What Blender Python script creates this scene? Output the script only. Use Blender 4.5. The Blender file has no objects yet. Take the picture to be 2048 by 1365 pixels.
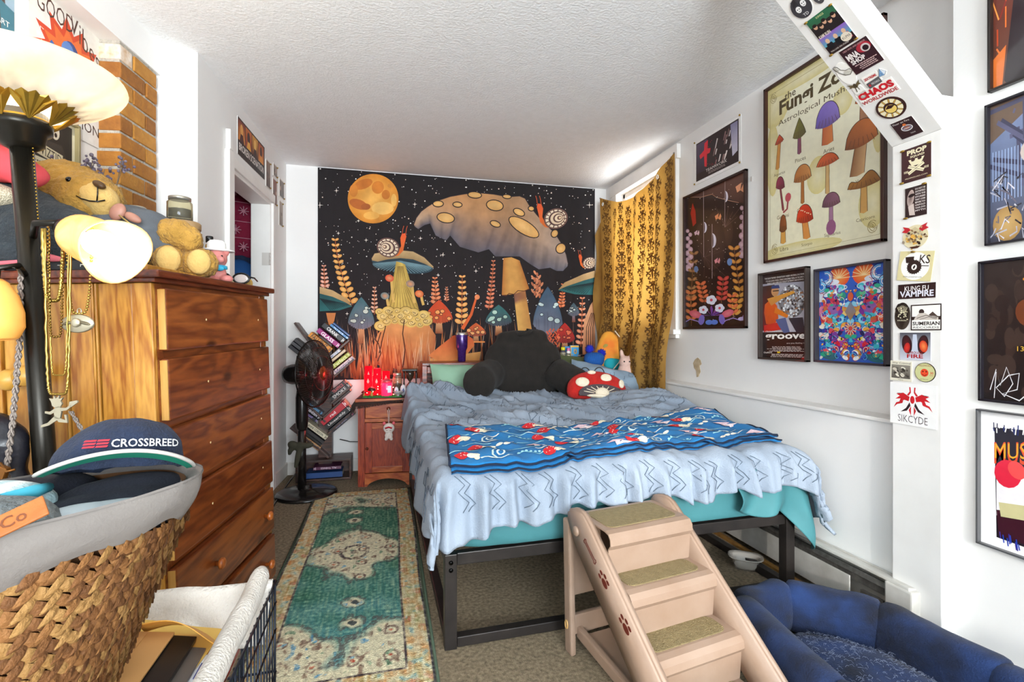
import bpy, bmesh, math, random
from math import sin, cos, pi, radians, sqrt, atan2
from mathutils import Vector, Matrix, Euler, noise

scene = bpy.context.scene
COL = scene.collection
random.seed(7)

# ------------------------------------------------------------------ camera
cam_d = bpy.data.cameras.new('camera')
cam_d.sensor_width = 36.0
cam_d.lens = 36.0 * 980.0 / 2048.0
cam_d.shift_y = -14.5 / 2048.0
cam_d.clip_start = 0.02
cam = bpy.data.objects.new('camera', cam_d)
cam.location = (0, 0, 1.127)
cam.rotation_euler = (radians(90), 0, radians(-14.2))
COL.objects.link(cam)
scene.camera = cam

# ------------------------------------------------------------------ world, sun, daylight at the windows
world = bpy.data.worlds.new('world')
scene.world = world
world.use_nodes = True
bg = world.node_tree.nodes['Background']
bg.inputs['Color'].default_value = (0.78, 0.88, 1.0, 1)
bg.inputs['Strength'].default_value = 1.6

sun_d = bpy.data.lights.new('sun', 'SUN')
sun_d.energy = 1.2
sun_d.angle = radians(0.9)
sun_d.color = (1.0, 0.94, 0.85)
sun = bpy.data.objects.new('sun', sun_d)
sun.rotation_euler = Vector((1.5, 4.8, -1.38)).to_track_quat('-Z', 'Y').to_euler()
COL.objects.link(sun)

def area_light(name, loc, direction, sx, sy, power, color=(1, 1, 1)):
 d = bpy.data.lights.new(name, 'AREA')
 d.shape = 'RECTANGLE'; d.size = sx; d.size_y = sy
 d.energy = power; d.color = color
 o = bpy.data.objects.new(name, d)
 o.location = loc
 o.rotation_euler = Vector(direction).to_track_quat('-Z', 'Z').to_euler()
 COL.objects.link(o)
 return o
# area lamps added as window daylight; the rear one tilted up to brighten the ceiling
area_light('window_daylight', (0.35, -3.36, 1.45), (-0.3, 1, 0.75), 2.6, 1.6, 330, (0.88, 0.955, 1.0))
area_light('curtain_window_daylight', (2.14, 3.555, 1.80), (-1, 0, -.1), .84, 1.2, 18, (1.0, 0.97, 0.92))

scene.view_settings.view_transform = 'Standard'
scene.view_settings.look = 'None'
scene.view_settings.exposure = 0.55
scene.view_settings.gamma = 1.0
scene.view_settings.use_curve_mapping = False
scene.cycles.max_bounces = 10
scene.cycles.diffuse_bounces = 5
scene.cycles.sample_clamp_indirect = 6.0
scene.cycles.caustics_reflective = False
scene.cycles.caustics_refractive = False
# ------------------------------------------------------------------ helpers: colour and materials
def lin(h):
 """#rrggbb or (r,g,b) in 0..255 display values to linear"""
 if isinstance(h, str):
  h = h.lstrip('#'); h = tuple(int(h[i:i+2], 16) for i in (0, 2, 4))
 def f(c):
  c = c / 255.0
  return c / 12.92 if c <= 0.04045 else ((c + 0.055) / 1.055) ** 2.4
 return tuple(f(c) for c in h[:3])

_mats = {}
def M(name, col='#888888', rough=0.6, col2=None, nscale=8.0, stretch=(1, 1, 1), detail=4.0, contrast=1.0,
      bump=0.0, bscale=None, bstretch=None, metal=0.0, sheen=0.0, coat=0.0, emit=None, emit_s=0.0,
      trans=0.0, alpha=1.0, kind='noise', ior=1.45, subsurf=0.0, distort=0.0, spec=0.5):
 """principled material; colour from a noise / wave / voronoi blend of two colours, bump from a second noise"""
 if name in _mats: return _mats[name]
 m = bpy.data.materials.new(name); m.use_nodes = True
 nt = m.node_tree; N = nt.nodes; Lk = nt.links
 b = N['Principled BSDF']
 b.inputs['Roughness'].default_value = rough
 b.inputs['Metallic'].default_value = metal
 b.inputs['IOR'].default_value = ior
 b.inputs['Specular IOR Level'].default_value = spec
 if sheen:
  b.inputs['Sheen Weight'].default_value = sheen * .12; b.inputs['Sheen Roughness'].default_value = 0.5
 if coat:
  b.inputs['Coat Weight'].default_value = coat; b.inputs['Coat Roughness'].default_value = 0.08
 if trans: b.inputs['Transmission Weight'].default_value = trans
 if subsurf:
  b.inputs['Subsurface Weight'].default_value = subsurf
  b.inputs['Subsurface Radius'].default_value = (0.02, 0.015, 0.01)
 if alpha < 1: b.inputs['Alpha'].default_value = alpha
 c1 = lin(col) + (1,)
 b.inputs['Base Color'].default_value = c1
 if emit:
  b.inputs['Emission Color'].default_value = lin(emit) + (1,)
  b.inputs['Emission Strength'].default_value = emit_s
 tc = mp = None
 def mapping(st):
  nonlocal tc
  if tc is None: tc = N.new('ShaderNodeTexCoord')
  mpp = N.new('ShaderNodeMapping'); mpp.inputs['Scale'].default_value = st
  Lk.new(tc.outputs['Object'], mpp.inputs['Vector'])
  return mpp
 if col2:
  mp = mapping(stretch)
  if kind == 'wave':
   t = N.new('ShaderNodeTexWave'); t.wave_type = 'BANDS'
   t.inputs['Scale'].default_value = nscale; t.inputs['Distortion'].default_value = distort or 6.0
   t.inputs['Detail'].default_value = detail; t.inputs['Detail Scale'].default_value = 1.4
   out = t.outputs['Fac']
  elif kind == 'voronoi':
   t = N.new('ShaderNodeTexVoronoi'); t.inputs['Scale'].default_value = nscale
   out = t.outputs['Distance']
  else:
   t = N.new('ShaderNodeTexNoise'); t.inputs['Scale'].default_value = nscale
   t.inputs['Detail'].default_value = detail; t.inputs['Distortion'].default_value = distort
   out = t.outputs['Fac']
  Lk.new(mp.outputs['Vector'], t.inputs['Vector'])
  r = N.new('ShaderNodeValToRGB')
  lo = 0.5 - 0.3 / contrast; hi = 0.5 + 0.3 / contrast
  if kind == 'wave': lo, hi = 0.1, 0.95
  r.color_ramp.elements[0].position = max(0, lo); r.color_ramp.elements[1].position = min(1, hi)
  r.color_ramp.elements[0].color = c1; r.color_ramp.elements[1].color = lin(col2) + (1,)
  Lk.new(out, r.inputs['Fac']); Lk.new(r.outputs['Color'], b.inputs['Base Color'])
 if bump:
  mp2 = mapping(bstretch or (1, 1, 1))
  t2 = N.new('ShaderNodeTexNoise'); t2.inputs['Scale'].default_value = bscale or 60
  t2.inputs['Detail'].default_value = 3
  Lk.new(mp2.outputs['Vector'], t2.inputs['Vector'])
  bp = N.new('ShaderNodeBump'); bp.inputs['Strength'].default_value = bump; bp.inputs['Distance'].default_value = 0.01
  Lk.new(t2.outputs['Fac'], bp.inputs['Height']); Lk.new(bp.outputs['Normal'], b.inputs['Normal'])
 _mats[name] = m
 return m

def wood(name, dark, light, axis='z', scale=7.0, rough=0.38, knots=True, coat=0.15):
 """long grain along an axis, growth-ring waves and a few dark knots"""
 if name in _mats: return _mats[name]
 m = bpy.data.materials.new(name); m.use_nodes = True
 nt = m.node_tree; N = nt.nodes; Lk = nt.links; b = N['Principled BSDF']
 b.inputs['Roughness'].default_value = rough
 b.inputs['Coat Weight'].default_value = coat; b.inputs['Coat Roughness'].default_value = 0.25
 tc = N.new('ShaderNodeTexCoord'); mp = N.new('ShaderNodeMapping')
 st = {'x': (0.16, 1, 1), 'y': (1, 0.16, 1), 'z': (1, 1, 0.16)}[axis]
 mp.inputs['Scale'].default_value = st
 Lk.new(tc.outputs['Object'], mp.inputs['Vector'])
 n1 = N.new('ShaderNodeTexNoise'); n1.inputs['Scale'].default_value = scale; n1.inputs['Detail'].default_value = 3
 n1.inputs['Distortion'].default_value = 0.6
 Lk.new(mp.outputs['Vector'], n1.inputs['Vector'])
 mm = N.new('ShaderNodeMath'); mm.operation = 'MULTIPLY'; mm.inputs[1].default_value = 9.0
 Lk.new(n1.outputs['Fac'], mm.inputs[0])
 fr = N.new('ShaderNodeMath'); fr.operation = 'PINGPONG'; fr.inputs[1].default_value = 0.5
 Lk.new(mm.outputs[0], fr.inputs[0])
 n2 = N.new('ShaderNodeTexNoise'); n2.inputs['Scale'].default_value = scale * 12; n2.inputs['Detail'].default_value = 2
 Lk.new(mp.outputs['Vector'], n2.inputs['Vector'])
 ad = N.new('ShaderNodeMath'); ad.operation = 'MULTIPLY_ADD'; ad.inputs[1].default_value = 0.9; ad.inputs[2].default_value = -0.05
 Lk.new(fr.outputs[0], ad.inputs[0])
 a2 = N.new('ShaderNodeMath'); a2.operation = 'MULTIPLY_ADD'; a2.inputs[1].default_value = 0.75
 Lk.new(n2.outputs['Fac'], a2.inputs[0]); Lk.new(ad.outputs[0], a2.inputs[2])
 r = N.new('ShaderNodeValToRGB')
 r.color_ramp.elements[0].position = 0.3; r.color_ramp.elements[0].color = lin(dark) + (1,)
 r.color_ramp.elements[1].position = 0.8; r.color_ramp.elements[1].color = lin(light) + (1,)
 Lk.new(a2.outputs[0], r.inputs['Fac'])
 last = r.outputs['Color']
 if knots:
  mk = N.new('ShaderNodeMapping'); mk.inputs['Scale'].default_value = tuple(0.55 if s < 1 else 1.0 for s in st)
  Lk.new(tc.outputs['Object'], mk.inputs['Vector'])
  v = N.new('ShaderNodeTexVoronoi'); v.inputs['Scale'].default_value = 6.2
  Lk.new(mk.outputs['Vector'], v.inputs['Vector'])
  rk = N.new('ShaderNodeValToRGB')
  rk.color_ramp.elements[0].position = 0.06; rk.color_ramp.elements[0].color = (0.12, 0.06, 0.04, 1)
  rk.color_ramp.elements[1].position = 0.15; rk.color_ramp.elements[1].color = (1, 1, 1, 1)
  Lk.new(v.outputs['Distance'], rk.inputs['Fac'])
  mx = N.new('ShaderNodeMix'); mx.data_type = 'RGBA'; mx.blend_type = 'MULTIPLY'; mx.inputs['Factor'].default_value = 0.85
  Lk.new(last, mx.inputs['A']); Lk.new(rk.outputs['Color'], mx.inputs['B'])
  last = mx.outputs['Result']
 Lk.new(last, b.inputs['Base Color'])
 bp = N.new('ShaderNodeBump'); bp.inputs['Strength'].default_value = 0.12; bp.inputs['Distance'].default_value = 0.004
 Lk.new(n2.outputs['Fac'], bp.inputs['Height']); Lk.new(bp.outputs['Normal'], b.inputs['Normal'])
 _mats[name] = m
 return m

def cloth_mat(name, base, dark, trans=.35, nscale=3, rough=.75, glow=0.0):
 m = bpy.data.materials.new(name); m.use_nodes = True; nt = m.node_tree; N = nt.nodes; Lk = nt.links
 b = N['Principled BSDF']; b.inputs['Roughness'].default_value = rough
 b.inputs['Emission Color'].default_value = lin('#ffe6b8') + (1,); b.inputs['Emission Strength'].default_value = glow
 tc = N.new('ShaderNodeTexCoord'); n = N.new('ShaderNodeTexNoise'); n.inputs['Scale'].default_value = nscale; n.inputs['Distortion'].default_value = .8; n.inputs['Detail'].default_value = 6
 Lk.new(tc.outputs['Object'], n.inputs['Vector'])
 r = N.new('ShaderNodeValToRGB'); r.color_ramp.elements[0].position = .3; r.color_ramp.elements[1].position = .7
 r.color_ramp.elements[0].color = lin(dark) + (1,); r.color_ramp.elements[1].color = lin(base) + (1,)
 Lk.new(n.outputs['Fac'], r.inputs['Fac']); Lk.new(r.outputs['Color'], b.inputs['Base Color'])
 t = N.new('ShaderNodeBsdfTranslucent'); Lk.new(r.outputs['Color'], t.inputs['Color'])
 mx = N.new('ShaderNodeMixShader'); mx.inputs[0].default_value = trans
 Lk.new(b.outputs[0], mx.inputs[1]); Lk.new(t.outputs[0], mx.inputs[2])
 Lk.new(mx.outputs[0], N['Material Output'].inputs['Surface'])
 _mats[name] = m; return m
def print_mat(name, rough=0.5, coat=0.0, grain=0.25, gscale=40.0, bump=0.0, bstretch=(1, 1, 1), bscale=5.0, cloth=False):
 """flat print: inks come from the colour attribute of the printed shapes, with a fine paper or cloth grain"""
 if name in _mats: return _mats[name]
 m = bpy.data.materials.new(name); m.use_nodes = True
 nt = m.node_tree; N = nt.nodes; Lk = nt.links; b = N['Principled BSDF']
 b.inputs['Roughness'].default_value = rough
 if coat: b.inputs['Coat Weight'].default_value = coat; b.inputs['Coat Roughness'].default_value = 0.05
 at = N.new('ShaderNodeAttribute'); at.attribute_name = 'ink'
 tc = N.new('ShaderNodeTexCoord')
 n = N.new('ShaderNodeTexNoise'); n.inputs['Scale'].default_value = gscale; n.inputs['Detail'].default_value = 5
 Lk.new(tc.outputs['Object'], n.inputs['Vector'])
 r = N.new('ShaderNodeValToRGB')
 r.color_ramp.elements[0].position = 0.3; r.color_ramp.elements[0].color = (1 - grain,) * 3 + (1,)
 r.color_ramp.elements[1].position = 0.7; r.color_ramp.elements[1].color = (1, 1, 1, 1)
 Lk.new(n.outputs['Fac'], r.inputs['Fac'])
 mx = N.new('ShaderNodeMix'); mx.data_type = 'RGBA'; mx.blend_type = 'MULTIPLY'; mx.inputs['Factor'].default_value = 1
 Lk.new(at.outputs['Color'], mx.inputs['A']); Lk.new(r.outputs['Color'], mx.inputs['B'])
 Lk.new(mx.outputs['Result'], b.inputs['Base Color'])
 if bump:
  mp = N.new('ShaderNodeMapping'); mp.inputs['Scale'].default_value = bstretch
  Lk.new(tc.outputs['Object'], mp.inputs['Vector'])
  n2 = N.new('ShaderNodeTexNoise'); n2.inputs['Scale'].default_value = bscale; n2.inputs['Detail'].default_value = 2
  Lk.new(mp.outputs['Vector'], n2.inputs['Vector'])
  bp = N.new('ShaderNodeBump'); bp.inputs['Strength'].default_value = bump; bp.inputs['Distance'].default_value = 0.03
  Lk.new(n2.outputs['Fac'], bp.inputs['Height']); Lk.new(bp.outputs['Normal'], b.inputs['Normal'])
 _mats[name] = m
 return m

# ------------------------------------------------------------------ helpers: meshes
class MB:
 """collects simple shapes into one mesh"""
 def __init__(s): s.v = []; s.f = []; s.c = []; s.sm = []
 def add(s, vs, fs, mat=None, smooth=True):
  o = len(s.v)
  for p in vs:
   p = Vector(p)
   s.v.append(mat @ p if mat is not None else p)
  for f in fs:
   s.f.append([i + o for i in f]); s.sm.append(smooth)
  return s
 def box(s, c, size, rot=None, bev=0.0, taper=1.0):
  hx, hy, hz = (d / 2 for d in size)
  T = Matrix.Translation(Vector(c)) @ (Euler(rot).to_matrix().to_4x4() if rot else Matrix())
  if bev <= 0:
   vs = [(x * (taper if z > 0 else 1), y * (taper if z > 0 else 1), z) for z in (-hz, hz) for x, y in ((-hx, -hy), (hx, -hy), (hx, hy), (-hx, hy))]
   fs = [(3, 2, 1, 0), (4, 5, 6, 7), (0, 1, 5, 4), (1, 2, 6, 5), (2, 3, 7, 6), (3, 0, 4, 7)]
   return s.add(vs, fs, T, False)
  b = min(bev, hx * .95, hy * .95, hz * .95)
  bm = bmesh.new(); bmesh.ops.create_cube(bm, size=1)
  for v in bm.verts: v.co = Vector((v.co.x * 2 * hx, v.co.y * 2 * hy, v.co.z * 2 * hz))
  bmesh.ops.bevel(bm, geom=bm.edges[:], offset=b, segments=2, affect='EDGES', profile=0.6)
  bm.verts.ensure_lookup_table()
  s.add([v.co.copy() for v in bm.verts], [[v.index for v in f.verts] for f in bm.faces], T, False)
  bm.free(); return s
 def lathe(s, prof, n=24, c=(0, 0, 0), rot=None, cap=True, sx=1, sy=1):
  T = Matrix.Translation(Vector(c)) @ (Euler(rot).to_matrix().to_4x4() if rot else Matrix())
  vs = []; fs = []
  for r, z in prof:
   for k in range(n):
    a = 2 * pi * k / n; vs.append((r * cos(a) * sx, r * sin(a) * sy, z))
  for i in range(len(prof) - 1):
   for k in range(n):
    k2 = (k + 1) % n
    fs.append((i * n + k, i * n + k2, (i + 1) * n + k2, (i + 1) * n + k))
  if cap:
   if prof[0][0] > 1e-6: fs.append(tuple(range(n - 1, -1, -1)))
   if prof[-1][0] > 1e-6: fs.append(tuple((len(prof) - 1) * n + k for k in range(n)))
  return s.add(vs, fs, T)
 def cyl(s, p0, p1, r0, r1=None, n=12, cap=True):
  r1 = r0 if r1 is None else r1
  return s.tube([p0, p1], [r0, r1], n, cap)
 def tube(s, pts, r, n=8, cap=True, closed=False):
  pts = [Vector(p) for p in pts]; L = len(pts)
  rs = r if isinstance(r, (list, tuple)) else [r] * L
  vs = []; fs = []; prev = None
  for i, p in enumerate(pts):
   if closed: t = pts[(i + 1) % L] - pts[i - 1]
   else: t = pts[min(i + 1, L - 1)] - pts[max(i - 1, 0)]
   if t.length < 1e-9: t = Vector((0, 0, 1))
   t.normalize()
   if prev is None:
    a = Vector((0, 0, 1)) if abs(t.z) < .9 else Vector((1, 0, 0))
    u = t.cross(a).normalized()
   else:
    u = (prev - t * prev.dot(t))
    u = u.normalized() if u.length > 1e-6 else t.orthogonal().normalized()
   prev = u; w = t.cross(u)
   for k in range(n):
    a = 2 * pi * k / n
    vs.append(p + (u * cos(a) + w * sin(a)) * rs[i])
  m = L if closed else L - 1
  for i in range(m):
   j = (i + 1) % L
   for k in range(n):
    k2 = (k + 1) % n
    fs.append((i * n + k, i * n + k2, j * n + k2, j * n + k))
  if cap and not closed:
   fs.append(tuple(range(n - 1, -1, -1))); fs.append(tuple((L - 1) * n + k for k in range(n)))
  return s.add(vs, fs)
 def ell(s, c, r, rot=None, nu=16, nv=10, e=1.0):
  """(super)ellipsoid"""
  T = Matrix.Translation(Vector(c)) @ (Euler(rot).to_matrix().to_4x4() if rot else Matrix())
  if not isinstance(r, (tuple, list)): r = (r, r, r)
  pw = lambda x: math.copysign(abs(x) ** e, x)
  vs = [(0, 0, -r[2])]; fs = []
  for j in range(1, nv):
   ph = -pi / 2 + pi * j / nv
   for k in range(nu):
    a = 2 * pi * k / nu
    vs.append((r[0] * pw(cos(ph)) * pw(cos(a)), r[1] * pw(cos(ph)) * pw(sin(a)), r[2] * pw(sin(ph))))
  vs.append((0, 0, r[2])); top = len(vs) - 1
  for k in range(nu):
   k2 = (k + 1) % nu
   fs.append((0, 1 + k2, 1 + k))
   for j in range(nv - 2):
    a0 = 1 + j * nu
    fs.append((a0 + k, a0 + k2, a0 + nu + k2, a0 + nu + k))
   a0 = 1 + (nv - 2) * nu
   fs.append((a0 + k, a0 + k2, top))
  return s.add(vs, fs, T)
 def prism(s, pts, t, axis='y', c=(0, 0, 0), rot=None, smooth=False):
  """polygon given in a plane, extruded by t (centred) along axis: 'y' -> pts are (x,z)"""
  T = Matrix.Translation(Vector(c)) @ (Euler(rot).to_matrix().to_4x4() if rot else Matrix())
  def mk(p, d):
   return {'y': (p[0], d, p[1]), 'z': (p[0], p[1], d), 'x': (d, p[0], p[1])}[axis]
  n = len(pts)
  vs = [mk(p, -t / 2) for p in pts] + [mk(p, t / 2) for p in pts]
  fs = [tuple(range(n)), tuple(range(2 * n - 1, n - 1, -1))]
  for i in range(n):
   j = (i + 1) % n
   fs.append((i, i + n, j + n, j))
  return s.add(vs, fs, T, smooth)
 def grid(s, fn, nu, nv, smooth=True, closed_u=False):
  vs = [fn(i / (nu if closed_u else nu - 1), j / (nv - 1)) for j in range(nv) for i in range(nu)]
  fs = []
  for j in range(nv - 1):
   for i in range(nu if closed_u else nu - 1):
    i2 = (i + 1) % nu
    fs.append((j * nu + i, j * nu + i2, (j + 1) * nu + i2, (j + 1) * nu + i))
  return s.add(vs, fs, None, smooth)
 def mesh(s, name):
  me = bpy.data.meshes.new(name)
  me.from_pydata([tuple(v) for v in s.v], [], s.f)
  me.polygons.foreach_set('use_smooth', s.sm)
  me.validate(); me.update()
  return me
 def build(s, name, mat, parent=None, smooth_angle=None, solid=0.0, subsurf=0):
  o = bpy.data.objects.new(name, s.mesh(name))
  COL.objects.link(o)
  if mat: o.data.materials.append(mat)
  if parent is not None: o.parent = parent
  if solid:
   md = o.modifiers.new('solid', 'SOLIDIFY'); md.thickness = solid; md.offset = -1
  if subsurf:
   md = o.modifiers.new('sub', 'SUBSURF'); md.levels = subsurf; md.render_levels = subsurf
  return o

def tag(o, label=None, cat=None, group=None, kind=None):
 if label: o['label'] = label
 if cat: o['category'] = cat
 if group: o['group'] = group
 if kind: o['kind'] = kind
 return o
def thing(name, label, cat, loc=(0, 0, 0), rot=(0, 0, 0), group=None):
 o = bpy.data.objects.new(name, None); o.empty_display_size = 0.05
 COL.objects.link(o); o.location = loc
 o.rotation_euler = rot if isinstance(rot, (tuple, list, Euler)) else (0, 0, rot)
 return tag(o, label, cat, group)
def struct(o): return tag(o, kind='structure')
def part(name, mb, mat, parent, **k): return mb.build(name, mat, parent, **k)
def box_part(name, c, size, mat, parent, bev=0.0, rot=None): return MB().box(c, size, rot, bev).build(name, mat, parent)
def copy_tree(o, parent=None):
 c = o.copy(); COL.objects.link(c); c.parent = parent
 for ch in o.children: copy_tree(ch, c)
 return c

def blob(name, shapes, mat, parent, voxel=0.012, smooth=6, disp=None):
 """one continuous soft body grown from overlapping ellipsoids / tubes"""
 mb = MB()
 for sh in shapes:
  if sh[0] == 'e': mb.ell(*sh[1:])
  elif sh[0] == 't': mb.tube(sh[1], sh[2], 12)
  elif sh[0] == 'b': mb.box(*sh[1:])
  elif sh[0] == 'm': mb.add(sh[1].v, sh[1].f)
 o = mb.build(name, mat)
 r = o.modifiers.new('r', 'REMESH'); r.mode = 'VOXEL'; r.voxel_size = voxel; r.use_smooth_shade = True
 if smooth:
  sm = o.modifiers.new('s', 'SMOOTH'); sm.iterations = smooth; sm.factor = 0.5
 dg = bpy.context.evaluated_depsgraph_get()
 me = bpy.data.meshes.new_from_object(o.evaluated_get(dg))
 o.modifiers.clear(); old = o.data; o.data = me; bpy.data.meshes.remove(old); me.name = name
 if disp:
  for v in me.vertices:
   v.co = disp(v.co.copy(), v.normal.copy())
 me.polygons.foreach_set('use_smooth', [True] * len(me.polygons))
 if not me.materials: me.materials.append(mat)
 o.parent = parent
 return o

def fbm(p, sc=1.0, off=0.0):
 return noise.noise(Vector((p[0] * sc + off, p[1] * sc, p[2] * sc)))

def pillow_mb(w, h, t, n=18, pinch=0.12, seed=0.0, crease=0.006):
 """a stuffed cushion in the local XZ plane, thickness along Y"""
 mb = MB()
 for sgn in (-1, 1):
  def fn(u, v, sgn=sgn):
   x = (u - .5) * 2; z = (v - .5) * 2
   ex = 1 - pinch * (1 - abs(z) ** 2.0) * 0.0 - pinch * (z * z) * 0
   px = x * w / 2 * (1 - pinch * (1 - z * z) * abs(x) ** 3 * .6)
   pz = z * h / 2 * (1 - pinch * (1 - x * x) * abs(z) ** 3 * .6)
   d = max(0, (1 - abs(x) ** 2.4)) ** .55 * max(0, (1 - abs(z) ** 2.4)) ** .55
   w_ = crease * noise.noise(Vector((x * 3 + seed, z * 3, sgn * 2 + seed))) * d * 2
   return (px, sgn * (t / 2 * d + w_), pz)
  g = MB().grid(fn, n, n)
  if sgn > 0: g.f = [list(reversed(f)) for f in g.f]
  mb.add(g.v, g.f)
 return mb

# ------------------------------------------------------------------ helpers: flat print (posters, stickers, lettering)
_txt = {}
def text_geo(s, bold=0.0, shear=0.0):
 k = (s, bold, shear)
 if k in _txt: return _txt[k]
 cu = bpy.data.curves.new('t', 'FONT'); cu.body = s; cu.size = 1.0; cu.resolution_u = 2; cu.offset = bold; cu.shear = shear
 ob = bpy.data.objects.new('t', cu); COL.objects.link(ob)
 dg = bpy.context.evaluated_depsgraph_get()
 me = ob.evaluated_get(dg).to_mesh()
 vs = [(v.co.x, v.co.y) for v in me.vertices]; fs = [tuple(p.vertices) for p in me.polygons]
 ob.evaluated_get(dg).to_mesh_clear()
 bpy.data.objects.remove(ob); bpy.data.curves.remove(cu)
 if vs:
  x0 = min(v[0] for v in vs); x1 = max(v[0] for v in vs); y0 = min(v[1] for v in vs); y1 = max(v[1] for v in vs)
  vs = [((v[0] - x0) / max(1e-6, x1 - x0), (v[1] - y0) / max(1e-6, y1 - y0)) for v in vs]
  asp = (x1 - x0) / max(1e-6, y1 - y0)
 else: asp = 1
 _txt[k] = (vs, fs, asp)
 return _txt[k]

def homography(src, w, h):
 """drawing quad (TL, TR, BR, BL) -> rectangle 0..w, 0..h with y up"""
 import numpy as np
 dst = [(0, h), (w, h), (w, 0), (0, 0)]
 A = []; B = []
 for (x, y), (X, Y) in zip(src, dst):
  A.append([x, y, 1, 0, 0, 0, -X * x, -X * y]); B.append(X)
  A.append([0, 0, 0, x, y, 1, -Y * x, -Y * y]); B.append(Y)
 p = np.linalg.solve(np.array(A, float), np.array(B, float))
 def f(x, y):
  d = p[6] * x + p[7] * y + 1
  return ((p[0] * x + p[1] * y + p[2]) / d, (p[3] * x + p[4] * y + p[5]) / d)
 return f

class Art:
 """inked shapes on one flat sheet. Drawing coordinates have y down; they are mapped to the sheet w x h."""
 STEP = 0.000006
 def __init__(s, w, h, quad=None, dw=100.0, dh=None, clip=True):
  s.w, s.h = w, h
  dh = dh if dh else dw * h / w
  s.dw, s.dh = dw, dh
  s.f = homography(quad, w, h) if quad else (lambda x, y: (x / dw * w, h - y / dh * h))
  s.v = []; s.fc = []; s.c = []; s.clip = clip; s.items = []
  s.q = quad
 def _put(s, pts, faces, cols, L):
  o = len(s.v)
  for (x, y), c in zip(pts, cols):
   X, Y = s.f(x, y)
   if s.clip: X = min(max(X, 0), s.w); Y = min(max(Y, 0), s.h)
   s.v.append((X - s.w / 2, L, Y)); s.c.append(c)
  s.items.append((L, o, len(s.v)))
  for f in faces: s.fc.append([i + o for i in f])
 def poly(s, pts, col, L=1, col2=None):
  """col at the top of the shape; col2 (optional) at its bottom"""
  c = lin(col)
  if col2:
   c2 = lin(col2); y0 = min(p[1] for p in pts); y1 = max(p[1] for p in pts)
   cols = [tuple(a + (b - a) * (p[1] - y0) / max(1e-6, y1 - y0) for a, b in zip(c, c2)) for p in pts]
  else: cols = [c] * len(pts)
  s._put(pts, [list(range(len(pts)))], cols, L)
 def bg(s, col, col2=None, L=0):
  c = lin(col); c2 = lin(col2 or col)
  o = len(s.v)
  for (X, Y, cc) in ((0, 0, c2), (s.w, 0, c2), (s.w, s.h, c), (0, s.h, c)):
   s.v.append((X - s.w / 2, L, Y)); s.c.append(cc)
  s.items.append((L, o, len(s.v)))
  s.fc.append([o, o + 1, o + 2, o + 3])
 def ell(s, cx, cy, rx, ry=None, col='#ffffff', L=1, rot=0.0, col2=None, n=20, a0=0, a1=360):
  ry = rx if ry is None else ry
  ca, sa = cos(radians(rot)), sin(radians(rot))
  pts = []
  full = abs(a1 - a0) >= 360
  m = n if full else n + 1
  for k in range(m):
   a = radians(a0 + (a1 - a0) * k / n)
   x, y = rx * cos(a), ry * sin(a)
   pts.append((cx + x * ca - y * sa, cy + x * sa + y * ca))
  c = lin(col)
  if col2:
   cc = lin(col2)
   s._put(pts + [(cx, cy)], [[k, (k + 1) % m, m] for k in range(m if full else m - 1)], [c] * m + [cc], L)
  else:
   s._put(pts, [list(range(m))], [c] * m, L)
 def line(s, pts, wd, col, L=2, w2=None, closed=False):
  c = lin(col); n = len(pts)
  if closed: pts = list(pts) + [pts[0], pts[1]]; n = len(pts)
  vs = []; w2 = wd if w2 is None else w2
  for i, (x, y) in enumerate(pts):
   a = pts[max(0, i - 1)]; b = pts[min(n - 1, i + 1)]
   dx, dy = b[0] - a[0], b[1] - a[1]; l = math.hypot(dx, dy) or 1
   ww = (wd + (w2 - wd) * i / max(1, n - 1)) / 2
   vs.append((x - dy / l * ww, y + dx / l * ww)); vs.append((x + dy / l * ww, y - dx / l * ww))
  s._put(vs, [[2 * i, 2 * i + 1, 2 * i + 3, 2 * i + 2] for i in range(n - 1)], [c] * len(vs), L)
 def strip(s, top, bot, rows, colfn, L=1):
  """area between two curves with the same number of points; colfn(u, v) -> colour"""
  n = len(top); vs = []; cs = []; fs = []
  for j in range(rows + 1):
   v = j / rows
   for i in range(n):
    vs.append((top[i][0] + (bot[i][0] - top[i][0]) * v, top[i][1] + (bot[i][1] - top[i][1]) * v))
    cs.append(colfn(i / (n - 1), v))
  for j in range(rows):
   for i in range(n - 1):
    fs.append([j * n + i, j * n + i + 1, (j + 1) * n + i + 1, (j + 1) * n + i])
  s._put(vs, fs, cs, L)
 def text(s, t, x, y, hgt, col, L=3, width=None, rot=0.0, bold=0.0, align='c', shear=0.0, slope=None):
  """x, y: centre (or left) of the line, hgt = height of the glyph box, width optional"""
  vs, fs, asp = text_geo(t, bold, shear)
  if not vs: return
  w = width if width else hgt * asp
  ca, sa = cos(radians(rot)), sin(radians(rot)); c = lin(col)
  pts = []
  for u, v in vs:
   px = (u - (0.5 if align == 'c' else 0)) * w; py = (0.5 - v) * hgt
   if slope: pts.append((x + px, y + py + px * slope))
   else: pts.append((x + px * ca - py * sa, y + px * sa + py * ca))
  s._put(pts, fs, [c] * len(pts), L)
 def lines_of_text(s, x, y, w, n, dy, h, col, L=3, seed=0, slope=0.0):
  """body copy too small to read"""
  rd = random.Random(seed)
  for i in range(n):
   ww = w * rd.uniform(.55, 1)
   xx = x - ww / 2
   while xx < x + ww / 2:
    l = rd.uniform(.03, .12) * w
    yy = y + i * dy
    s.poly([(xx, yy + (xx - x) * slope), (xx + l, yy + (xx + l - x) * slope), (xx + l, yy + h + (xx + l - x) * slope), (xx, yy + h + (xx - x) * slope)], col, L)
    xx += l + .02 * w
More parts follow.
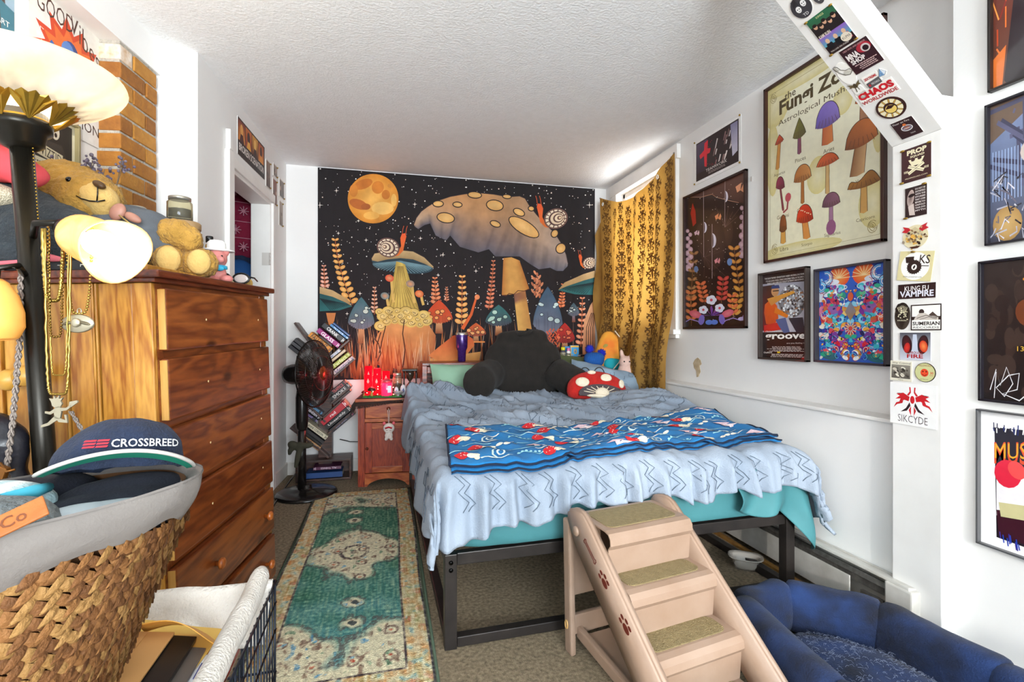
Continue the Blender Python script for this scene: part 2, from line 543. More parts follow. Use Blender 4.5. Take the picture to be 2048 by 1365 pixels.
 def mesh(s, name):
  me = bpy.data.meshes.new(name)
  for k, (L, a, b) in enumerate(sorted(s.items)):          # inks stack in drawing order, microns apart
   d = -0.0005 - k * s.STEP
   for i in range(a, b): s.v[i] = (s.v[i][0], d, s.v[i][2])
  me.from_pydata(s.v, [], s.fc)
  at = me.color_attributes.new('ink', 'FLOAT_COLOR', 'POINT')
  flat = []
  for c in s.c: flat.extend((c[0], c[1], c[2], 1.0))
  at.data.foreach_set('color', flat)
  me.update()
  return me
 def build(s, name, mat, parent):
  o = bpy.data.objects.new(name, s.mesh(name)); COL.objects.link(o)
  o.data.materials.append(mat); o.parent = parent
  return o
def mixc(a, b, t):
 a = lin(a) if isinstance(a, str) else a; b = lin(b) if isinstance(b, str) else b
 t = max(0, min(1, t))
 return tuple(x + (y - x) * t for x, y in zip(a, b))
# ================================================================== THE ROOM
WALL = M('painted_wall', '#e9e8e6', 0.55, col2='#dddcdb', nscale=2.2, detail=6, bump=0.06, bscale=40)
WALL2 = M('painted_trim', '#eceae7', 0.4, col2='#dcd9d5', nscale=5, bump=0.03, bscale=30)
CEIL = M('textured_ceiling', '#f1f3f5', 0.8, col2='#e9ebec', nscale=30, detail=8, bump=0.35, bscale=85)
CARPET = M('brown_carpet', '#62543f', 0.95, col2='#a8967a', nscale=70, detail=6, contrast=1.3, bump=1.0, bscale=260, sheen=0.1)
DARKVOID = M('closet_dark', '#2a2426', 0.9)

def poly_prism_z(name, pts, z0, z1, mat, parent=None):
 mb = MB(); n = len(pts)
 vs = [(x, y, z0) for x, y in pts] + [(x, y, z1) for x, y in pts]
 fs = [tuple(range(n - 1, -1, -1)), tuple(range(n, 2 * n))] + [(i, (i + 1) % n, (i + 1) % n + n, i + n) for i in range(n)]
 mb.add(vs, fs, None, False)
 return mb.build(name, mat, parent)

CZ = 2.48
struct(MB().box((0.3, 0.4, -0.06), (4.6, 8.2, 0.12)).build('floor', CARPET))
struct(MB().box((0.3, 0.4, CZ + 0.06), (4.6, 8.2, 0.12)).build('ceiling', CEIL))
struct(MB().box((0.55, 4.30, CZ / 2), (3.6, 0.14, CZ)).build('wall_back', WALL))

# ---- right wall: upper part with a window opening, thicker lower part with a ledge
wr = MB()
WX = 1.98
wy0, wy1, wz0, wz1 = 3.13, 3.98, 1.16, 2.36
wr.box((WX + .07, (1.26 + wy0) / 2, CZ / 2), (.14, wy0 - 1.26, CZ))
wr.box((WX + .07, (wy1 + 4.23) / 2, CZ / 2), (.14, 4.23 - wy1, CZ))
wr.box((WX + .07, (wy0 + wy1) / 2, wz0 / 2), (.14, wy1 - wy0, wz0))
wr.box((WX + .07, (wy0 + wy1) / 2, (wz1 + CZ) / 2), (.14, wy1 - wy0, CZ - wz1))
struct(wr.build('wall_right', WALL))
struct(MB().box(((1.875 + WX) / 2, 2.83, .785 / 2), (WX - 1.875, 2.79, .785)).build('wall_right_lower', WALL))
struct(MB().box((1.925, 2.83, .79), (.12, 2.79, .016), None, .004).build('trim_1', WALL2))

# ---- window in the right wall
win = struct(thing('window_1', None, None, (WX, 0, 0)))
for nm, c, sz in (('casing', (-.012, wy0 - .04, 1.76), (.03, .09, 1.33)), ('casing', (-.012, wy1 + .04, 1.76), (.03, .09, 1.33)),
                  ('casing', (-.015, 3.555, wz1 + .045), (.03, 1.06, .10)), ('window_sill', (-.02, 3.555, wz0 - .02), (.07, 1.05, .035)),
                  ('sash_rail', (.06, 3.555, 1.76), (.03, .85, .045)), ('sash_rail', (.06, 3.555, wz0 + .02), (.03, .85, .04)),
                  ('sash_rail', (.06, 3.555, wz1 - .02), (.03, .85, .04)), ('sash_stile', (.06, wy0 + .02, 1.76), (.03, .04, 1.2)),
                  ('sash_stile', (.06, wy1 - .02, 1.76), (.03, .04, 1.2))):
 box_part(nm, c, sz, WALL2, win, .004)
GLASS = M('window_glass', '#ffffff', 0.02, alpha=.08)
for z0, z1 in ((wz0 + .04, 1.738), (1.782, wz1 - .04)):
 box_part('pane', (.06, 3.555, (z0 + z1) / 2), (.003, .77, z1 - z0), GLASS, win)

# ---- left wall (far) with the closet doorway, the step in the wall, left wall (near)
A = Vector((-.887, 2.654)); B = Vector((-.785, 4.26))
wd = (B - A).normalized(); wn = Vector((-wd.y, wd.x))      # wn points out of the room
WANG = atan2(wd.y, wd.x)                                    # local x runs along the wall, away from the camera
wl = struct(thing('wall_left', None, None, (A.x, A.y, 0), WANG))
D0, D1, DZ = .425, 1.175, 2.065                             # closet opening along the wall
Lw = (B - A).length
mb = MB()
mb.box((D0 / 2 - .0, .065, CZ / 2), (D0, .13, CZ))
mb.box(((D1 + Lw) / 2, .065, CZ / 2), (Lw - D1, .13, CZ))
mb.box(((D0 + D1) / 2, .065, (DZ + CZ) / 2), (D1 - D0, .13, CZ - DZ))
part('wall_panel', mb, WALL, wl)
dr = struct(thing('door_1', None, None, (A.x, A.y, 0), WANG))
box_part('casing', (D0 - .055, -.01, DZ / 2 + .04), (.075, .03, DZ + .08), WALL2, dr, .004)
box_part('casing_stub', (D0 - .065, -.014, DZ + .135), (.045, .026, .11), WALL2, dr, .004)
box_part('casing', (D1 + .03, -.006, DZ / 2), (.045, .02, DZ), WALL2, dr, .004)
box_part('casing', ((D0 + D1) / 2, -.006, DZ + .035), (D1 - D0 + .1, .02, .06), WALL2, dr, .004)
box_part('door_jamb', (D1 - .008, .065, DZ / 2), (.016, .128, DZ), WALL2, dr, .003)
box_part('door_jamb', (D0 + .008, .065, DZ / 2), (.016, .128, DZ), WALL2, dr, .003)
box_part('door_head', ((D0 + D1) / 2, .065, DZ - .008), (D1 - D0, .128, .016), WALL2, dr, .003)
HINGE = M('painted_hinge', '#c9c4be', 0.45, metal=.2)
hg = box_part('hinge', (D1 - .018, .03, 1.66), (.004, .05, .09), HINGE, dr, .001)
for k in range(3):
 MB().cyl((D1 - .02, .002, 1.617 + k * .03), (D1 - .02, .002, 1.643 + k * .03), .006, n=10).build('hinge_knuckle', HINGE, hg)
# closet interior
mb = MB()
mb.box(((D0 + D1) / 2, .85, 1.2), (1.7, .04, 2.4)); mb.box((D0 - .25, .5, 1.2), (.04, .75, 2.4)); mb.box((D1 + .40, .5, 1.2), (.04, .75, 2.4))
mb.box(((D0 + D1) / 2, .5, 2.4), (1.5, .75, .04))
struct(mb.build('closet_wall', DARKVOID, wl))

struct(poly_prism_z('wall_step', [(-1.20, 2.63), (-1.03, 2.627), (-.887, 2.654), (-.96, 3.2), (-1.2, 3.2)], 0, CZ, WALL))
nd = Vector((-.125, -.992)).normalized(); no = Vector((-.992, .125))     # along the near left wall towards the camera; out of the room
P0 = Vector((-1.03, 2.627))
q0 = P0 + no * .09 + nd * -.05; q1 = P0 + no * .09 + nd * 6.2
struct(poly_prism_z('wall_left_near', [q0, q1, q1 + no * .15, q0 + no * .15], 0, CZ, WALL))
q0 = P0 + nd * .0; q1 = P0 + nd * 6.1
struct(poly_prism_z('beam_left', [q0, q1, q1 + no * .1, q0 + no * .1], 2.335, CZ, WALL))

# brick chimney: every brick is a piece, joints are recessed mortar
chim = struct(thing('wall_chimney', 'exposed orange brick chimney beside the white wall step', None, (P0.x, P0.y, 0), atan2(nd.y, nd.x)))
# local x: towards the camera along the wall, local -y ... out of the room is +y or -y; find which
lo_y = 1 if (Vector((-sin(atan2(nd.y, nd.x)), cos(atan2(nd.y, nd.x)))) - no).length < 1 else -1
BX0, BX1 = .03, .285
MORT = M('mortar_joint', '#8f8a80', 0.95, col2='#b9b2a6', nscale=40, bump=.8, bscale=90)
box_part('mortar', ((BX0 + BX1) / 2, lo_y * .05, 1.86), (BX1 - BX0 - .016, .1 - .014, 1.0), MORT, chim)
BR = [M('orange_brick_a', '#a8702a', 0.85, col2='#8a5620', nscale=24, bump=.5, bscale=60),
      M('orange_brick_b', '#b98438', 0.85, col2='#9a6426', nscale=20, bump=.5, bscale=60),
      M('orange_brick_c', '#9a6428', 0.85, col2='#7a4a1e', nscale=26, bump=.5, bscale=60)]
PATCH = M('painted_brick', '#e2ded6', 0.8, col2='#b78a58', nscale=30, bump=.4, bscale=60)
rb = random.Random(3)
course = .0735; zc = 1.37; i = 0
while zc < 2.27:
 off = (i % 2)
 cuts = [BX0, BX0 + (.085 if off else .17), BX1]
 for a, b in zip(cuts[:-1], cuts[1:]):
  sz = (b - a - .009, .1 - rb.uniform(0, .006), course - .011)
  m = PATCH if (zc > 2.25 and b == BX1) else BR[rb.randrange(3)]
  box_part('brick', ((a + b) / 2, lo_y * (.05 - rb.uniform(0, .003)), zc + course / 2), sz, m, chim, .005, (rb.uniform(-.02, .02), rb.uniform(-.01, .01), rb.uniform(-.02, .02)))
 zc += course; i += 1

# ---- portal on the right: jamb board, knee brace and header
JX, JY0, JY1 = 1.838, 1.265, 1.436
pw = struct(thing('trim_2', None, None))
box_part('jamb_board', ((JX + 1.98) / 2, (JY0 + JY1) / 2, .93), (1.98 - JX, JY1 - JY0, 1.80), WALL2, pw, .004)
box_part('plinth_block', ((JX + 1.98) / 2 - .004, (JY0 + JY1) / 2, .045), (1.98 - JX + .016, JY1 - JY0 + .012, .09), WALL2, pw, .003)
mb = MB()
dxs, dzs = -.747, .665
L1 = .98
pts = [(JX, 1.83), (JX + dxs * L1, 1.83 + dzs * L1), (JX + dxs * L1 + .1, 1.83 + dzs * L1 + .02), (JX + .0, 1.945), (1.98, 1.945), (1.98, 1.83)]
mb.prism(pts, JY1 - JY0, 'y', (0, (JY0 + JY1) / 2, 0))
part('knee_brace', mb, WALL2, pw)
box_part('header_beam', (.38, (JY0 + JY1) / 2, 2.46), (3.1, JY1 - JY0, .045), WALL2, pw)
struct(MB().box((1.96, -1.10, CZ / 2), (.14, 4.73, CZ)).build('wall_right_near', WALL))

# ---- baseboards
bb = M('baseboard_paint', '#e4e1dc', .4, col2='#d2cdc6', nscale=6)
struct(MB().box((1.879, -1.10, .03), (.022, 4.72, .058), None, .004).build('baseboard_right', bb))
struct(MB().box((.55, 4.222, .05), (3.5, .018, .10), None, .004).build('baseboard_back', bb))
ob = MB().box(((D1 + .055 + Lw) / 2, -.006, .05), (Lw - D1 - .06, .018, .10), None, .004).build('baseboard_left', bb)
ob.location = (A.x, A.y, 0); ob.rotation_euler = (0, 0, WANG); struct(ob)

# ---- wall behind the photographer with its window opening
mb = MB()
mb.box((0.35, -3.46, .32), (4.4, .1, .64)); mb.box((0.35, -3.46, 2.37), (4.4, .1, .22))
mb.box((-1.45, -3.46, 1.45), (1.0, .1, 1.62)); mb.box((2.0, -3.46, 1.45), (.7, .1, 1.62))
struct(mb.build('wall_front', WALL))
wf = struct(thing('window_2', None, None, (0, -3.46, 0)))
for x in (-.93, -.21, .35, .91, 1.63): box_part('mullion', (x, 0, 1.45), (.05, .06, 1.62), WALL2, wf)
box_part('sash_rail', (.35, 0, 1.45), (2.6, .05, .05), WALL2, wf)

# ---- baseboard heater on the right
HM = M('heater_metal', '#cfccc6', .4, col2='#a9a49c', nscale=12, metal=.1)
HD = M('heater_fins', '#77736e', .5, metal=.6, col2='#4c4844', nscale=60)
ht = thing('baseboard_heater', 'long white metal baseboard heater along the right wall, its cover bent', 'heater', (1.87, 0, 0))
box_part('back_plate', (-.005, 2.35, .115), (.01, 2.0, .19), HM, ht)
box_part('top_hood', (-.034, 2.35, .205), (.062, 2.0, .012), HM, ht, .003, (0, .18, 0))
box_part('front_cover', (-.066, 2.44, .095), (.006, 1.72, .115), HM, ht, .002)
box_part('fin_block', (-.036, 2.35, .155), (.045, 1.98, .03), HD, ht)
box_part('damper', (-.058, 2.35, .178), (.008, 1.96, .022), HD, ht, .002, (0, .4, 0))
box_part('end_cap', (-.036, 1.385, .105), (.07, .10, .2), HM, ht, .006)
box_part('pipe_access', (-.06, 1.49, .075), (.012, .09, .09), HD, ht)
MB().cyl((-.074, 1.385, .13), (-.07, 1.385, .13), .008, n=10).build('screw', HD, ht)
struct(MB().box((1.795, 2.4, .006), (.025, 1.9, .012)).build('trim_3', M('tack_strip', '#a87b3e', .7, col2='#7c5426', nscale=30)))
# worn plaster patches on the right wall (bare plaster chips)
PL = M('bare_plaster', '#a08a6c', .95, col2='#c9b89a', nscale=40)
def chip(name, pts, label):
 o = MB().prism(pts, .003, 'x', (WX - .001, 0, 0)).build(name, PL); return tag(o, label, 'plaster patch', kind='structure')
chip('plaster_chip', [(2.86, .955), (2.83, .97), (2.80, .955), (2.79, .93), (2.81, .915), (2.80, .88), (2.82, .845), (2.84, .84), (2.845, .88), (2.87, .90), (2.88, .93)], 'bare tan plaster patch in the white paint below the floral poster')
# ================================================================== THE BED
BO = Vector((.195, 1.742, 0)); BROT = radians(1.2)
BW, BL = 1.53, 2.03
BM = Matrix.Translation(BO) @ Matrix.Rotation(BROT, 4, 'Z')
STEEL = M('black_steel', '#23201f', .38, col2='#38322f', nscale=14, metal=.35, bump=.05, bscale=80)
fr = thing('platform_bed', 'black metal platform bed frame with square legs and low floor rails', 'bed frame', BO, BROT)
FZ = .34
for x in (.022, BW - .022):
 for y in (.022, BL - .022):
  box_part('leg', (x, y, FZ / 2), (.044, .044, FZ), STEEL, fr, .003)
for y in (.022, BL / 2, BL - .022): box_part('cross_rail', (BW / 2, y, FZ - .022), (BW - .09, .03, .044), STEEL, fr, .003)
for x in (.022, BW - .022):
 box_part('side_rail', (x, BL / 2, FZ - .022), (.04, BL - .09, .043), STEEL, fr, .003)
 box_part('floor_rail', (x, BL / 2, .022), (.036, BL - .09, .036), STEEL, fr, .003)
for y in (.022, BL - .022): box_part('floor_rail', (BW / 2, y, .022), (BW - .09, .036, .036), STEEL, fr, .003)
for k in range(9): box_part('slat', (BW / 2, .2 + k * .2, FZ - .01), (BW - .09, .03, .016), STEEL, fr)
BOLT = M('bolt_black', '#0c0b0b', .3, metal=.7)
for z in (.285, .312): MB().cyl((.022, -.004, z), (.022, .002, z), .008, n=12).build('bolt', BOLT, fr)
for x in (.0, BW): box_part('mattress_guard', (x, .01, FZ + .035), (.02, .02, .07), STEEL, fr, .003)

# mattress in a teal fitted sheet
SHEET = M('teal_sheet', '#437f84', .7, col2='#356e74', nscale=5, sheen=.2, bump=.05, bscale=300)
mt = thing('mattress', 'teal fitted sheet stretched over the mattress of the large bed', 'mattress', BO, BROT)
def matt(u, v):
 a = 2 * pi * u
 e = .16
 pw = lambda t: math.copysign(abs(t) ** e, t)
 x = BW / 2 + (BW / 2 + .005) * pw(cos(a)); y = BL / 2 + (BL / 2 + .002) * pw(sin(a))
 ph = -pi / 2 + pi * v
 rr = max(0, cos(ph)) ** .13
 x = BW / 2 + (x - BW / 2) * (1 - .10 * (1 - rr)); y = BL / 2 + (y - BL / 2) * (1 - .08 * (1 - rr))
 z = .475 + .128 * math.copysign(abs(sin(ph)) ** .45, sin(ph))
 w = .008 * noise.noise(Vector((x * 9, y * 9, z * 3))) * rr
 if y < .05: y -= .012 * sin(x * 4.0) * (1 - abs(sin(ph))); y += .006 * noise.noise(Vector((x * 14 + z * 22, z * 8, 1)))
 return (x + w, y + w, z)
mb = MB().grid(matt, 160, 22, True, True)
n0 = len(mb.v); mb.f.append([i for i in range(160)][::-1]); mb.sm.append(True); mb.f.append([n0 - 160 + i for i in range(160)]); mb.sm.append(True)
part('fitted_sheet', mb, SHEET, mt)

def hang(s, r):
 if s <= 0: return 0.0, 0.0
 q = r * pi / 2
 if s < q: return r * sin(s / r), r * (1 - cos(s / r))
 return r + .12 * (s - q), r + .99 * (s - q)
def sst(a, b, x):
 t = max(0, min(1, (x - a) / (b - a))); return t * t * (3 - 2 * t)
XR = 1.50          # where the cover turns down on the right
def top_z(x, y):
 z = .640 + .012 * noise.noise(Vector((x * 2.2, y * 2.2, 4)))
 z += .060 * sst(1.05, 1.55, x) * sst(.25, .7, y)                 # piled against the wall
 z += .045 * math.exp(-((x - 1.5) / .16) ** 2 - ((y - 1.15) / .28) ** 2)
 z += .035 * math.exp(-((x - .86) / .3) ** 2 - ((y - 1.62) / .12) ** 2)  # bunched before the backrest
 z += .10 * sst(1.45, 1.8, y) * sst(.8, .25, x)
 # creases running away from the camera
 d = x * .86 + y * .52; e = -x * .52 + y * .86
 cr = 1 - abs(noise.noise(Vector((d * 12.0 + .6 * noise.noise(Vector((x * 3, y * 3, 7))), e * 2.0, 0)))) * 2.2
 z += .048 * max(0, cr) ** 2 * sst(.55, .8, y)
 z += .020 * noise.noise(Vector((d * 16, e * 4.5, 3))) + .005 * noise.noise(Vector((x * 30, y * 24, 8)))
 return z
def cover(a, b, lift=0.0):
 """point of the bed cover: a across (0..BW is the top), b along (0 is the foot)"""
 hx0, hz0 = hang(-a + .02, .055); hx1, hz1 = hang(a - XR, .085); hy, hz2 = hang(-b + .02, .06)
 x = a if -.0 <= a <= XR else (-hx0 + .02 if a < .02 else XR + hx1)
 x = a if .02 <= a <= XR else x
 y = b if b >= .02 else .02 - hy
 dz = (hz0 ** 2.5 + hz1 ** 2.5 + hz2 ** 2.5) ** (1 / 2.5)
 z = top_z(min(max(a, 0), 1.6), max(b, 0)) - dz
 k = sst(.0, .07, hz2)
 ph = a * 62 + 2.2 * noise.noise(Vector((a * 6, 2, b * 2)))
 y -= k * (.021 * sin(ph) + .012 * sin(ph * 1.7 + 1) + .022) - k * .014 * noise.noise(Vector((a * 11, b * 9, 5)))
 k0 = sst(.02, .14, hz0)
 x -= k0 * (.012 * sin(b * 17 + 1) + .01)
 k1 = sst(.02, .2, hz1)
 x += k1 * (.02 * sin(b * 15 + 1) + .01)
 return Vector((x, y, z + lift))
DUVET = M('duvet_cloth', '#949eab', .8, col2='#7d8a9a', nscale=3.5, sheen=.25, bump=.25, bscale=170)
STITCH = M('duvet_stitch', '#4b5866', .8)
dv = thing('duvet', 'pale blue grey duvet with dark stitched zigzags, rumpled across the bed', 'duvet', BO, BROT)
def duvet_pt(u, v, lift=0.0):
 foot = -.175 - .10 * sst(.35, .0, u) - .10 * sst(.78, 1.0, u) + .012 * sin(u * 40)
 b = foot + (1.80 - foot) * v
 left = -.235 - .03 * sin(b * 5) ; right = XR + .10 + .28 * sst(.75, .0, b) + .05 * sin(b * 9)
 a = left + (right - left) * u
 return cover(a, b, lift)
mb = MB().grid(lambda u, v: duvet_pt(u, v), 210, 190)
o = part('duvet_cover', mb, DUVET, dv, solid=.012)
# stitched zigzag motifs
mb = MB(); rs = random.Random(11)
def ribbon_on(mb, pts, fn, r=.0016):
 dense = []
 for (p, q) in zip(pts[:-1], pts[1:]):
  n = max(1, int(math.hypot(q[0] - p[0], q[1] - p[1]) / .018))
  dense += [(p[0] + (q[0] - p[0]) * i / n, p[1] + (q[1] - p[1]) * i / n) for i in range(n)]
 dense.append(pts[-1])
 mb.tube([fn(*p) for p in dense], r, 4, False)
for k in range(15):                                            # zigzags down the foot
 a = .03 + k * .103
 a += rs.uniform(-.02, .02)
 for da in (0, .022):
  ribbon_on(mb, [(a + da, -.03), (a + da + .035, -.06), (a + da + .01, -.085), (a + da + .05, -.12), (a + da + .025, -.15)], lambda p, q: cover(p, q, .003) + Vector((0, -.004, 0)), .0012)
for k in range(6):                                             # stepped lines on the left drop
 b = -.02 + k * .2
 for db in (0, .03):
  ribbon_on(mb, [(-.06, b + db), (-.09, b + db), (-.09, b + db + .06), (-.14, b + db + .06), (-.14, b + db + .02), (-.19, b + db + .02)], lambda p, q: cover(p, q, .0) + Vector((-.004, 0, .002)), .0013)
for k in range(64):                                            # stepped lines over the top
 a = rs.uniform(.04, 1.42); b = rs.uniform(.62, 1.72); s = rs.choice((-1, 1))
 st = rs.uniform(.03, .05)
 pts = [(a, b)]
 for q in range(rs.randint(4, 8)):
  p = pts[-1]; pts.append((p[0] + st * s, p[1]) if q % 2 else (p[0] + st * .25, p[1] + st * .8))
 ribbon_on(mb, pts, lambda p, q: cover(p, q, .004), .0013)
for k in range(9):
 a = .1 + .16 * k; b = .72 + .5 * ((k * 7) % 5) / 5
 ribbon_on(mb, [(a, b), (a + .04, b), (a + .04, b + .04), (a, b + .04), (a, b)], lambda p, q: cover(p, q, .004), .0013)
tag(part('stitching', mb, STITCH, dv), kind='stuff')

# loose teal top sheet hanging at the right foot corner
tsm = thing('top_sheet', 'loose teal sheet corner hanging down at the right foot of the bed', 'sheet', BO, BROT)
def ts(u, v):
 a = 1.20 + .38 * u
 d = .16 + .22 * u * u + .03 * sin(u * 9)
 z = .56 - d * v
 y = -.03 - .03 * sin(u * 14 + v * 3) * v - .012 * v + .05 * max(0, u - .85) * 4
 return (a + .05 * v * u - .012 * sin(v * 6), y, z)
part('sheet_drape', MB().grid(ts, 40, 24), SHEET, tsm, solid=.003)

# throw blanket
BLK = M('blanket_fleece', '#0a78b6', .95, col2='#0866a4', nscale=14, sheen=.5, bump=.6, bscale=420)
bk = thing('throw_blanket', 'bright blue fleece throw printed with red mushrooms, spread across the foot of the bed', 'blanket', BO, BROT)
def bl_ab(u, v):
 y0 = -.012 + .10 * u - .02 * sin(u * 7) + .01 * sin(u * 23); y1 = .60 - .03 * u + .035 * sin(u * 9 + 1)
 x0 = .015 + .075 * v; x1 = 1.50 + .05 * v
 return x0 + (x1 - x0) * u, y0 + (y1 - y0) * v
def blanket_pt(u, v, lift=.0):
 a, b = bl_ab(u, v)
 p = cover(a, b)
 zz = .03 + .010 * noise.noise(Vector((a * 5, b * 6, 9))) + .018 * max(0, noise.noise(Vector((a * 3.1 + 4, b * 9, 2)))) ** 1.0
 return p + Vector((0, -.006 if b < .03 else 0, zz + lift))
part('fleece', MB().grid(lambda u, v: blanket_pt(u, v), 120, 50), BLK, bk, solid=.012)
def under(u, v):
 p = blanket_pt(u, v * .6, -.014); return p + Vector((.004, -.018 + .03 * v, -.006))
part('folded_layer', MB().grid(under, 120, 12), BLK, bk, solid=.010)
EDGE = M('blanket_edge', '#0b1c33', .9)
mb = MB()
mb.tube([blanket_pt(i / 80, 0, -.004) + Vector((0, -.003, 0)) for i in range(81)], .0045, 6)
mb.tube([under(i / 80, 0) + Vector((0, -.003, 0)) for i in range(81)], .004, 6)
mb.tube([blanket_pt(0, i / 30) for i in range(31)], .0045, 6)
mb.tube([blanket_pt(1, i / 30) for i in range(31)], .0045, 6)
part('edge_stitch', mb, EDGE, bk)
# printed motifs follow the cloth
class Motif:
 def __init__(s): s.v = []; s.f = []; s.c = []
 def fan(s, cu, cv, pts, col, lift):
  o = len(s.v); c = lin(col)
  ring = [(cu + x, cv + y) for x, y in pts]
  mid = [(cu + x * .5, cv + y * .5) for x, y in pts]
  n = len(pts)
  for p in [(cu, cv)] + mid + ring:
   u = min(max(p[0], 0.004), .996); v = min(max(p[1], 0.006), .99)
   s.v.append(tuple(blanket_pt(u, v, lift))); s.c.append(c)
  for k in range(n):
   k2 = (k + 1) % n
   s.f.append((o, o + 1 + k, o + 1 + k2)); s.f.append((o + 1 + k, o + 1 + n + k, o + 1 + n + k2, o + 1 + k2))
 def stroke(s, pts, w, col, lift):
  o = len(s.v); c = lin(col)
  for i, (u, v) in enumerate(pts):
   a = pts[max(0, i - 1)]; b = pts[min(len(pts) - 1, i + 1)]
   dx, dy = b[0] - a[0], b[1] - a[1]; l = math.hypot(dx, dy) or 1
   for sg in (-1, 1):
    s.v.append(tuple(blanket_pt(min(max(u - dy / l * w * sg * .4, 0), 1), min(max(v + dx / l * w * sg, 0), 1), lift))); s.c.append(c)
  for i in range(len(pts) - 1): s.f.append((o + 2 * i, o + 2 * i + 1, o + 2 * i + 3, o + 2 * i + 2))
 def build(s, name, mat, parent):
  me = bpy.data.meshes.new(name); me.from_pydata(s.v, [], s.f)
  at = me.color_attributes.new('ink', 'FLOAT_COLOR', 'POINT'); fl = []
  for c in s.c: fl.extend(c + (1.0,))
  at.data.foreach_set('color', fl)
  me.polygons.foreach_set('use_smooth', [True] * len(me.polygons))
  o = bpy.data.objects.new(name, me); COL.objects.link(o); me.materials.append(mat); o.parent = parent; return o
mo = Motif(); rm = random.Random(5)
def oval(rx, ry, n=14, rot=0, half=None):
 ps = []
 for k in range(n):
  a = 2 * pi * k / n; x, y = cos(a), sin(a)
  if half: y = max(y, -.25)
  ps.append((rx * (x * cos(rot) - y * sin(rot)), ry * (x * sin(rot) + y * cos(rot))))
 return ps
cells = []
for j in range(5):
 for i in range(12):
  cells.append(((i + .5 + (.5 if j % 2 else 0)) / 12.3 + rm.uniform(-.012, .012), .08 + j * .21 + rm.uniform(-.03, .03)))
LF = .0042
for k, (u, v) in enumerate(cells):
 if u > .97 or v > .97: continue
 t = (k * 5 + k // 12 * 3) % 6; s = rm.uniform(.85, 1.2)
 if t in (0, 3):                                            # red cap with white stem
  mo.fan(u - .012, v + .01, oval(.021 * s, .058 * s), '#d8202a', LF)
  mo.fan(u + .018, v - .004, oval(.019 * s, .030 * s, rot=.2), '#f3ecd0', LF)
  mo.fan(u + .026, v - .03, oval(.008 * s, .026 * s), '#f3ecd0', LF + .0002)
  for q in range(5): mo.fan(u - .012 + rm.uniform(-.013, .013), v + .01 + rm.uniform(-.03, .035), oval(.0018, .006, 6), '#fff4e4', LF + .0006)
 elif t == 1:                                               # pale pink pair of caps
  mo.fan(u, v, [(-.026 * s, 0), (0, .05 * s), (.028 * s, .01), (.012, -.01), (.006, -.05 * s), (-.006, -.05 * s), (-.004, -.008)], '#f2d3dc', LF)
  mo.fan(u + .02, v - .05, [(-.024 * s, 0), (0, .04 * s), (.026 * s, .01), (.01, -.01), (.004, -.03 * s), (-.006, -.03 * s), (-.004, -.008)], '#f7e6e8', LF)
 elif t == 2:                                               # white oval leaves in a row
  for q in range(4): mo.fan(u - .03 + q * .02, v + .012 * (q % 2), oval(.010, .018, 10, .3), '#f4f1e0', LF)
 elif t == 4:                                               # teal sprig
  mo.stroke([(u - .035 + q * .007, v + .03 * sin(q * .6)) for q in range(11)], .005, '#8fd7e2', LF)
  for q in range(6): mo.fan(u - .03 + q * .011, v + .02 * sin(q) + .02, oval(.004, .013, 8, .6), '#a9e2ea', LF)
 else:                                                      # curl
  mo.stroke([(u + .003 * q * cos(q * .75) * .5, v + .008 * q * sin(q * .75) * .6) for q in range(2, 15)], .006, '#d8eee8', LF)
  mo.stroke([(u - .05 + q * .01, v - .05 + .012 * sin(q)) for q in range(9)], .006, '#cfe8ea', LF)
 mo.stroke([(u - .045 + q * .009, v + .095 + .01 * sin(q * .8 + k)) for q in range(10)], .0055, '#e6ece0' if k % 2 else '#9fd9e4', LF)
mo.build('printed_motifs', print_mat('fleece_print', .95, grain=.35, gscale=120), bk)

# ------------------------------------------------------------------ headboard shelf
HBW = wood('headboard_wood', '#4a1509', '#8a3a20', 'x', 9, .35, False)
hb = thing('headboard', 'reddish brown wooden bookcase headboard behind the pillows', 'headboard', (.255, 3.84, 0))
HL, HT = 1.55, .90
box_part('top_shelf', (HL / 2, .13, HT - .011), (HL, .27, .022), HBW, hb, .004)
box_part('side_panel', (.02, .13, (HT - .02) / 2), (.04, .25, HT - .022), HBW, hb, .004)
box_part('side_panel', (HL - .02, .13, (HT - .02) / 2), (.04, .25, HT - .022), HBW, hb, .004)
box_part('front_rail', (HL / 2, .012, HT - .055), (HL - .08, .022, .05), HBW, hb, .003)
box_part('back_panel', (HL / 2, .245, .5), (HL - .08, .012, .75), HBW, hb)
box_part('lower_panel', (HL / 2, .02, .47), (HL - .08, .02, .42), HBW, hb, .003)
box_part('lower_shelf', (HL / 2, .13, .68), (HL - .08, .22, .018), HBW, hb, .003)

# ------------------------------------------------------------------ pillows and soft things
MINT = M('mint_pillowcase', '#8fb39a', .8, col2='#7ea489', nscale=6, sheen=.2)
OLIVE = M('olive_pillowcase', '#3f4a2c', .8, col2='#59663e', nscale=7, sheen=.3)
def cushion(name, label, mb, mat, loc, rot, pn='cover', group=None):
 t = thing(name, label, 'pillow', loc, rot, group); part(pn, mb, mat, t); return t
cushion('bed_pillow', 'mint green pillow standing against the headboard beside the black backrest', pillow_mb(.62, .34, .15, 20, .1, 1), MINT, (.62, 3.74, .73), (radians(-14), 0, 0))
cushion('bed_pillow', 'dark olive green pillow leaning behind the black backrest below the books', pillow_mb(.55, .36, .17, 20, .1, 3), OLIVE, (1.45, 3.72, .785), (radians(-20), radians(6), 0))
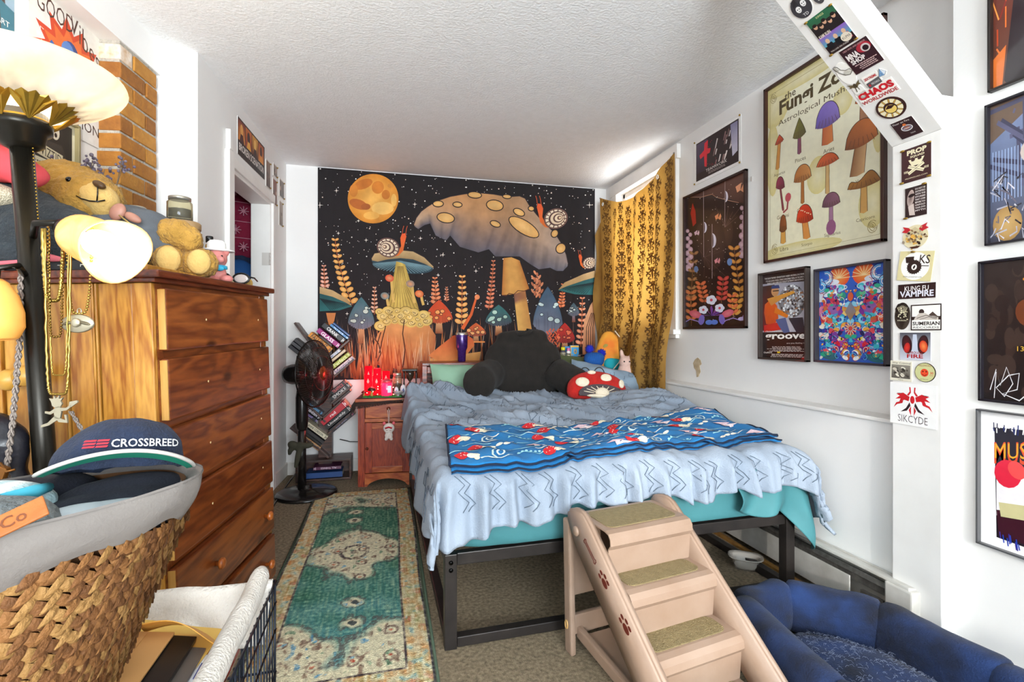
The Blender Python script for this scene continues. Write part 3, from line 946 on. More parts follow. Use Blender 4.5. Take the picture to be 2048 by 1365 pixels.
# pillow in the duvet's pattern
bp = cushion('bed_pillow', 'blue grey pillow with stitched squares leaning by the curtain', pillow_mb(.56, .40, .17, 22, .1, 6, .02), M('pillow_blue', '#7f95a9', .8, col2='#93a8ba', nscale=4, bump=.2, bscale=150), (1.575, 3.40, .725), (radians(-44), radians(13), radians(-20)))
mb = MB()
for (x, z) in ((.02, .06), (.12, -.02), (-.1, .02), (.16, .1), (-.16, -.06), (.05, -.1)):
 dd = max(0, (1 - abs(x / .31) ** 2.4)) ** .55 * max(0, (1 - abs(z / .22) ** 2.4)) ** .55
 y = -.085 * dd - .004
 mb.tube([(x, y, z), (x + .03, y, z), (x + .03, y, z + .03), (x, y, z + .03)], .0014, 4, False, True)
 mb.tube([(x - .06, y + .004, z - .04), (x - .03, y, z - .04), (x - .03, y, z - .01)], .0014, 4, False)
tag(part('stitching', mb, STITCH, bp), kind='stuff')
# black backrest pillow with arms
FLUFF = M('black_velour', '#15120f', .95, col2='#241f1b', nscale=18, sheen=.35, bump=.4, bscale=240)
br_ = thing('backrest_pillow', 'big black backrest pillow with two arms in the middle of the bed', 'pillow', (.985, 3.52, .665), radians(-10))
shp = [('e', (0, .10, .20), (.30, .12, .24), (radians(-10), 0, 0), 20, 12, .7), ('e', (0, .13, .36), (.20, .10, .125), (radians(-10), 0, 0), 20, 12, .6),
       ('e', (.10, .14, .41), (.10, .09, .085), (radians(-12), 0, 0), 16, 10, .8), ('e', (-.11, .14, .40), (.10, .09, .08), (radians(-12), 0, 0), 16, 10, .8),
       ('t', [(-.24, .02, .17), (-.31, -.10, .14), (-.34, -.20, .12)], [.115, .115, .12]), ('t', [(.24, .02, .17), (.32, -.09, .13), (.37, -.18, .10)], [.115, .115, .115]),
       ('e', (-.345, -.215, .115), (.108, .075, .115), None, 16, 10), ('e', (.375, -.195, .095), (.10, .07, .10), None, 16, 10)]
blob('body', shp, FLUFF, br_, .014, 8, lambda p, n: p + n * .006 * noise.noise(p * 16))
mb = MB().tube([(-.075, .10, .47), (-.03, .05, .455), (.02, .04, .462), (.06, .07, .485), (.03, .1, .495)], [.008, .016, .016, .014, .008], 8)
part('carry_handle', mb, FLUFF, br_)
# mushroom cushion
RED = M('red_chenille', '#c5231c', .95, col2='#a0150f', nscale=30, sheen=.4, bump=.6, bscale=200)
CREAM = M('cream_chenille', '#efe3cc', .95, col2='#ddcdb2', nscale=30, bump=.6, bscale=200)
GILL = M('grey_gills', '#4b4245', .95, bump=.5, bscale=200)
mc = thing('mushroom_cushion', 'red mushroom shaped cushion with cream spots, standing on the duvet', 'cushion', (1.40, 3.13, .672), (radians(-24), radians(4), radians(-8)))
cap_out = []
for k in range(25):
 a = pi * k / 24; cap_out.append((.215 * cos(a), .045 + .16 * sin(a) ** .8))
cap_out += [(-.205, .012), (-.16, -.002), (.16, -.002), (.205, .012)]
def puff(pts, th, cx, cz):
 mb = MB(); n = len(pts)
 vs = [(cx, -th, cz)]; rings = [(.45, .93), (.8, .72), (.95, .4), (1.0, 0)]
 for s, t in rings:
  for p in pts: vs.append((cx + (p[0] - cx) * s, -th * t, cz + (p[1] - cz) * s))
 for s, t in reversed(rings[:-1]):
  for p in pts: vs.append((cx + (p[0] - cx) * s, th * t, cz + (p[1] - cz) * s))
 vs.append((cx, th, cz)); R = 7
 fs = [(0, 1 + (k + 1) % n, 1 + k) for k in range(n)]
 for j in range(R - 1):
  for k in range(n):
   k2 = (k + 1) % n; fs.append((1 + j * n + k, 1 + j * n + k2, 1 + (j + 1) * n + k2, 1 + (j + 1) * n + k))
 last = len(vs) - 1
 for k in range(n): fs.append((1 + (R - 1) * n + k, 1 + (R - 1) * n + (k + 1) % n, last))
 mb.add(vs, fs); return mb
part('cap', puff(cap_out, .055, 0, .09), RED, mc)
def disc(cx, cz, rx, rz, y, rot=0, t=.008, n=18):
 pts = [(cx + rx * cos(2 * pi * k / n) * cos(rot) - rz * sin(2 * pi * k / n) * sin(rot), cz + rx * cos(2 * pi * k / n) * sin(rot) + rz * sin(2 * pi * k / n) * cos(rot)) for k in range(n)]
 return MB().prism(pts, t, 'y', (0, y, 0))
for cx, cz, rx, rz in ((-.115, .105, .048, .034), (.055, .145, .042, .028), (-.045, .182, .030, .014), (.165, .11, .022, .03)):
 rho = sqrt((cx / .215) ** 2 + ((cz - .09) / .125) ** 2); tq = 1 - .28 * (rho / .8) ** 2 if rho < .8 else .72 - 1.9 * (rho - .8)
 part('spot', MB().ell((cx, -.055 * tq - .002, cz), (rx, .010, rz), ((cz - .09) * 3.4, 0, cx * 1.8), 18, 8), CREAM, mc)
g = [(.02 + .165 * cos(pi * k / 16), .02 + .075 * sin(pi * k / 16)) for k in range(17)] + [(-.14, .006), (.18, .006)]
part('gills', MB().prism(g, .01, 'y', (0, -.053, 0)), GILL, mc)
for k in range(9):
 a = pi * (k + .7) / 9.6
 mb = MB().tube([(.02 + .06 * cos(a), -.06, .02 + .03 * sin(a)), (.02 + .135 * cos(a), -.058, .02 + .062 * sin(a))], .0032, 6)
 part('gill_line', mb, CREAM, mc)
part('stem', puff([(.02 + .052 * cos(2 * pi * k / 20), .028 + .045 * sin(2 * pi * k / 20)) for k in range(20)], .03, .02, .03), CREAM, mc).location = (0, -.05, 0)
part('stem_foot', MB().ell((-.01, -.07, .004), (.085, .02, .012)), CREAM, mc)
# headband with ears resting on the cushion
hbnd = thing('wire_headband', 'thin black headband with two wire ears lying behind the mushroom cushion', 'headband', (1.43, 3.30, .83), radians(-8))
mb = MB()
for cx in (-.05, .055): mb.tube([(cx + .04 * cos(a), 0, .052 * sin(a)) for a in [pi * k / 10 for k in range(11)]], .004, 6)
part('wire_ears', mb, M('black_wire', '#161616', .5), hbnd)
part('band', MB().tube([(-.11, 0, -.02), (-.05, -.01, 0), (0, -.01, .004), (.05, -.01, 0), (.11, 0, -.02)], .004, 6), M('black_wire'), hbnd)
# tie-dye drawstring bag
td = thing('tie_dye_bag', 'orange and turquoise tie-dye drawstring bag slumped in the corner by the curtain', 'bag', (1.795, 3.74, .845), (radians(-8), radians(-4), radians(-16)))
TD = M('tie_dye', '#e0782a', .85, col2='#e9b13e', nscale=7, contrast=1.6, detail=2, sheen=.2)
TD2 = M('tie_dye_teal', '#17a7b8', .85, col2='#1b8f93', nscale=6)
tdp = [(.16 * cos(a) * (1 - .30 * sst(0, 1, sin(a))), .15 * sin(a) + .14) for a in [2 * pi * k / 26 for k in range(26)]]
tdp = [(-.14, -.02), (.14, -.03), (.16, .03), (.135, .12), (.085, .24), (.05, .30), (.0, .315), (-.05, .30), (-.10, .20), (-.15, .08), (-.16, .02)]
part('bag_body', puff(tdp, .075, 0, .12), TD, td, subsurf=1)
part('teal_panel', puff([(-.06, -.03), (.12, -.035), (.135, .03), (.05, .07), (-.055, .09), (-.075, .03)], .03, .03, .02), TD2, td, subsurf=1).location = (0, -.06, 0)
part('blue_green_blotch', puff([(-.06, .15), (.0, .14), (.04, .17), (.03, .20), (-.03, .21), (-.07, .18)], .012, -.01, .175), M('tie_dye_blot', '#8f8a4a', .85, col2='#a98a3c', nscale=20), td, subsurf=1).location = (0, -.058, 0)
part('drawstring', MB().tube([(.05, -.05, .30), (.10, -.06, .22), (.085, -.09, .10), (.05, -.10, .03), (.0, -.10, -.02)], .005, 6), M('cream_cord', '#e8dcc8', .8), td)
# blue knit hat with pompoms
KN = M('blue_knit', '#123f86', .95, col2='#1f62ab', nscale=40, kind='wave', distort=2, bump=.6, bscale=90)
ph_ = thing('pompom_hat', 'small blue knit hat with two dark blue pompoms lying on the pillows', 'hat', (1.575, 3.60, .895), (0, radians(8), radians(-14)))
blob('hat_body', [('e', (0, 0, .03), (.082, .07, .055), None, 16, 10, .8), ('e', (.02, -.02, .05), (.06, .05, .04))], KN, ph_, .007, 3)
def pompom(c, r, mat, parent, n=150, seed=1):
 rr = random.Random(seed); mb = MB(); mb.ell(c, r * .72, None, 10, 8)
 for k in range(n):
  d = Vector((rr.gauss(0, 1), rr.gauss(0, 1), rr.gauss(0, 1))).normalized()
  s = d.orthogonal().normalized() * r * .10
  p0 = Vector(c) + d * r * .5; p1 = Vector(c) + d * r * rr.uniform(.92, 1.1); w = d.cross(s)
  mb.add([p0 + s, p0 - s * .5 + w * .87, p0 - s * .5 - w * .87, p1], [(0, 1, 3), (1, 2, 3), (2, 0, 3)])
 return mb.build('pompom', mat, parent)
PP = M('pompom_blue', '#10159a', .95, col2='#1a2bb0', nscale=30, sheen=.4)
pompom((-.045, .0, .105), .042, PP, ph_, seed=2); pompom((.055, .01, .085), .042, PP, ph_, seed=3)
# pale plush toy half hidden behind the blue pillow
pk = thing('plush_toy', 'small pale pink plush toy with tall ears behind the blue pillow', 'plush toy', (1.815, 3.50, .82), radians(-16))
PKM = M('pale_pink_plush', '#e3c3b6', .95, col2='#d3aa9b', nscale=30, sheen=.5, bump=.5, bscale=150)
blob('body', [('e', (0, 0, .0), (.075, .06, .09)), ('e', (-.01, -.01, .085), (.055, .05, .05)), ('e', (-.04, -.01, .14), (.017, .014, .05), (0, -.2, 0)), ('e', (.03, -.01, .135), (.017, .014, .045), (0, .3, 0)), ('e', (.07, -.02, .03), (.03, .03, .06), (0, -.4, 0))], PKM, pk, .008, 4)
for sx in (-1, 1): part('eye', MB().ell((-.012 + sx * .02, -.056, .092), .006, None, 8, 6), M('black_bead', '#0a0a0a', .2), pk)
# small pink pillow behind toy and white crumpled cloth below the hat
wc = thing('crumpled_cloth', 'crumpled white cloth under the blue pompom hat', 'cloth', (1.50, 3.58, .84), 0)
blob('cloth', [('e', (0, 0, 0), (.09, .06, .05)), ('e', (.07, .02, .02), (.06, .05, .045)), ('e', (-.05, .01, -.02), (.07, .05, .04))], M('white_cloth', '#dcd9d8', .85), wc, .008, 3, lambda p, n: p + n * .012 * noise.noise(p * 28))

# ------------------------------------------------------------------ things on the headboard shelf
TUMB = M('purple_glitter', '#2c1552', .25, col2='#4a2a7a', nscale=60, metal=.35, coat=.4)
tb = thing('tumbler', 'tall dark purple glitter travel tumbler standing on the headboard', 'tumbler', (.585, 3.99, .90))
part('cup', MB().lathe([(.028, 0), (.032, .004), (.036, .09), (.04, .098), (.047, .115), (.05, .225), (.049, .228), (.044, .222), (.03, .02)], 28, cap=False), TUMB, tb)
part('steel_rim', MB().lathe([(.0505, .218), (.0505, .236), (.047, .238), (.045, .222)], 28, cap=False), M('brushed_steel', '#c9c7c4', .25, metal=.9), tb)
part('lid', MB().lathe([(.046, .228), (.044, .234), (0.0001, .236)], 24), M('clear_plastic_dark', '#3a3040', .2), tb)
PAPER = M('page_block', '#e7dfcd', .9, col2='#cfc4ac', nscale=120, stretch=(1, 1, 12))
_bk = {}
def book(label, col, loc, rot, w, t, h, group, title=None, tcol='#f2efe6', parent_cat='book', tsize=.55, tcol2=None, hard=False, spine_label=None):
 """w: depth front-back (cover width), t: thickness, h: height. Local: spine faces -Y, height along Z, thickness along X, origin at the bottom centre of the spine"""
 b = thing('book', label, 'book', loc, rot, group)
 cm = M('book_' + col.lstrip('#'), col, .45, coat=.15)
 c = MB()
 tk = .0022 if not hard else .003
 c.box((-t / 2 + tk / 2, w / 2, h / 2), (tk, w, h)); c.box((t / 2 - tk / 2, w / 2, h / 2), (tk, w, h)); c.box((0, tk / 2, h / 2), (t, tk, h))
 part('cover', c, cm, b)
 part('pages', MB().box((0, w / 2 - .001, h / 2), (t - 2 * tk, w - .006, h - (.012 if hard else .003))), PAPER, b)
 if title:
  a = Art(t, h, dw=100 * t, dh=100 * h)
  L_ = h * 100 * .72
  a.text(title, 50 * t, h * 45, t * 100 * tsize, tcol, 1, width=min(L_, len(title) * t * 100 * tsize * .8), rot=90, bold=.02)
  a.poly([(10 * t, h * 91), (90 * t, h * 91), (90 * t, h * 93), (10 * t, h * 93)], tcol2 or tcol, 1)
  a.poly([(30 * t, h * 95), (70 * t, h * 95), (70 * t, h * 98), (30 * t, h * 98)], tcol2 or tcol, 1)
  a.build('spine_print', print_mat('book_print', .4, .1, .05), b)
 return b
FLAT = lambda z: (0, radians(90), z)
book('red spined book lying flat on the headboard beside the curtain', '#d3202c', (1.79, 3.90, .905), (0, radians(-90), radians(-4)), .16, .032, .24, 'books on the headboard', 'TABOO GARDENS', '#ffd9d0')
book('black book lying flat on top of the red book on the headboard', '#141318', (1.76, 3.91, .94), (0, radians(-90), radians(2)), .13, .014, .17, 'books on the headboard')
# boxes and bottles
def carton(label, col, loc, sz, rot, face=None):
 c = thing('small_box', label, 'box', loc, rot, 'boxes on the headboard')
 box_part('carton', (0, 0, sz[2] / 2), sz, M('carton_' + col.lstrip('#'), col, .5), c, .002)
 if face:
  a = Art(sz[0] * .98, sz[2] * .96, dw=100, dh=100); face(a)
  o = a.build('label_print', print_mat('carton_print', .4, .1, .05), c); o.location = (0, -sz[1] / 2 - .0004, sz[2] * .02)
 return c
def f_yb(a):
 a.bg('#3aa0dc'); a.poly([(0, 0), (100, 0), (100, 12), (0, 12)], '#e8b62c', 1); a.poly([(0, 12), (8, 12), (8, 100), (0, 100)], '#e8b62c', 1)
 a.ell(58, 42, 18, 18, '#d6a53a', 1); a.ell(58, 42, 9, 9, '#2b6f9e', 2); a.poly([(20, 62), (30, 62), (30, 70), (20, 70)], '#e8b62c', 1)
carton('bright blue and yellow small box standing on the red book', '#3f9ad2', (1.565, 3.99, .902), (.075, .04, .125), radians(-6), f_yb)
carton('plain blue small box behind the yellow edged one', '#2b86c4', (1.515, 4.02, .902), (.06, .03, .115), radians(-6))
def bottle(label, capc, loc, h, r, lab, seed):
 b = thing('supplement_bottle', label, 'bottle', loc, 0, 'bottles on the headboard')
 part('bottle_body', MB().lathe([(r * .92, 0), (r, .003), (r, h * .66), (r * .8, h * .74), (r * .62, h * .77), (r * .62, h * .8)], 20), M('bottle_' + lab.lstrip('#'), lab, .3), b)
 part('cap', MB().lathe([(r * .78, h * .78), (r * .8, h * .79), (r * .78, h), (r * .7, h * 1.01)], 20), M('cap_' + capc.lstrip('#'), capc, .35), b)
 part('label_band', MB().lathe([(r * 1.01, h * .12), (r * 1.01, h * .6)], 20, cap=False), M('blabel_%d' % seed, '#d8cfae', .5, col2='#4a4436', nscale=22, stretch=(1, 1, 3), contrast=3), b)
 return b
bottle('cream bottle with a navy cap on the headboard', '#1e2a66', (1.37, 3.93, .90), .115, .024, '#cdbd93', 1)
bottle('grey bottle with a yellow cap on the headboard', '#d9d222', (1.445, 3.94, .90), .112, .023, '#4c4a52', 2)
bottle('white bottle with a red cap half behind the black backrest', '#b01f22', (1.30, 3.93, .90), .115, .022, '#d9d4cf', 3)
bottle('short white bottle with a pink cap beside the blue boxes', '#d46fa0', (1.495, 3.94, .90), .105, .018, '#e0dcd8', 4)
# clear plastic food tub on the carpet under the bed
pt = thing('plastic_tub', 'small clear plastic tub on the carpet under the bed', 'tub', (1.66, 2.0, 0), radians(-35))
TUB = M('cloudy_plastic', '#cfcac2', .25, alpha=.55, trans=.3)
def tubw(u, v):
 a = 2 * pi * u; r = [(.048, .028, .002), (.056, .035, .03), (.064, .042, .055), (.078, .055, .06), (.078, .055, .064), (.060, .038, .055), (.045, .026, .008)]
 i = min(int(v * 6), 5); f = v * 6 - i
 rx, ry, z = (r[i][k] + (r[i + 1][k] - r[i][k]) * f for k in range(3))
 e = .7; return (rx * math.copysign(abs(cos(a)) ** e, cos(a)), ry * math.copysign(abs(sin(a)) ** e, sin(a)), z)
mb = MB().grid(tubw, 36, 7, True, True); mb.f.append(list(range(36))[::-1]); mb.sm.append(True)
part('tub_shell', mb, TUB, pt)
# ================================================================== LEFT: DRESSER, LAMP, BASKET, CRATE
PINE = [wood('pine_side_a', '#925818', '#bd8838', 'z', 8, .35), wood('pine_side_b', '#864c14', '#b27c30', 'z', 9, .35), wood('pine_side_c', '#9a6420', '#c49242', 'z', 7, .35)]
DRW = [wood('drawer_wood_a', '#602a12', '#8e4c20', 'x', 5.5, .3), wood('drawer_wood_b', '#582610', '#84431c', 'x', 6.5, .3)]
DTOP = wood('dresser_top_wood', '#42180d', '#6f3018', 'x', 7, .3, False)
ENDG = M('pale_end_grain', '#c79a55', .5, col2='#a9762f', nscale=40, stretch=(1, 1, .2))
DW, DD = .79, .47
ds = thing('dresser', 'tall six drawer wooden dresser, orange pine side and red brown drawers', 'dresser', (-.630, 1.648, 0), (radians(-1.2), radians(-1.4), radians(81)))
box_part('top_board', (DW / 2, DD / 2 - .012, 1.300), (DW + .05, DD + .05, .022), DTOP, ds, .006)
box_part('top_molding', (DW / 2, DD / 2 - .006, 1.283), (DW + .024, DD + .024, .014), DTOP, ds, .004)
# near side: stile and tongue-and-groove boards, each a plank
ys = [0, .062, .072, .155, .165, .176, .245, .256, .33, .341, .405, DD]
wid = [('corner_post', 0, .054, .0), ('plank', .058, .148, .008), ('bead', .151, .157, .004), ('bead', .160, .166, .004), ('plank', .169, .232, .008), ('bead', .235, .241, .004), ('plank', .244, .318, .008), ('bead', .321, .327, .004), ('plank', .330, .402, .008), ('corner_post', .406, DD, .0)]
for k, (nm, a, b, inset) in enumerate(wid):
 box_part(nm, (.010 + inset, (a + b) / 2, .64), (.02, b - a, 1.27), PINE[k % 3], ds, .0025)
box_part('side_panel', (DW - .01, DD / 2, .64), (.02, DD, 1.27), PINE[0], ds)
box_part('back_panel', (DW / 2, DD - .006, .64), (DW - .04, .01, 1.27), PINE[1], ds)
box_part('face_stile', (.03, .01, .64), (.035, .02, 1.27), DRW[0], ds, .002)
box_part('face_stile', (DW - .028, .01, .64), (.05, .02, 1.27), DRW[0], ds, .002)
tops = [1.262, 1.052, .842, .632, .422, .212]
for k, zt in enumerate(tops):
 hgt = .186
 d = box_part('drawer', (DW / 2 + .004, -.011, zt - hgt / 2), (DW - .05, .022, hgt), DRW[k % 2], ds, .006)
 box_part('drawer_edge', (.0275, -.0105, zt - hgt / 2), (.005, .020, hgt - .008), ENDG, d, .001)
 box_part('drawer_box', (DW / 2, .2, zt - hgt / 2), (DW - .09, .38, hgt - .03), PINE[1], ds)
 if k >= 4:
  for x in (.25, .665):
   MB().lathe([(.008, 0), (.008, .012), (.012, .014), (.019, .020), (.019, .027), (.013, .033), (0.0001, .034)], 18, (x, -.022, zt - hgt * .5), (radians(90), 0, 0)).build('knob', wood('knob_wood', '#8a4218', '#b9692c', 'z', 20, .3, False), d)
 else:
  for x in (.25, .665):
   MB().cyl((x, -.0225, zt - hgt * .5), (x, -.0215, zt - hgt * .5), .004, n=8).build('screw_hole', M('pale_hole', '#e7cf9a', .6), d)
for k in range(7): box_part('face_rail', (DW / 2, .012, 1.275 - k * .21), (DW - .08, .02, .03), DRW[1], ds)
box_part('plinth', (DW / 2, .012, .012), (DW, .022, .024), DRW[1], ds)
for y, z in ((.345, 1.01), (.30, 1.02)):
 MB().lathe([(.012, 0), (.012, .02), (.026, .03), (.030, .05), (.024, .068), (0.0001, .074)], 18, (0, y, z), (0, radians(-90), 0)).build('side_peg', M('pale_peg', '#c99a4c', .4, col2='#b5832f', nscale=20), ds)

DM = Matrix.LocRotScale(Vector((-.630, 1.648, 0)), Euler((radians(-1.2), radians(-1.4), radians(81))), None)
def dtop(x, y, z=0.0): return DM @ Vector((x, y, 1.312 + z))
DR = radians(81)
# ------------------------------------------------------------------ soft toys and odds on the dresser
FUR = M('golden_fur', '#96702c', .95, col2='#b88c40', nscale=22, stretch=(1, 1, 1), sheen=.5, bump=1.0, bscale=95)
FUR2 = M('muzzle_plush', '#cfae6c', .9, col2='#bf9a55', nscale=20, sheen=.4, bump=.4, bscale=120)
TEE = M('grey_tee', '#4d5258', .9, col2='#5c6066', nscale=12, bump=.2, bscale=200)
BEAD = M('black_bead', '#0a0a0a', .2)
tbx = thing('teddy_bear', 'large golden teddy bear in a grey shirt reclining on the dresser', 'teddy bear', (-.90, 2.03, 1.325))
def fur(p, n): return p + n * (.006 * noise.noise(p * 55) + .004 * noise.noise(p * 110))
hc = Vector((-.16, -.02, .275))
blob('head', [('e', hc, (.145, .12, .12), (0, .25, 0)), ('e', hc + Vector((.07, -.05, -.02)), (.11, .095, .095)), ('e', hc + Vector((-.125, -.085, .01)), (.05, .055, .06)), ('e', hc + Vector((-.10, .08, .05)), (.04, .05, .055)), ('e', hc + Vector((.02, -.02, -.07)), (.10, .09, .06))], FUR, tbx, .009, 3, fur)
mz = blob('muzzle', [('e', hc + Vector((.125, -.09, -.02)), (.062, .058, .05), (0, .5, -.5)), ('e', hc + Vector((.135, -.08, -.055)), (.04, .05, .035))], FUR2, tbx, .007, 4)
part('nose', MB().ell(hc + Vector((.150, -.137, .012)), (.022, .014, .012), (0, .5, -.3), 12, 8), M('brown_nose', '#4a3216', .5), tbx)
part('eye', MB().ell(hc + Vector((.063, -.128, .024)), .0095, None, 10, 8), BEAD, tbx)
part('smile', MB().tube([hc + Vector(p) for p in ((.090, -.142, -.030), (.108, -.150, -.040), (.130, -.152, -.046), (.150, -.148, -.046), (.168, -.140, -.038))], .0022, 5), BEAD, mz)
part('smile_line', MB().tube([hc + Vector(p) for p in ((.152, -.150, .002), (.153, -.152, -.02), (.150, -.150, -.045))], .002, 5), BEAD, mz)
blob('shirt', [('e', (.05, -.02, .15), (.15, .11, .10), (0, .35, 0)), ('e', (-.02, -.08, .16), (.10, .06, .06), (0, .3, 0)), ('e', (.16, -.03, .11), (.08, .09, .09))], TEE, tbx, .009, 5, lambda p, n: p + n * .006 * noise.noise(p * 22))
blob('arm', [('t', [(.15, -.09, .16), (.195, -.10, .15), (.225, -.10, .13)], [.045, .05, .045]), ('e', (.232, -.10, .13), (.04, .042, .048))], FUR, tbx, .008, 2, fur)
blob('leg', [('e', (.17, -.09, .055), (.055, .06, .058)), ('t', [(.12, -.02, .06), (.18, -.09, .06)], [.05, .055])], FUR, tbx, .008, 2, fur)
blob('leg', [('e', (.255, -.08, .052), (.058, .06, .055)), ('t', [(.16, .0, .06), (.25, -.07, .055)], [.05, .055])], FUR, tbx, .008, 2, fur)
part('foot_pad', MB().ell((.180, -.138, .055), (.036, .018, .045), (0, 0, .25)), FUR2, tbx)
part('foot_pad', MB().ell((.268, -.128, .05), (.036, .018, .043), (0, 0, .2)), FUR2, tbx)
bw = part('bow', MB().ell((.045, -.165, .20), (.022, .012, .030), (0, .5, 0)).ell((.085, -.160, .185), (.028, .010, .014), (0, .5, 0)), M('rose_ribbon', '#a87866', .5, col2='#8a5a4c', nscale=20), tbx)
part('neck_cord', MB().tube([(.05, -.172, .19), (.08, -.176, .165), (.11, -.17, .14), (.13, -.165, .12)], .0025, 6), M('gold_cord', '#b59a5c', .4, metal=.5), tbx)
wb = thing('wooden_board', 'thin pale wooden board lying under the teddy bear on the dresser', 'board', dtop(.25, .20), DR)
box_part('board', (0, 0, .009), (.46, .36, .016), PINE[2], wb, .003)
# dark plush lying under the bear
BPL = M('black_plush', '#23262a', .95, col2='#30373c', nscale=24, sheen=.4, bump=.8, bscale=130)
bp2 = thing('dark_plush', 'big dark grey plush animal under the teddy bear on the dresser', 'plush toy', dtop(.10, .33, .0), 0)
blob('body', [('e', (-.02, -.02, .10), (.17, .12, .115)), ('e', (-.12, .0, .16), (.15, .11, .11)), ('e', (.10, -.01, .07), (.12, .11, .07)), ('e', (-.14, -.08, .08), (.08, .07, .07))], BPL, bp2, .011, 4, lambda p, n: p + n * .006 * noise.noise(p * 40))
part('pink_ear', MB().ell((.03, -.125, .035), (.06, .012, .012), (0, .1, 0)), M('pink_felt', '#c2606a', .9), bp2)
cp2 = thing('dark_slipper', 'dark fuzzy slipper with pink lining at the left end of the dresser', 'slipper', dtop(.03, .36, .0), radians(-8))
blob('slipper', [('e', (0, -.02, .05), (.075, .055, .05)), ('e', (-.06, -.02, .04), (.05, .05, .04))], BPL, cp2, .008, 3)
part('lining', MB().tube([(-.085, -.06, .03), (-.02, -.078, .012), (.05, -.07, .02), (.082, -.045, .05)], .006, 6), M('pink_felt'), cp2)
# flat black book under them, its spine lettered
bk2 = thing('book', 'flat black book with spaced white letters under the plush on the dresser', 'book', dtop(-.006, .16, .0), DR)
box_part('cover', (.09, .09, .014), (.17, .24, .028), M('book_black', '#17161a', .5), bk2, .002)
a = Art(.20, .026, dw=200, dh=26)
for i, ch in enumerate('EW I L'):
 if ch != ' ': a.text(ch, 20 + i * 30, 13, 12, '#d8d5cc', 1, rot=90)
o = a.build('spine_print', print_mat('book_print', .4, .1, .05), bk2); o.rotation_euler = (0, 0, radians(-90)); o.location = (.004, .09, .0)
# red and cream clothes piled behind
rc = thing('red_garment', 'crumpled coral red garment piled behind the lamp on the dresser', 'garment', dtop(.02, .45, .27), 0)
blob('cloth', [('e', (-.06, 0, .06), (.14, .07, .06), (0, .1, 0)), ('e', (.07, -.02, .03), (.10, .06, .05), (0, .35, 0)), ('e', (-.12, .0, .03), (.08, .07, .08))], M('coral_cloth', '#c6313d', .85, col2='#d65258', nscale=9), rc, .01, 3, lambda p, n: p + n * .012 * noise.noise(p * 20))
cc = thing('waffle_cloth', 'cream waffle knit cloth folded under the red garment', 'cloth', dtop(.0, .42, .17), 0)
blob('cloth', [('e', (-.05, 0, .04), (.13, .08, .045))], M('cream_waffle', '#d8cdb4', .9, col2='#b9ad92', nscale=220, kind='voronoi', bump=.8, bscale=250), cc, .01, 2)
# mill, jars, canister behind the bear's feet
GL = M('jar_glass', '#f2ecd2', .05, trans=.92, ior=1.3)
LIDM = M('zinc_lid', '#b9b4a8', .3, metal=.8)
def mason(label, loc, r, h, fill, group='glass jars on the dresser'):
 j = thing('glass_jar', label, 'jar', loc, 0, group)
 part('jar_glass', MB().lathe([(r * .9, 0), (r, .006), (r, h * .78), (r * .82, h * .86), (r * .82, h * .97), (r * .78, h * .97), (r * .78, h * .85), (r * .94, h * .76), (r * .94, .01), (.0001, .008)], 26, cap=False), GL, j)
 part('jar_lid', MB().lathe([(r * .88, h * .88), (r * .88, h * 1.0), (r * .8, h * 1.02), (.0001, h * 1.02)], 26), LIDM, j)
 part('jar_content', MB().lathe([(r * .85, .014), (r * .85, h * .5), (.0001, h * .55)], 20), M('jar_fill_' + fill.lstrip('#'), fill, .8, col2='#6d5c2c', nscale=40), j)
 return j
cn = thing('canister', 'tan wooden canister with a lid standing below the glass jar on the dresser', 'canister', dtop(.65, .27), 0)
part('canister_body', MB().lathe([(.062, 0), (.064, .004), (.064, .235), (.06, .24)], 30), M('tan_canister', '#b8956a', .6, col2='#a9835a', nscale=8), cn)
part('lid', MB().lathe([(.067, .238), (.068, .242), (.068, .262), (.062, .268), (.0001, .268)], 30), M('tan_lid', '#a98a66', .5, col2='#96774f', nscale=9), cn)
mason('clear mason jar with metal lid standing on the tan canister', dtop(.65, .27, .268), .046, .10, '#a89a52')
mason('squat glass jar half hidden behind the clear mason jar', dtop(.55, .38, .195), .038, .11, '#6f6a4a')
bx = thing('cigar_box', 'small dark wooden box under the squat jar on the dresser', 'box', dtop(.54, .38), DR)
box_part('box_body', (0, 0, .096), (.14, .12, .19), DTOP, bx, .003)
ml = thing('pepper_mill', 'turned wooden pepper mill beside the brick chimney', 'pepper mill', dtop(.44, .38), 0)
part('mill_body', MB().lathe([(.04, 0), (.042, .01), (.036, .05), (.03, .12), (.034, .19), (.024, .22), (.022, .235)], 20), wood('mill_wood', '#6b3f1c', '#a8743a', 'z', 14, .35, False), ml)
part('mill_head', MB().lathe([(.018, .235), (.030, .25), (.033, .27), (.024, .29), (.010, .295), (.012, .305), (.0001, .312)], 20), wood('mill_wood'.replace('wood', 'head'), '#7a4a22', '#b5803f', 'z', 14, .35, False), ml)
sb = thing('tiny_bottle', 'tiny clear bottle with a black cap in front of the tan canister', 'bottle', dtop(.665, .17, .0), 0)
part('tall_stand', MB().lathe([(.02, 0), (.02, .13)], 14), M('dark_card', '#4b3d30', .7), sb)
part('bottle_glass', MB().lathe([(.014, .13), (.015, .135), (.015, .175), (.008, .182), (.008, .19)], 16), M('amber_clear', '#d9b45a', .1, trans=.6), sb)
part('cap', MB().lathe([(.014, .186), (.014, .21), (.012, .212)], 16), M('black_cap', '#141414', .4), sb)
df = thing('dried_flowers', 'sprigs of dried purple flowers standing behind the bear at the chimney', 'dried flowers', dtop(.30, .44), 0)
rf = random.Random(2); mb = MB(); fl = MB()
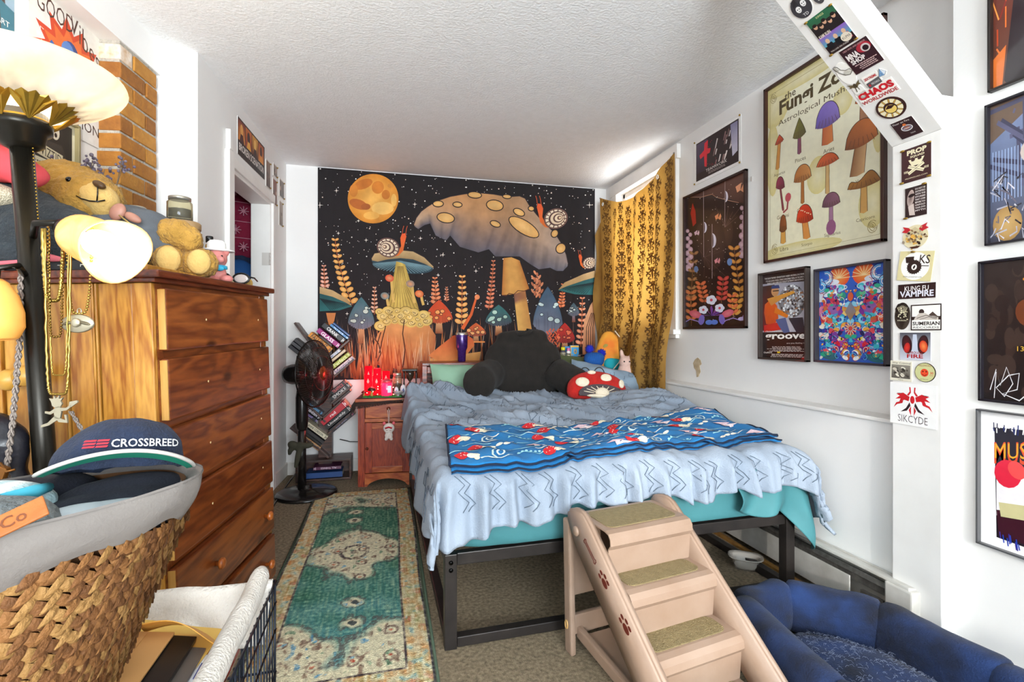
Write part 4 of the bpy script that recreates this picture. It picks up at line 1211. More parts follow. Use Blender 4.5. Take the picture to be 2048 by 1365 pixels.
for k in range(9):
 x = rf.uniform(-.05, .17); h = rf.uniform(.36, .42)
 p = [(x * .4, 0, 0), (x * .7, .0, h * .5), (x, rf.uniform(-.02, .02), h)]
 mb.tube(p, .0014, 4)
 for q in range(9): fl.ell((x + rf.uniform(-.022, .022), rf.uniform(-.02, .02), h + rf.uniform(-.04, .015)), rf.uniform(.004, .007), None, 6, 5)
tag(part('stems', mb, M('dry_stem', '#6a5a48', .9), df), kind='stuff'); tag(part('blossoms', fl, M('dry_purple', '#4b4258', .9, col2='#7d7480', nscale=50), df), kind='stuff')
# piglet figurine, sunglasses, twine, box
pg = thing('pig_figurine', 'pink pig figurine with white cowboy hat and blue scarf on the dresser', 'figurine', dtop(.475, .05), radians(15)); pg.scale = (1.25,) * 3
PIGM = M('pink_vinyl', '#c98079', .45, col2='#b96d68', nscale=10)
blob('body', [('e', (0, 0, .028), (.028, .026, .03)), ('e', (.028, -.022, .012), (.018, .014, .012)), ('e', (-.02, -.026, .012), (.016, .014, .012)), ('e', (.0, -.004, .073), (.030, .028, .028)), ('e', (-.029, .0, .092), (.010, .008, .013), (0, -.4, 0)), ('e', (.026, -.002, .094), (.009, .008, .012), (0, .4, 0)), ('e', (.010, -.028, .068), (.013, .010, .011))], PIGM, pg, .0035, 3)
part('scarf', MB().lathe([(.020, .040), (.030, .044), (.029, .052), (.020, .055)], 18, cap=False), M('blue_scarf', '#2f9fc4', .6), pg)
part('scarf_knot', MB().ell((.01, -.03, .042), (.012, .008, .008)), M('blue_scarf'), pg)
for sx in (-1, 1): part('eye', MB().ell((.004 + sx * .011, -.0275, .080), .003, None, 8, 6), BEAD, pg)
part('hat', MB().lathe([(.050, .098), (.048, .101), (.026, .102), (.025, .122), (.018, .130), (.0001, .127)], 22, sx=1.0, sy=.8), M('white_felt', '#e6e1de', .8), pg)
sg = thing('sunglasses', 'black framed sunglasses lying in front of the pig figurine', 'sunglasses', dtop(.53, .018), DR + radians(-85))
for sx in (-1, 1):
 part('lens', MB().ell((sx * .034, 0, .022), (.028, .004, .019)), M('smoky_lens', '#a69a96', .1), sg)
 part('lens_rim', MB().tube([(sx * .034 + .029 * cos(a), -.001, .022 + .020 * sin(a)) for a in [2 * pi * k / 16 for k in range(16)]], .004, 6, False, True), M('black_acetate', '#0e0d0d', .25), sg)
 part('temple_arm', MB().tube([(sx * .064, 0, .028), (sx * .066, .05, .03), (sx * .062, .10, .022)], .003, 6), M('black_acetate'), sg)
tw = thing('twine_bundle', 'small bundle of straw coloured twine on the dresser corner', 'twine', dtop(.70, .035), DR)
mb = MB(); rt = random.Random(4)
for k in range(26):
 a0 = rt.uniform(0, pi); tl = rt.uniform(-.6, .6)
 mb.tube([(.034 * cos(t) * cos(a0) , .018 * cos(t) * sin(a0) + .01 * sin(t) * tl, .018 + .017 * sin(t)) for t in [2 * pi * q / 14 for q in range(14)]], .0016, 4, False, True)
tag(part('twine_loops', mb, M('straw_twine', '#b8954e', .9), tw), kind='stuff')
cb = thing('cream_box', 'flat cream cardboard box under the twine on the dresser corner', 'box', dtop(.70, .10), DR)
box_part('box_body', (.0, 0, .012), (.15, .09, .024), M('cream_card', '#e4d4a4', .7), cb, .002)
part('small_bag', MB().ell((.0, -.03, .034), (.03, .02, .012)), M('clear_bag', '#c8c4bc', .3), cb)

# ------------------------------------------------------------------ torchiere lamp with side shades
lean = Vector((-.969, .245, 0)).normalized(); ang = radians(4.2)
qlean = Matrix.Rotation(ang, 4, Vector((0, 0, 1)).cross(lean)).to_euler()
LB = Vector((-.790, 1.487, 0))
lp = thing('floor_lamp', 'black torchiere floor lamp with marbled glass bowl and side shades', 'floor lamp', LB, qlean)
BLK_ = M('lamp_black', '#191713', .3, col2='#26221b', nscale=6, metal=.6)
GOLD = M('antique_gold', '#8d6c22', .32, col2='#c09a3e', nscale=20, metal=.85)
LX = Matrix.Translation(LB) @ qlean.to_matrix().to_4x4(); LXI = LX.inverted()
part('lamp_base', MB().lathe([(.10, 0), (.105, .008), (.10, .02), (.05, .03), (.03, .05), (.024, .07)], 32), BLK_, lp)
part('pole', MB().lathe([(.0235, .06), (.0235, 1.62)], 20), BLK_, lp)
part('collar', MB().lathe([(.025, 1.60), (.044, 1.612), (.05, 1.64), (.062, 1.648), (.064, 1.668), (.056, 1.672), (.056, 1.69), (.03, 1.70)], 32), BLK_, lp)
mb = MB(); mb.lathe([(.060, 1.664), (.064, 1.668), (.06, 1.674)], 32, cap=False); part('gold_ring', mb, GOLD, lp)
# leaves of the crown: each leaf is five pointed blades
def leaf(k, n=8):
 a = 2 * pi * k / n
 mb = MB()
 for da, ln in ((0, .135), (-.5, .118), (.5, .118), (-1.0, .085), (1.0, .085)):
  def P(s, w):
   r = .060 + s * .078; z = 1.664 + s * .078
   aa = a + da * s * .62 + w
   return Vector((r * cos(aa), r * sin(aa), z))
  s1 = ln / .10
  pts = [P(0, 0), P(s1 * .5, -.085 * s1 - .02), P(s1, 0), P(s1 * .5, .085 * s1 + .02), P(s1 * .5, 0) + Vector((cos(a), sin(a), -.3)) * .006]
  mb.add(pts, [(0, 1, 4), (1, 2, 4), (2, 3, 4), (3, 0, 4)], None, False)
 return mb
for k in range(8): part('leaf', leaf(k), GOLD, lp, solid=.003)
ALAB = cloth_mat('marbled_glass', '#fbf4e6', '#a89c90', .55, 5, .3, .55)
part('glass_bowl', MB().lathe([(.05, 1.690), (.09, 1.70), (.14, 1.722), (.185, 1.745), (.215, 1.768), (.226, 1.785), (.224, 1.792), (.214, 1.786), (.18, 1.757), (.13, 1.732), (.05, 1.71)], 48, cap=False), ALAB, lp)
BULB = M('lit_bulb', '#fff6e0', .4, emit='#fff0d0', emit_s=90)
part('bulb', MB().lathe([(.012, 1.70), (.014, 1.72), (.026, 1.728), (.026, 1.735), (.018, 1.74), (.0001, 1.744)], 20), BULB, lp)
def lloc(p): return LXI @ Vector(p)
def point(name, loc, power, color, r=.03):
 d = bpy.data.lights.new(name, 'POINT'); d.energy = power; d.color = color; d.shadow_soft_size = r
 o = bpy.data.objects.new(name, d); o.location = loc; COL.objects.link(o); return o
point('torchiere_light', LX @ Vector((0, 0, 1.768)), 10, (1, .94, .84), .03)
# lit side shade
nk = Vector((-.735, 1.405, 1.372)); op = Vector((-.590, 1.290, 1.312)); ax = (op - nk).normalized()
shade_rot = ax.to_track_quat('Z', 'Y').to_matrix().to_4x4()
SH = LXI @ (Matrix.Translation(nk) @ shade_rot)
def shade_mb(prof, n=28, ruffle=.0):
 mb = MB()
 def fn(u, v):
  t = v * (len(prof) - 1); i = min(int(t), len(prof) - 2); f = t - i
  r = prof[i][0] + (prof[i + 1][0] - prof[i][0]) * f; z = prof[i][1] + (prof[i + 1][1] - prof[i][1]) * f
  a = 2 * pi * u; r *= 1 + ruffle * sin(3 * a) * v * v
  return SH @ Vector((r * cos(a), r * sin(a), z))
 return mb.grid(fn, n, 14, True, True)
AMB = M('amber_marble_glass', '#e0a04a', .25, col2='#f3d9a6', nscale=7, distort=2.0, emit='#f2a63c', emit_s=.35, trans=.2)
part('side_shade', shade_mb([(.018, -.01), (.034, .0), (.050, .03), (.055, .07), (.055, .11), (.061, .15), (.069, .18), (.073, .188)], 32, .05), AMB, lp, solid=.003)
part('side_bulb', MB().add([SH @ v for v in MB().lathe([(.012, .05), (.014, .07), (.029, .10), (.032, .13), (.022, .155), (.0001, .165)], 20).v], MB().lathe([(.012, .05), (.014, .07), (.029, .10), (.032, .13), (.022, .155), (.0001, .165)], 20).f), M('lit_bulb_white', '#ffffff', .4, emit='#f4f4ff', emit_s=14), lp)
point('side_lamp_light', op + ax * .035, .5, (1, .86, .66), .05)
part('socket', MB().add([SH @ v for v in MB().lathe([(.022, -.05), (.026, -.03), (.026, .0), (.02, .01)], 18).v], MB().lathe([(.022, -.05), (.026, -.03), (.026, .0), (.02, .01)], 18).f), BLK_, lp)
arm = [LX @ Vector((.01, 0, 1.375)), Vector((-.82, 1.42, 1.392)), Vector((-.78, 1.42, 1.395)), nk - ax * .045]
part('side_arm', MB().tube([lloc(p) for p in arm], .008, 10), BLK_, lp)
# unlit amber shade on the left, a faint glow put into its glass
am = Vector((-.905, 1.43, 1.185))
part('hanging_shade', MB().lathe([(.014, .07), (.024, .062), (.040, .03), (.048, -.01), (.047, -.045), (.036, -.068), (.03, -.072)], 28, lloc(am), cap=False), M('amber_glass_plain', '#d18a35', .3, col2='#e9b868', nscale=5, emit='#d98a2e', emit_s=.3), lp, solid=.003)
part('shade_arm', MB().tube([lloc(p) for p in (LX @ Vector((-.01, 0, 1.275)), Vector((-.86, 1.43, 1.29)), Vector((-.90, 1.43, 1.285)), am + Vector((0, 0, .065)))], .008, 10), BLK_, lp)
# pull chain
mb = MB()
for k in range(24): mb.ell((.030, -.012, 1.60 - k * .0085), .0022, None, 6, 4)
tag(part('pull_chain', mb, GOLD, lp), kind='stuff')

# ------------------------------------------------------------------ necklaces on the side arm
CHN = M('gold_chain', '#b99a4e', .3, col2='#8f7433', nscale=40, metal=.9)
SILV = M('pewter', '#b5ad97', .35, metal=.85)
def catenary(x0, x1, drop, n=40, sharp=2.0):
 return [(x0 + (x1 - x0) * t, -(1 - abs(2 * t - 1) ** sharp) * drop) for t in [k / n for k in range(n + 1)]]
def necklace(label, anchor, wd, drop, r, pend=None, beads=False, mat=CHN, sharp=6):
 t = thing('necklace', label, 'necklace', anchor + Vector((.048, -.012, 0)), radians(-14.2), 'necklaces on the lamp arm')
 pts = catenary(-wd / 2, wd / 2, drop, 60, sharp)
 if beads:
  mb = MB(); acc = 0; last = None
  dense = catenary(-wd / 2, wd / 2, drop, 400, sharp)
  for x, z in dense:
   if last is None or math.hypot(x - last[0], z - last[1]) > r * 2.1:
    mb.ell((x, 0, z), r, None, 8, 6); last = (x, z)
  tag(part('ball_chain', mb, mat, t), kind='stuff')
 else:
  mb = MB()
  tw_ = [(x, .0012 * sin(k * 2.4), z) for k, (x, z) in enumerate(catenary(-wd / 2, wd / 2, drop, 160, sharp))]
  mb.tube(tw_, [r * (1 + .3 * (k % 2)) for k in range(161)], 6)
  part('chain', mb, mat, t)
 if pend: pend(t, -drop)
 return t
def pend_oval(t, z):
 p = part('pendant', MB().lathe([(.0001, -.003), (.036, -.003), (.040, 0), (.036, .003), (.0001, .003)], 28, (0, -.004, z - .024), (radians(90), 0, 0), sx=1, sy=.55), SILV, t)
 part('skull', MB().ell((0, -.010, z - .022), (.011, .005, .011)), SILV, p)
 for sx in (-1, 1): part('wing', MB().ell((sx * .019, -.008, z - .023), (.014, .003, .004), (0, sx * .25, 0)), M('pewter_dark', '#6f6652', .4, metal=.7), p)
 part('bail', MB().tube([(.005 * cos(a), 0, z + .005 + .007 * sin(a)) for a in [2 * pi * k / 10 for k in range(10)]], .0014, 5, False, True), SILV, p)
def pend_runner(t, z):
 q = lambda x, y: (x * .0008, z - y * .0008)
 fig = MB()
 pl = lambda pts: fig.prism([q(*p) for p in pts], .004, 'y')
 pl([(-18, 22), (-24, 12), (-12, 14), (-10, 4), (-4, 13), (6, 3), (5, 14), (16, 10), (10, 20), (14, 28), (8, 38), (-6, 40), (-15, 34)])   # head with spiky hair
 pl([(-6, 38), (8, 36), (12, 52), (8, 72), (-8, 70), (-10, 52)])                                                                        # trunk
 pl([(8, 40), (26, 40), (40, 30), (42, 35), (28, 47), (10, 50)])                                                                        # raised arm
 pl([(36, 22), (58, 18), (60, 24), (40, 38), (34, 34)])                                                                                 # hatchet
 pl([(-8, 42), (-22, 52), (-36, 50), (-36, 56), (-20, 60), (-6, 52)])
 pl([(-8, 66), (6, 70), (24, 76), (20, 60), (27, 60), (30, 84), (4, 82)])                                                               # front leg
 pl([(-8, 64), (0, 76), (-26, 92), (-48, 98), (-48, 91), (-28, 84)])                                                                    # rear leg
 part('pendant', fig, SILV, t)
necklace('gold ball chain necklace with oval winged skull pendant hanging on the lamp arm', Vector((-.755, 1.385, 1.375)), .062, .20, .0032, pend_oval, True, CHN, 5)
necklace('long gold chain with a running figure pendant hanging on the lamp arm', Vector((-.800, 1.390, 1.375)), .06, .39, .0024, pend_runner, False, CHN, 10)
necklace('thin gold chain in a medium long loop on the lamp arm', Vector((-.795, 1.384, 1.375)), .045, .345, .0014, None, False, CHN, 9)
necklace('dark bronze bead necklace hanging on the lamp arm', Vector((-.798, 1.378, 1.375)), .035, .255, .003, None, True, M('bronze_bead', '#6f5220', .35, metal=.8), 8)
necklace('thick twisted gold chain hanging closest to the lamp pole', Vector((-.812, 1.395, 1.375)), .05, .17, .0036, None, False, CHN, 5)
# black purse on a braided cord hanging from the peg
PUR = M('black_leather', '#131318', .3, col2='#22222b', nscale=12, bump=.25, bscale=40)
pu = thing('purse', 'small black studded leather purse hanging on a braided cord at the dresser side', 'purse', (-.935, 1.49, .80), radians(-14))
blob('purse_body', [('e', (-.03, 0, .03), (.10, .055, .105)), ('e', (.0, 0, -.05), (.075, .05, .06))], PUR, pu, .009, 5, lambda p, n: p + n * .006 * noise.noise(p * 22))
for r_ in range(2):
 for k in range(6): part('stud', MB().ell((-.02 + k * .011, -.058 + .004 * abs(k - 2), .045 - r_ * .04 + k * (.001 if r_ == 0 else .005)), .0028, None, 6, 5), SILV, pu)
CORD = M('braided_cord', '#5b4f4a', .7, col2='#9a8f86', nscale=90, kind='wave', distort=1, stretch=(1, 1, 1))
def braid(mb, pts, r):
 P = [Vector(p) for p in pts]
 dense = []
 for p, q in zip(P[:-1], P[1:]):
  n = max(2, int((q - p).length / .006)); dense += [p + (q - p) * i / n for i in range(n)]
 dense.append(P[-1])
 for ph in (0, pi):
  mb.tube([p + Vector((cos(i * .9 + ph) * r * .6, sin(i * .9 + ph) * r * .6, 0)) for i, p in enumerate(dense)], r * .62, 5)
mb = MB(); braid(mb, [(.045, .01, .49), (.05, .0, .30), (.055, -.02, .12), (.05, -.03, .0), (.045, -.02, -.12)], .006)
tag(part('shoulder_cord', mb, CORD, pu), kind='stuff')
mb = MB(); braid(mb, [(.01, -.02, .21), (-.03, -.04, .17), (-.03, -.06, .08), (.02, -.07, .0), (.055, -.05, -.02)], .006)
tag(part('strap_loop', mb, CORD, pu), kind='stuff')
part('clasp', MB().box((.058, -.05, -.01), (.02, .014, .045), (0, .4, 0), .003).tube([(.055, -.05, .02), (.075, -.055, .0), (.09, -.05, .004)], .003, 5), M('brass_clasp', '#8a5a2a', .35, metal=.7), pu)
tn = thing('cord_tassel', 'short braided cord end hanging beside the lamp pole on the dresser side', 'cord', (-.80, 1.555, .86), 0)
mb = MB(); braid(mb, [(-.02, 0, .06), (.01, 0, 0), (.035, -.01, -.06)], .005); tag(part('cord', mb, CORD, tn), kind='stuff')

# ------------------------------------------------------------------ wire crate with papers
CW = M('crate_wire', '#15181f', .35, col2='#232a38', nscale=10, metal=.5)
CX0, CX1, CY0, CY1, CZT = -.95, -.285, .70, 1.385, .485
cr = thing('wire_crate', 'black wire crate with a white padded rim in front of the dresser', 'crate', (0, 0, 0))
def wire(p0, p1, r=.0022): part('wire', MB().cyl(p0, p1, r, n=6), CW, cr)
n = 24
for k in range(n + 1):
 y = CY0 + (CY1 - CY0) * k / n; wire((CX1, y, .01), (CX1, y, CZT), .0032 if k % 6 == 0 else .0022)
for z in (.01, .13, .25, .36, .43, CZT): wire((CX1 + .003, CY0, z), (CX1 + .003, CY1, z), .003 if z in (.01, CZT) else .0022)
for k in range(18): x = CX0 + (CX1 - CX0) * k / 17; wire((x, CY1, .01), (x, CY1, CZT))
for z in (.01, .25, CZT): wire((CX0, CY1, z), (CX1, CY1, z), .003)
for z in (.01, CZT): wire((CX0, CY0, z), (CX0, CY1, z), .003)
box_part('tray', ((CX0 + CX1) / 2, (CY0 + CY1) / 2, .012), (CX1 - CX0 - .02, CY1 - CY0 - .02, .012), M('black_tray', '#1a1a1c', .5), cr)
FLC = M('white_fleece', '#d2cdc6', .95, col2='#bdb5aa', nscale=18, sheen=.4, bump=.5, bscale=160)
def roll(u, v):
 y = CY0 - .05 + (CY1 - CY0 + .065) * v; a = 2 * pi * u
 e = 1 - .65 * max(0, (v - .93) / .07) ** 2
 r = .030 * e * (1 + .10 * noise.noise(Vector((u * 3, v * 9, 1))))
 return (CX1 - .030 + .75 * r * cos(a), y, CZT + .012 + r * sin(a) * 1.0 + .012 * sst(.8, 1, v))
part('padded_rim', MB().grid(roll, 20, 44, True, True), FLC, cr)
def back(u, v):
 x = CX0 + .05 + (CX1 - .05 - CX0) * u
 return (x, CY1 - .015 - .09 * v - .01 * sin(u * 9), CZT + .012 - .11 * v + .006 * noise.noise(Vector((u * 8, v * 5, 3))))
part('fleece_liner', MB().grid(back, 30, 10), FLC, cr, solid=.008)
def sheet(name, label, cat, x1, y1, z, w, l, t, mat, tilt=14, yaw=0, group='flat papers in the wire crate'):
 s = thing(name, label, cat, (x1 + .012, y1, z), (0, radians(tilt), radians(yaw)), group)
 return s, box_part({'picture_frame': 'frame_board'}.get(name, 'sheet'), (-w / 2, -l / 2, 0), (w, l, t), mat, s, min(.0015, t / 3))
KRAFT = M('kraft_folder', '#a97a45', .7, col2='#b88a55', nscale=5, bump=.05, bscale=40)
s_, b_ = sheet('kraft_folder', 'large brown kraft folder lying on top in the wire crate', 'folder', -.465, 1.222, .470, .36, .50, .006, KRAFT, 10)
box_part('folder_flap', (-.20, -.055, .0045), (.30, .10, .002), KRAFT, s_)
box_part('flap_line', (-.18, -.107, .0045), (.24, .0016, .003), M('fold_line', '#4a3116', .8), s_)
s_, b_ = sheet('picture_frame', 'black picture frame under the brown folder in the crate', 'frame', -.425, 1.228, .447, .30, .50, .014, M('black_frame', '#151313', .35), 12)
s_, b_ = sheet('picture_frame', 'grey metal picture frame standing between papers in the crate', 'frame', -.402, 1.215, .428, .30, .50, .010, M('grey_frame', '#6b6560', .35, metal=.4), 13)
s_, b_ = sheet('paper_stack', 'white paper sheets with a blue mark between frames in the crate', 'paper', -.386, 1.21, .415, .28, .50, .006, M('white_paper', '#dcdde2', .7), 13)
box_part('blue_mark', (-.008, -.055, .0035), (.012, .05, .001), M('blue_ink', '#1c2f86', .5), s_)
s_, b_ = sheet('manila_envelope', 'orange manila envelope with a curled edge in the crate', 'envelope', -.368, 1.285, .405, .30, .58, .003, M('manila', '#c88a34', .6, col2='#d9a04a', nscale=6), 13, 3)
part('curled_flap', MB().grid(lambda u, v: (-.18 + .16 * u, -.01 - .07 * v, .012 + .055 * v * (1 - .4 * u) + .02 * sin(u * 4)), 14, 8), M('manila'), s_, solid=.0015)
s_, b_ = sheet('glossy_print', 'dark red glossy print in a plastic sleeve at the right of the crate', 'print', -.345, 1.262, .39, .30, .54, .005, M('dark_red_gloss', '#4b1310', .12, col2='#7a2a1c', nscale=12, contrast=1.6, coat=.8), 14)
s_, b_ = sheet('manila_envelope', 'pale yellow envelope peeking out at the back of the crate', 'envelope', -.385, 1.325, .425, .24, .40, .003, M('pale_manila', '#d9b25a', .6), 8, -6)

# ------------------------------------------------------------------ laundry basket
bc = Vector((-.657, .936)); BA = radians(42); ra, rb_ = .338, .160; ZB, ZT = .503, .85
LBm = thing('laundry_basket', 'woven water hyacinth laundry basket with a white cotton liner on the wire crate', 'laundry basket', (bc.x, bc.y, ZB), BA)
def sup(a, e=.8): return math.copysign(abs(cos(a)) ** e, cos(a)), math.copysign(abs(sin(a)) ** e, sin(a))
def bwall(a, t, off=0.0):
 """a: angle round the basket, t: 0 bottom .. 1 rim"""
 cx, cy = sup(a); s = .56 + .44 * t
 x, y = ra * s * cx, rb_ * (s ** .8) * cy
 l = math.hypot(cx / ra, cy / rb_); nx, ny = cx / ra / l, cy / rb_ / l
 return Vector((x + nx * off, y + ny * off, (ZT - ZB) * t))
part('inner_shell', MB().grid(lambda u, v: bwall(2 * pi * u, v * .97, -.012), 60, 10, True, True), M('basket_dark', '#5d3d22', .9), LBm)
mbb = MB(); n = 40; ringp = [bwall(2 * pi * k / n, 0) for k in range(n)]; mbb.add(ringp, [tuple(range(n))]); part('basket_bottom', mbb, M('basket_dark'), LBm, solid=.01)
HY = [M('hyacinth_a', '#704722', .75, col2='#98693a', nscale=60, stretch=(1, 1, .3), bump=.5, bscale=140), M('hyacinth_b', '#563418', .75, col2='#83562e', nscale=60, bump=.5, bscale=140), M('hyacinth_c', '#86602f', .75, col2='#aa824e', nscale=60, bump=.5, bscale=140)]
wv = [MB(), MB(), MB()]; rw = random.Random(9)
rows = 15
for j in range(rows - 3):
 t = (j + .5) / rows; nk_ = 64
 for half in (0, 1):
  for k in range(nk_):
   a = 2 * pi * (k + (.5 if half else 0)) / nk_
   tt = t + (.018 if half else -.018)
   p = bwall(a, tt, .004 + (.004 if half else 0)); p2 = bwall(a + .02, tt, .004)
   tg = (p2 - p).normalized(); up = (bwall(a, tt + .05, .004) - p).normalized(); nn = tg.cross(up).normalized()
   sl = (.62 if half else -.62) * (1 if j % 2 else 1)
   d = (tg * cos(sl) + up * sin(sl)).normalized(); e = nn.cross(d)
   Ls, Ws, Ts = rw.uniform(.023, .029), rw.uniform(.0085, .0115), .006
   vs = []
   for q, (l, w) in enumerate(((-1, .15), (-.55, .85), (0, 1), (.55, .8), (1, .12))):
    c_ = p + d * Ls * l + nn * (Ts * (1 - l * l) - .002)
    vs += [c_ + e * Ws * w, c_ + nn * Ts * w * .8, c_ - e * Ws * w]
   fs = []
   for q in range(4):
    b0 = q * 3; fs += [(b0, b0 + 3, b0 + 4, b0 + 1), (b0 + 1, b0 + 4, b0 + 5, b0 + 2)]
   wv[rw.randrange(3)].add(vs, fs)
for q in range(3): tag(part('woven_strands', wv[q], HY[q], LBm), kind='stuff')
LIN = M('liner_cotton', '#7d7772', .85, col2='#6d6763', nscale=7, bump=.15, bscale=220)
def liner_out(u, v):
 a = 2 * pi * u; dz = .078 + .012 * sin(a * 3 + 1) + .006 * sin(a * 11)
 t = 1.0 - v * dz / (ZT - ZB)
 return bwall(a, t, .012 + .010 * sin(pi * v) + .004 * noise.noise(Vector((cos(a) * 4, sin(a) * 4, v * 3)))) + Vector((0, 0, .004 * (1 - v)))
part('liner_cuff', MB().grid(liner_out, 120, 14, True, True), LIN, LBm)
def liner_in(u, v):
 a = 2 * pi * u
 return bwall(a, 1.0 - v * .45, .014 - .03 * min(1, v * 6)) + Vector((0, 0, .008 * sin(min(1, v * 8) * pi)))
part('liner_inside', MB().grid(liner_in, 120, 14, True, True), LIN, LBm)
BMX = Matrix.Translation(Vector((bc.x, bc.y, ZB))) @ Matrix.Rotation(BA, 4, 'Z')
# clothes: each a thing of its own
def heap(name, label, cat, loc, shapes, mat, wr=.012, ws=16, vox=.009, rot=0, sm=4):
 t = thing(name, label, cat, loc, rot, 'laundry in the basket')
 def dsp(p, n):
  q = 1 - abs(noise.noise(Vector((p.x * ws, p.y * ws * .5, p.z * ws)))) * 2
  return p + n * (wr * q * .6)
 blob('cloth', shapes, mat, t, vox, sm, dsp); return t
NAVY = M('navy_black_cotton', '#14161f', .9, col2='#1f2330', nscale=20, sheen=.1, bump=.2, bscale=200)
heap('black_shirt', 'crumpled black shirt lying under the cap in the laundry basket', 'shirt', (-.475, 1.06, .80), [('e', (-.02, -.01, -.01), (.11, .09, .05), (0, 0, .8)), ('e', (-.06, -.07, .005), (.10, .05, .035), (0, 0, .6)), ('e', (-.02, .03, .015), (.11, .05, .035), (0, 0, .7)), ('e', (-.18, .03, .02), (.12, .06, .04), (0, 0, .6))], NAVY, .012, 13)
tw_ = heap('striped_towel', 'white knitted towel with turquoise stripes in the laundry basket', 'towel', (-.640, .985, .835), [('e', (0, 0, 0), (.095, .07, .045), (0, 0, .7)), ('e', (-.07, -.02, .01), (.08, .06, .035), (0, 0, .5))], M('striped_knit', '#dfe3e2', .9, col2='#a9c4cc', nscale=16, kind='wave', stretch=(.6, 1.2, 1), distort=1.2, bump=.6, bscale=120), .006, 20)
part('turquoise_stripe', MB().tube([(.05, -.045, .033), (.075, -.01, .032), (.07, .035, .026)], [.008, .011, .008], 8), M('turquoise_knit', '#3f9fb5', .9), tw_)
part('navy_fringe', MB().tube([(-.01, -.07, .018), (.03, -.062, .022), (.06, -.05, .015)], [.006, .009, .006], 8), M('navy_knit', '#23357f', .9, col2='#c9cfe0', nscale=80, contrast=3), tw_)
GRY = M('grey_fuzzy', '#474d4f', .95, col2='#787f80', nscale=34, sheen=.4, bump=.9, bscale=120)
bn = heap('grey_beanie', 'fuzzy grey beanie with a tan leather patch in the laundry basket', 'beanie', (-.585, .875, .835), [('e', (0, 0, 0), (.105, .085, .05), (0, 0, .7)), ('e', (-.05, .02, .012), (.075, .06, .045), (0, 0, .7))], GRY, .005, 26)
pat = thing('leather_patch', None, None); pat.parent = bn; pat.location = (.066, -.058, .026); pat.rotation_euler = (radians(48), radians(-24), radians(22))
box_part('patch_leather', (0, 0, 0), (.115, .032, .004), M('tan_leather', '#a8622c', .55, col2='#8a4a1c', nscale=16, bump=.3, bscale=60), pat, .003)
a = Art(.10, .024, dw=100, dh=24); a.text('FEDCo', 52, 12, 17, '#6b3410', 1, bold=.01)
o = a.build('patch_print', print_mat('patch_print', .6), pat); o.rotation_euler = (radians(-90), 0, 0); o.location = (0, -.012, .0022)
heap('grey_blue_cloth', 'grey blue cloth at the near edge of the laundry basket', 'cloth', (-.50, .935, .815), [('e', (0, 0, 0), (.10, .04, .03), (0, 0, .75)), ('e', (.05, .05, .0), (.06, .03, .025), (0, 0, .7))], M('greyblue_cloth', '#8d989e', .9, col2='#a9b2b6', nscale=14), .008, 18)
# baseball cap
CAPM = M('navy_denim', '#131b2c', .9, col2='#1d2a44', nscale=26, sheen=.2, bump=.5, bscale=180)
cpt = thing('baseball_cap', 'navy baseball cap with red mark and white lettering on the laundry pile', 'cap', (-.508, 1.115, .862), (radians(-14), radians(6), radians(27)))
def crown(u, v):
 a = 2 * pi * u; ph = (pi / 2) * v
 r = cos(ph) ** .62
 x = .104 * r * cos(a); y = .098 * r * sin(a) ; z = .092 * sin(ph) ** .9
 if y < 0: z *= 1.04
 q = .004 * noise.noise(Vector((x * 30, y * 30, z * 30)))
 if x < -.02: z *= 1 - .22 * sst(-.02, -.1, x)
 return (x + q, y + q, z + q)
part('crown', MB().grid(crown, 60, 18, True, True), CAPM, cpt, solid=.002)
def brim(u, v):
 a = pi + pi * (.06 + .88 * u); r = 1 + v * .62
 x = .110 * cos(a) * (1 + v * .10); y = .098 * sin(a) * r
 return (x, y, -.006 + .026 * (1 - (x / .115) ** 2) + .006 * v)
g1 = MB().grid(brim, 40, 10); part('brim', g1, CAPM, cpt)
g2 = MB().grid(lambda u, v: Vector(brim(u, v)) + Vector((0, 0, -.0035)), 40, 10); part('brim_underside', g2, M('green_underbrim', '#0f8a6e', .8), cpt)
part('brim_edge', MB().tube([Vector(brim(k / 40, 1)) + Vector((0, -.001, -.0015)) for k in range(41)], .0036, 6), M('grey_piping', '#b9b6b0', .8), cpt)
part('top_button', MB().ell((0, 0, .094), (.007, .007, .004)), M('grey_piping'), cpt)
def on_crown(x, z):   # point on the front of the crown
 zz = max(0, min(.99, z / .0957)); ph = math.asin(zz ** (1 / .9)); r = cos(ph) ** .62
 xx = max(-.999, min(.999, x / (.104 * max(.05, r))))
 return Vector((x, -.098 * r * sqrt(1 - xx * xx) - .004, z))
def wrap_text(parent, nm, s, x0, x1, z0, z1, mat):
 vs, fs, asp = text_geo(s, .012)
 mb = MB(); mb.add([on_crown(x0 + u * (x1 - x0), z0 + v * (z1 - z0)) for u, v in vs], fs, None, False)
 return part(nm, mb, mat, parent)
wrap_text(cpt, 'cap_lettering', 'CROSSBREED', -.022, .086, .036, .051, M('white_thread', '#dcdcdc', .7))
rl = MB()
for k in range(3):
 z = .037 + k * .0055
 for x0, x1 in ((-.062, -.046), (-.044, -.028)):
  rl.add([on_crown(x0 + k * .001, z), on_crown(x1 + k * .001, z), on_crown(x1 + .002 + k * .001, z + .0032), on_crown(x0 + .002 + k * .001, z + .0032)], [(0, 1, 2, 3)], None, False)
tag(part('red_mark', rl, M('red_thread', '#c4232f', .7), cpt), kind='stuff')
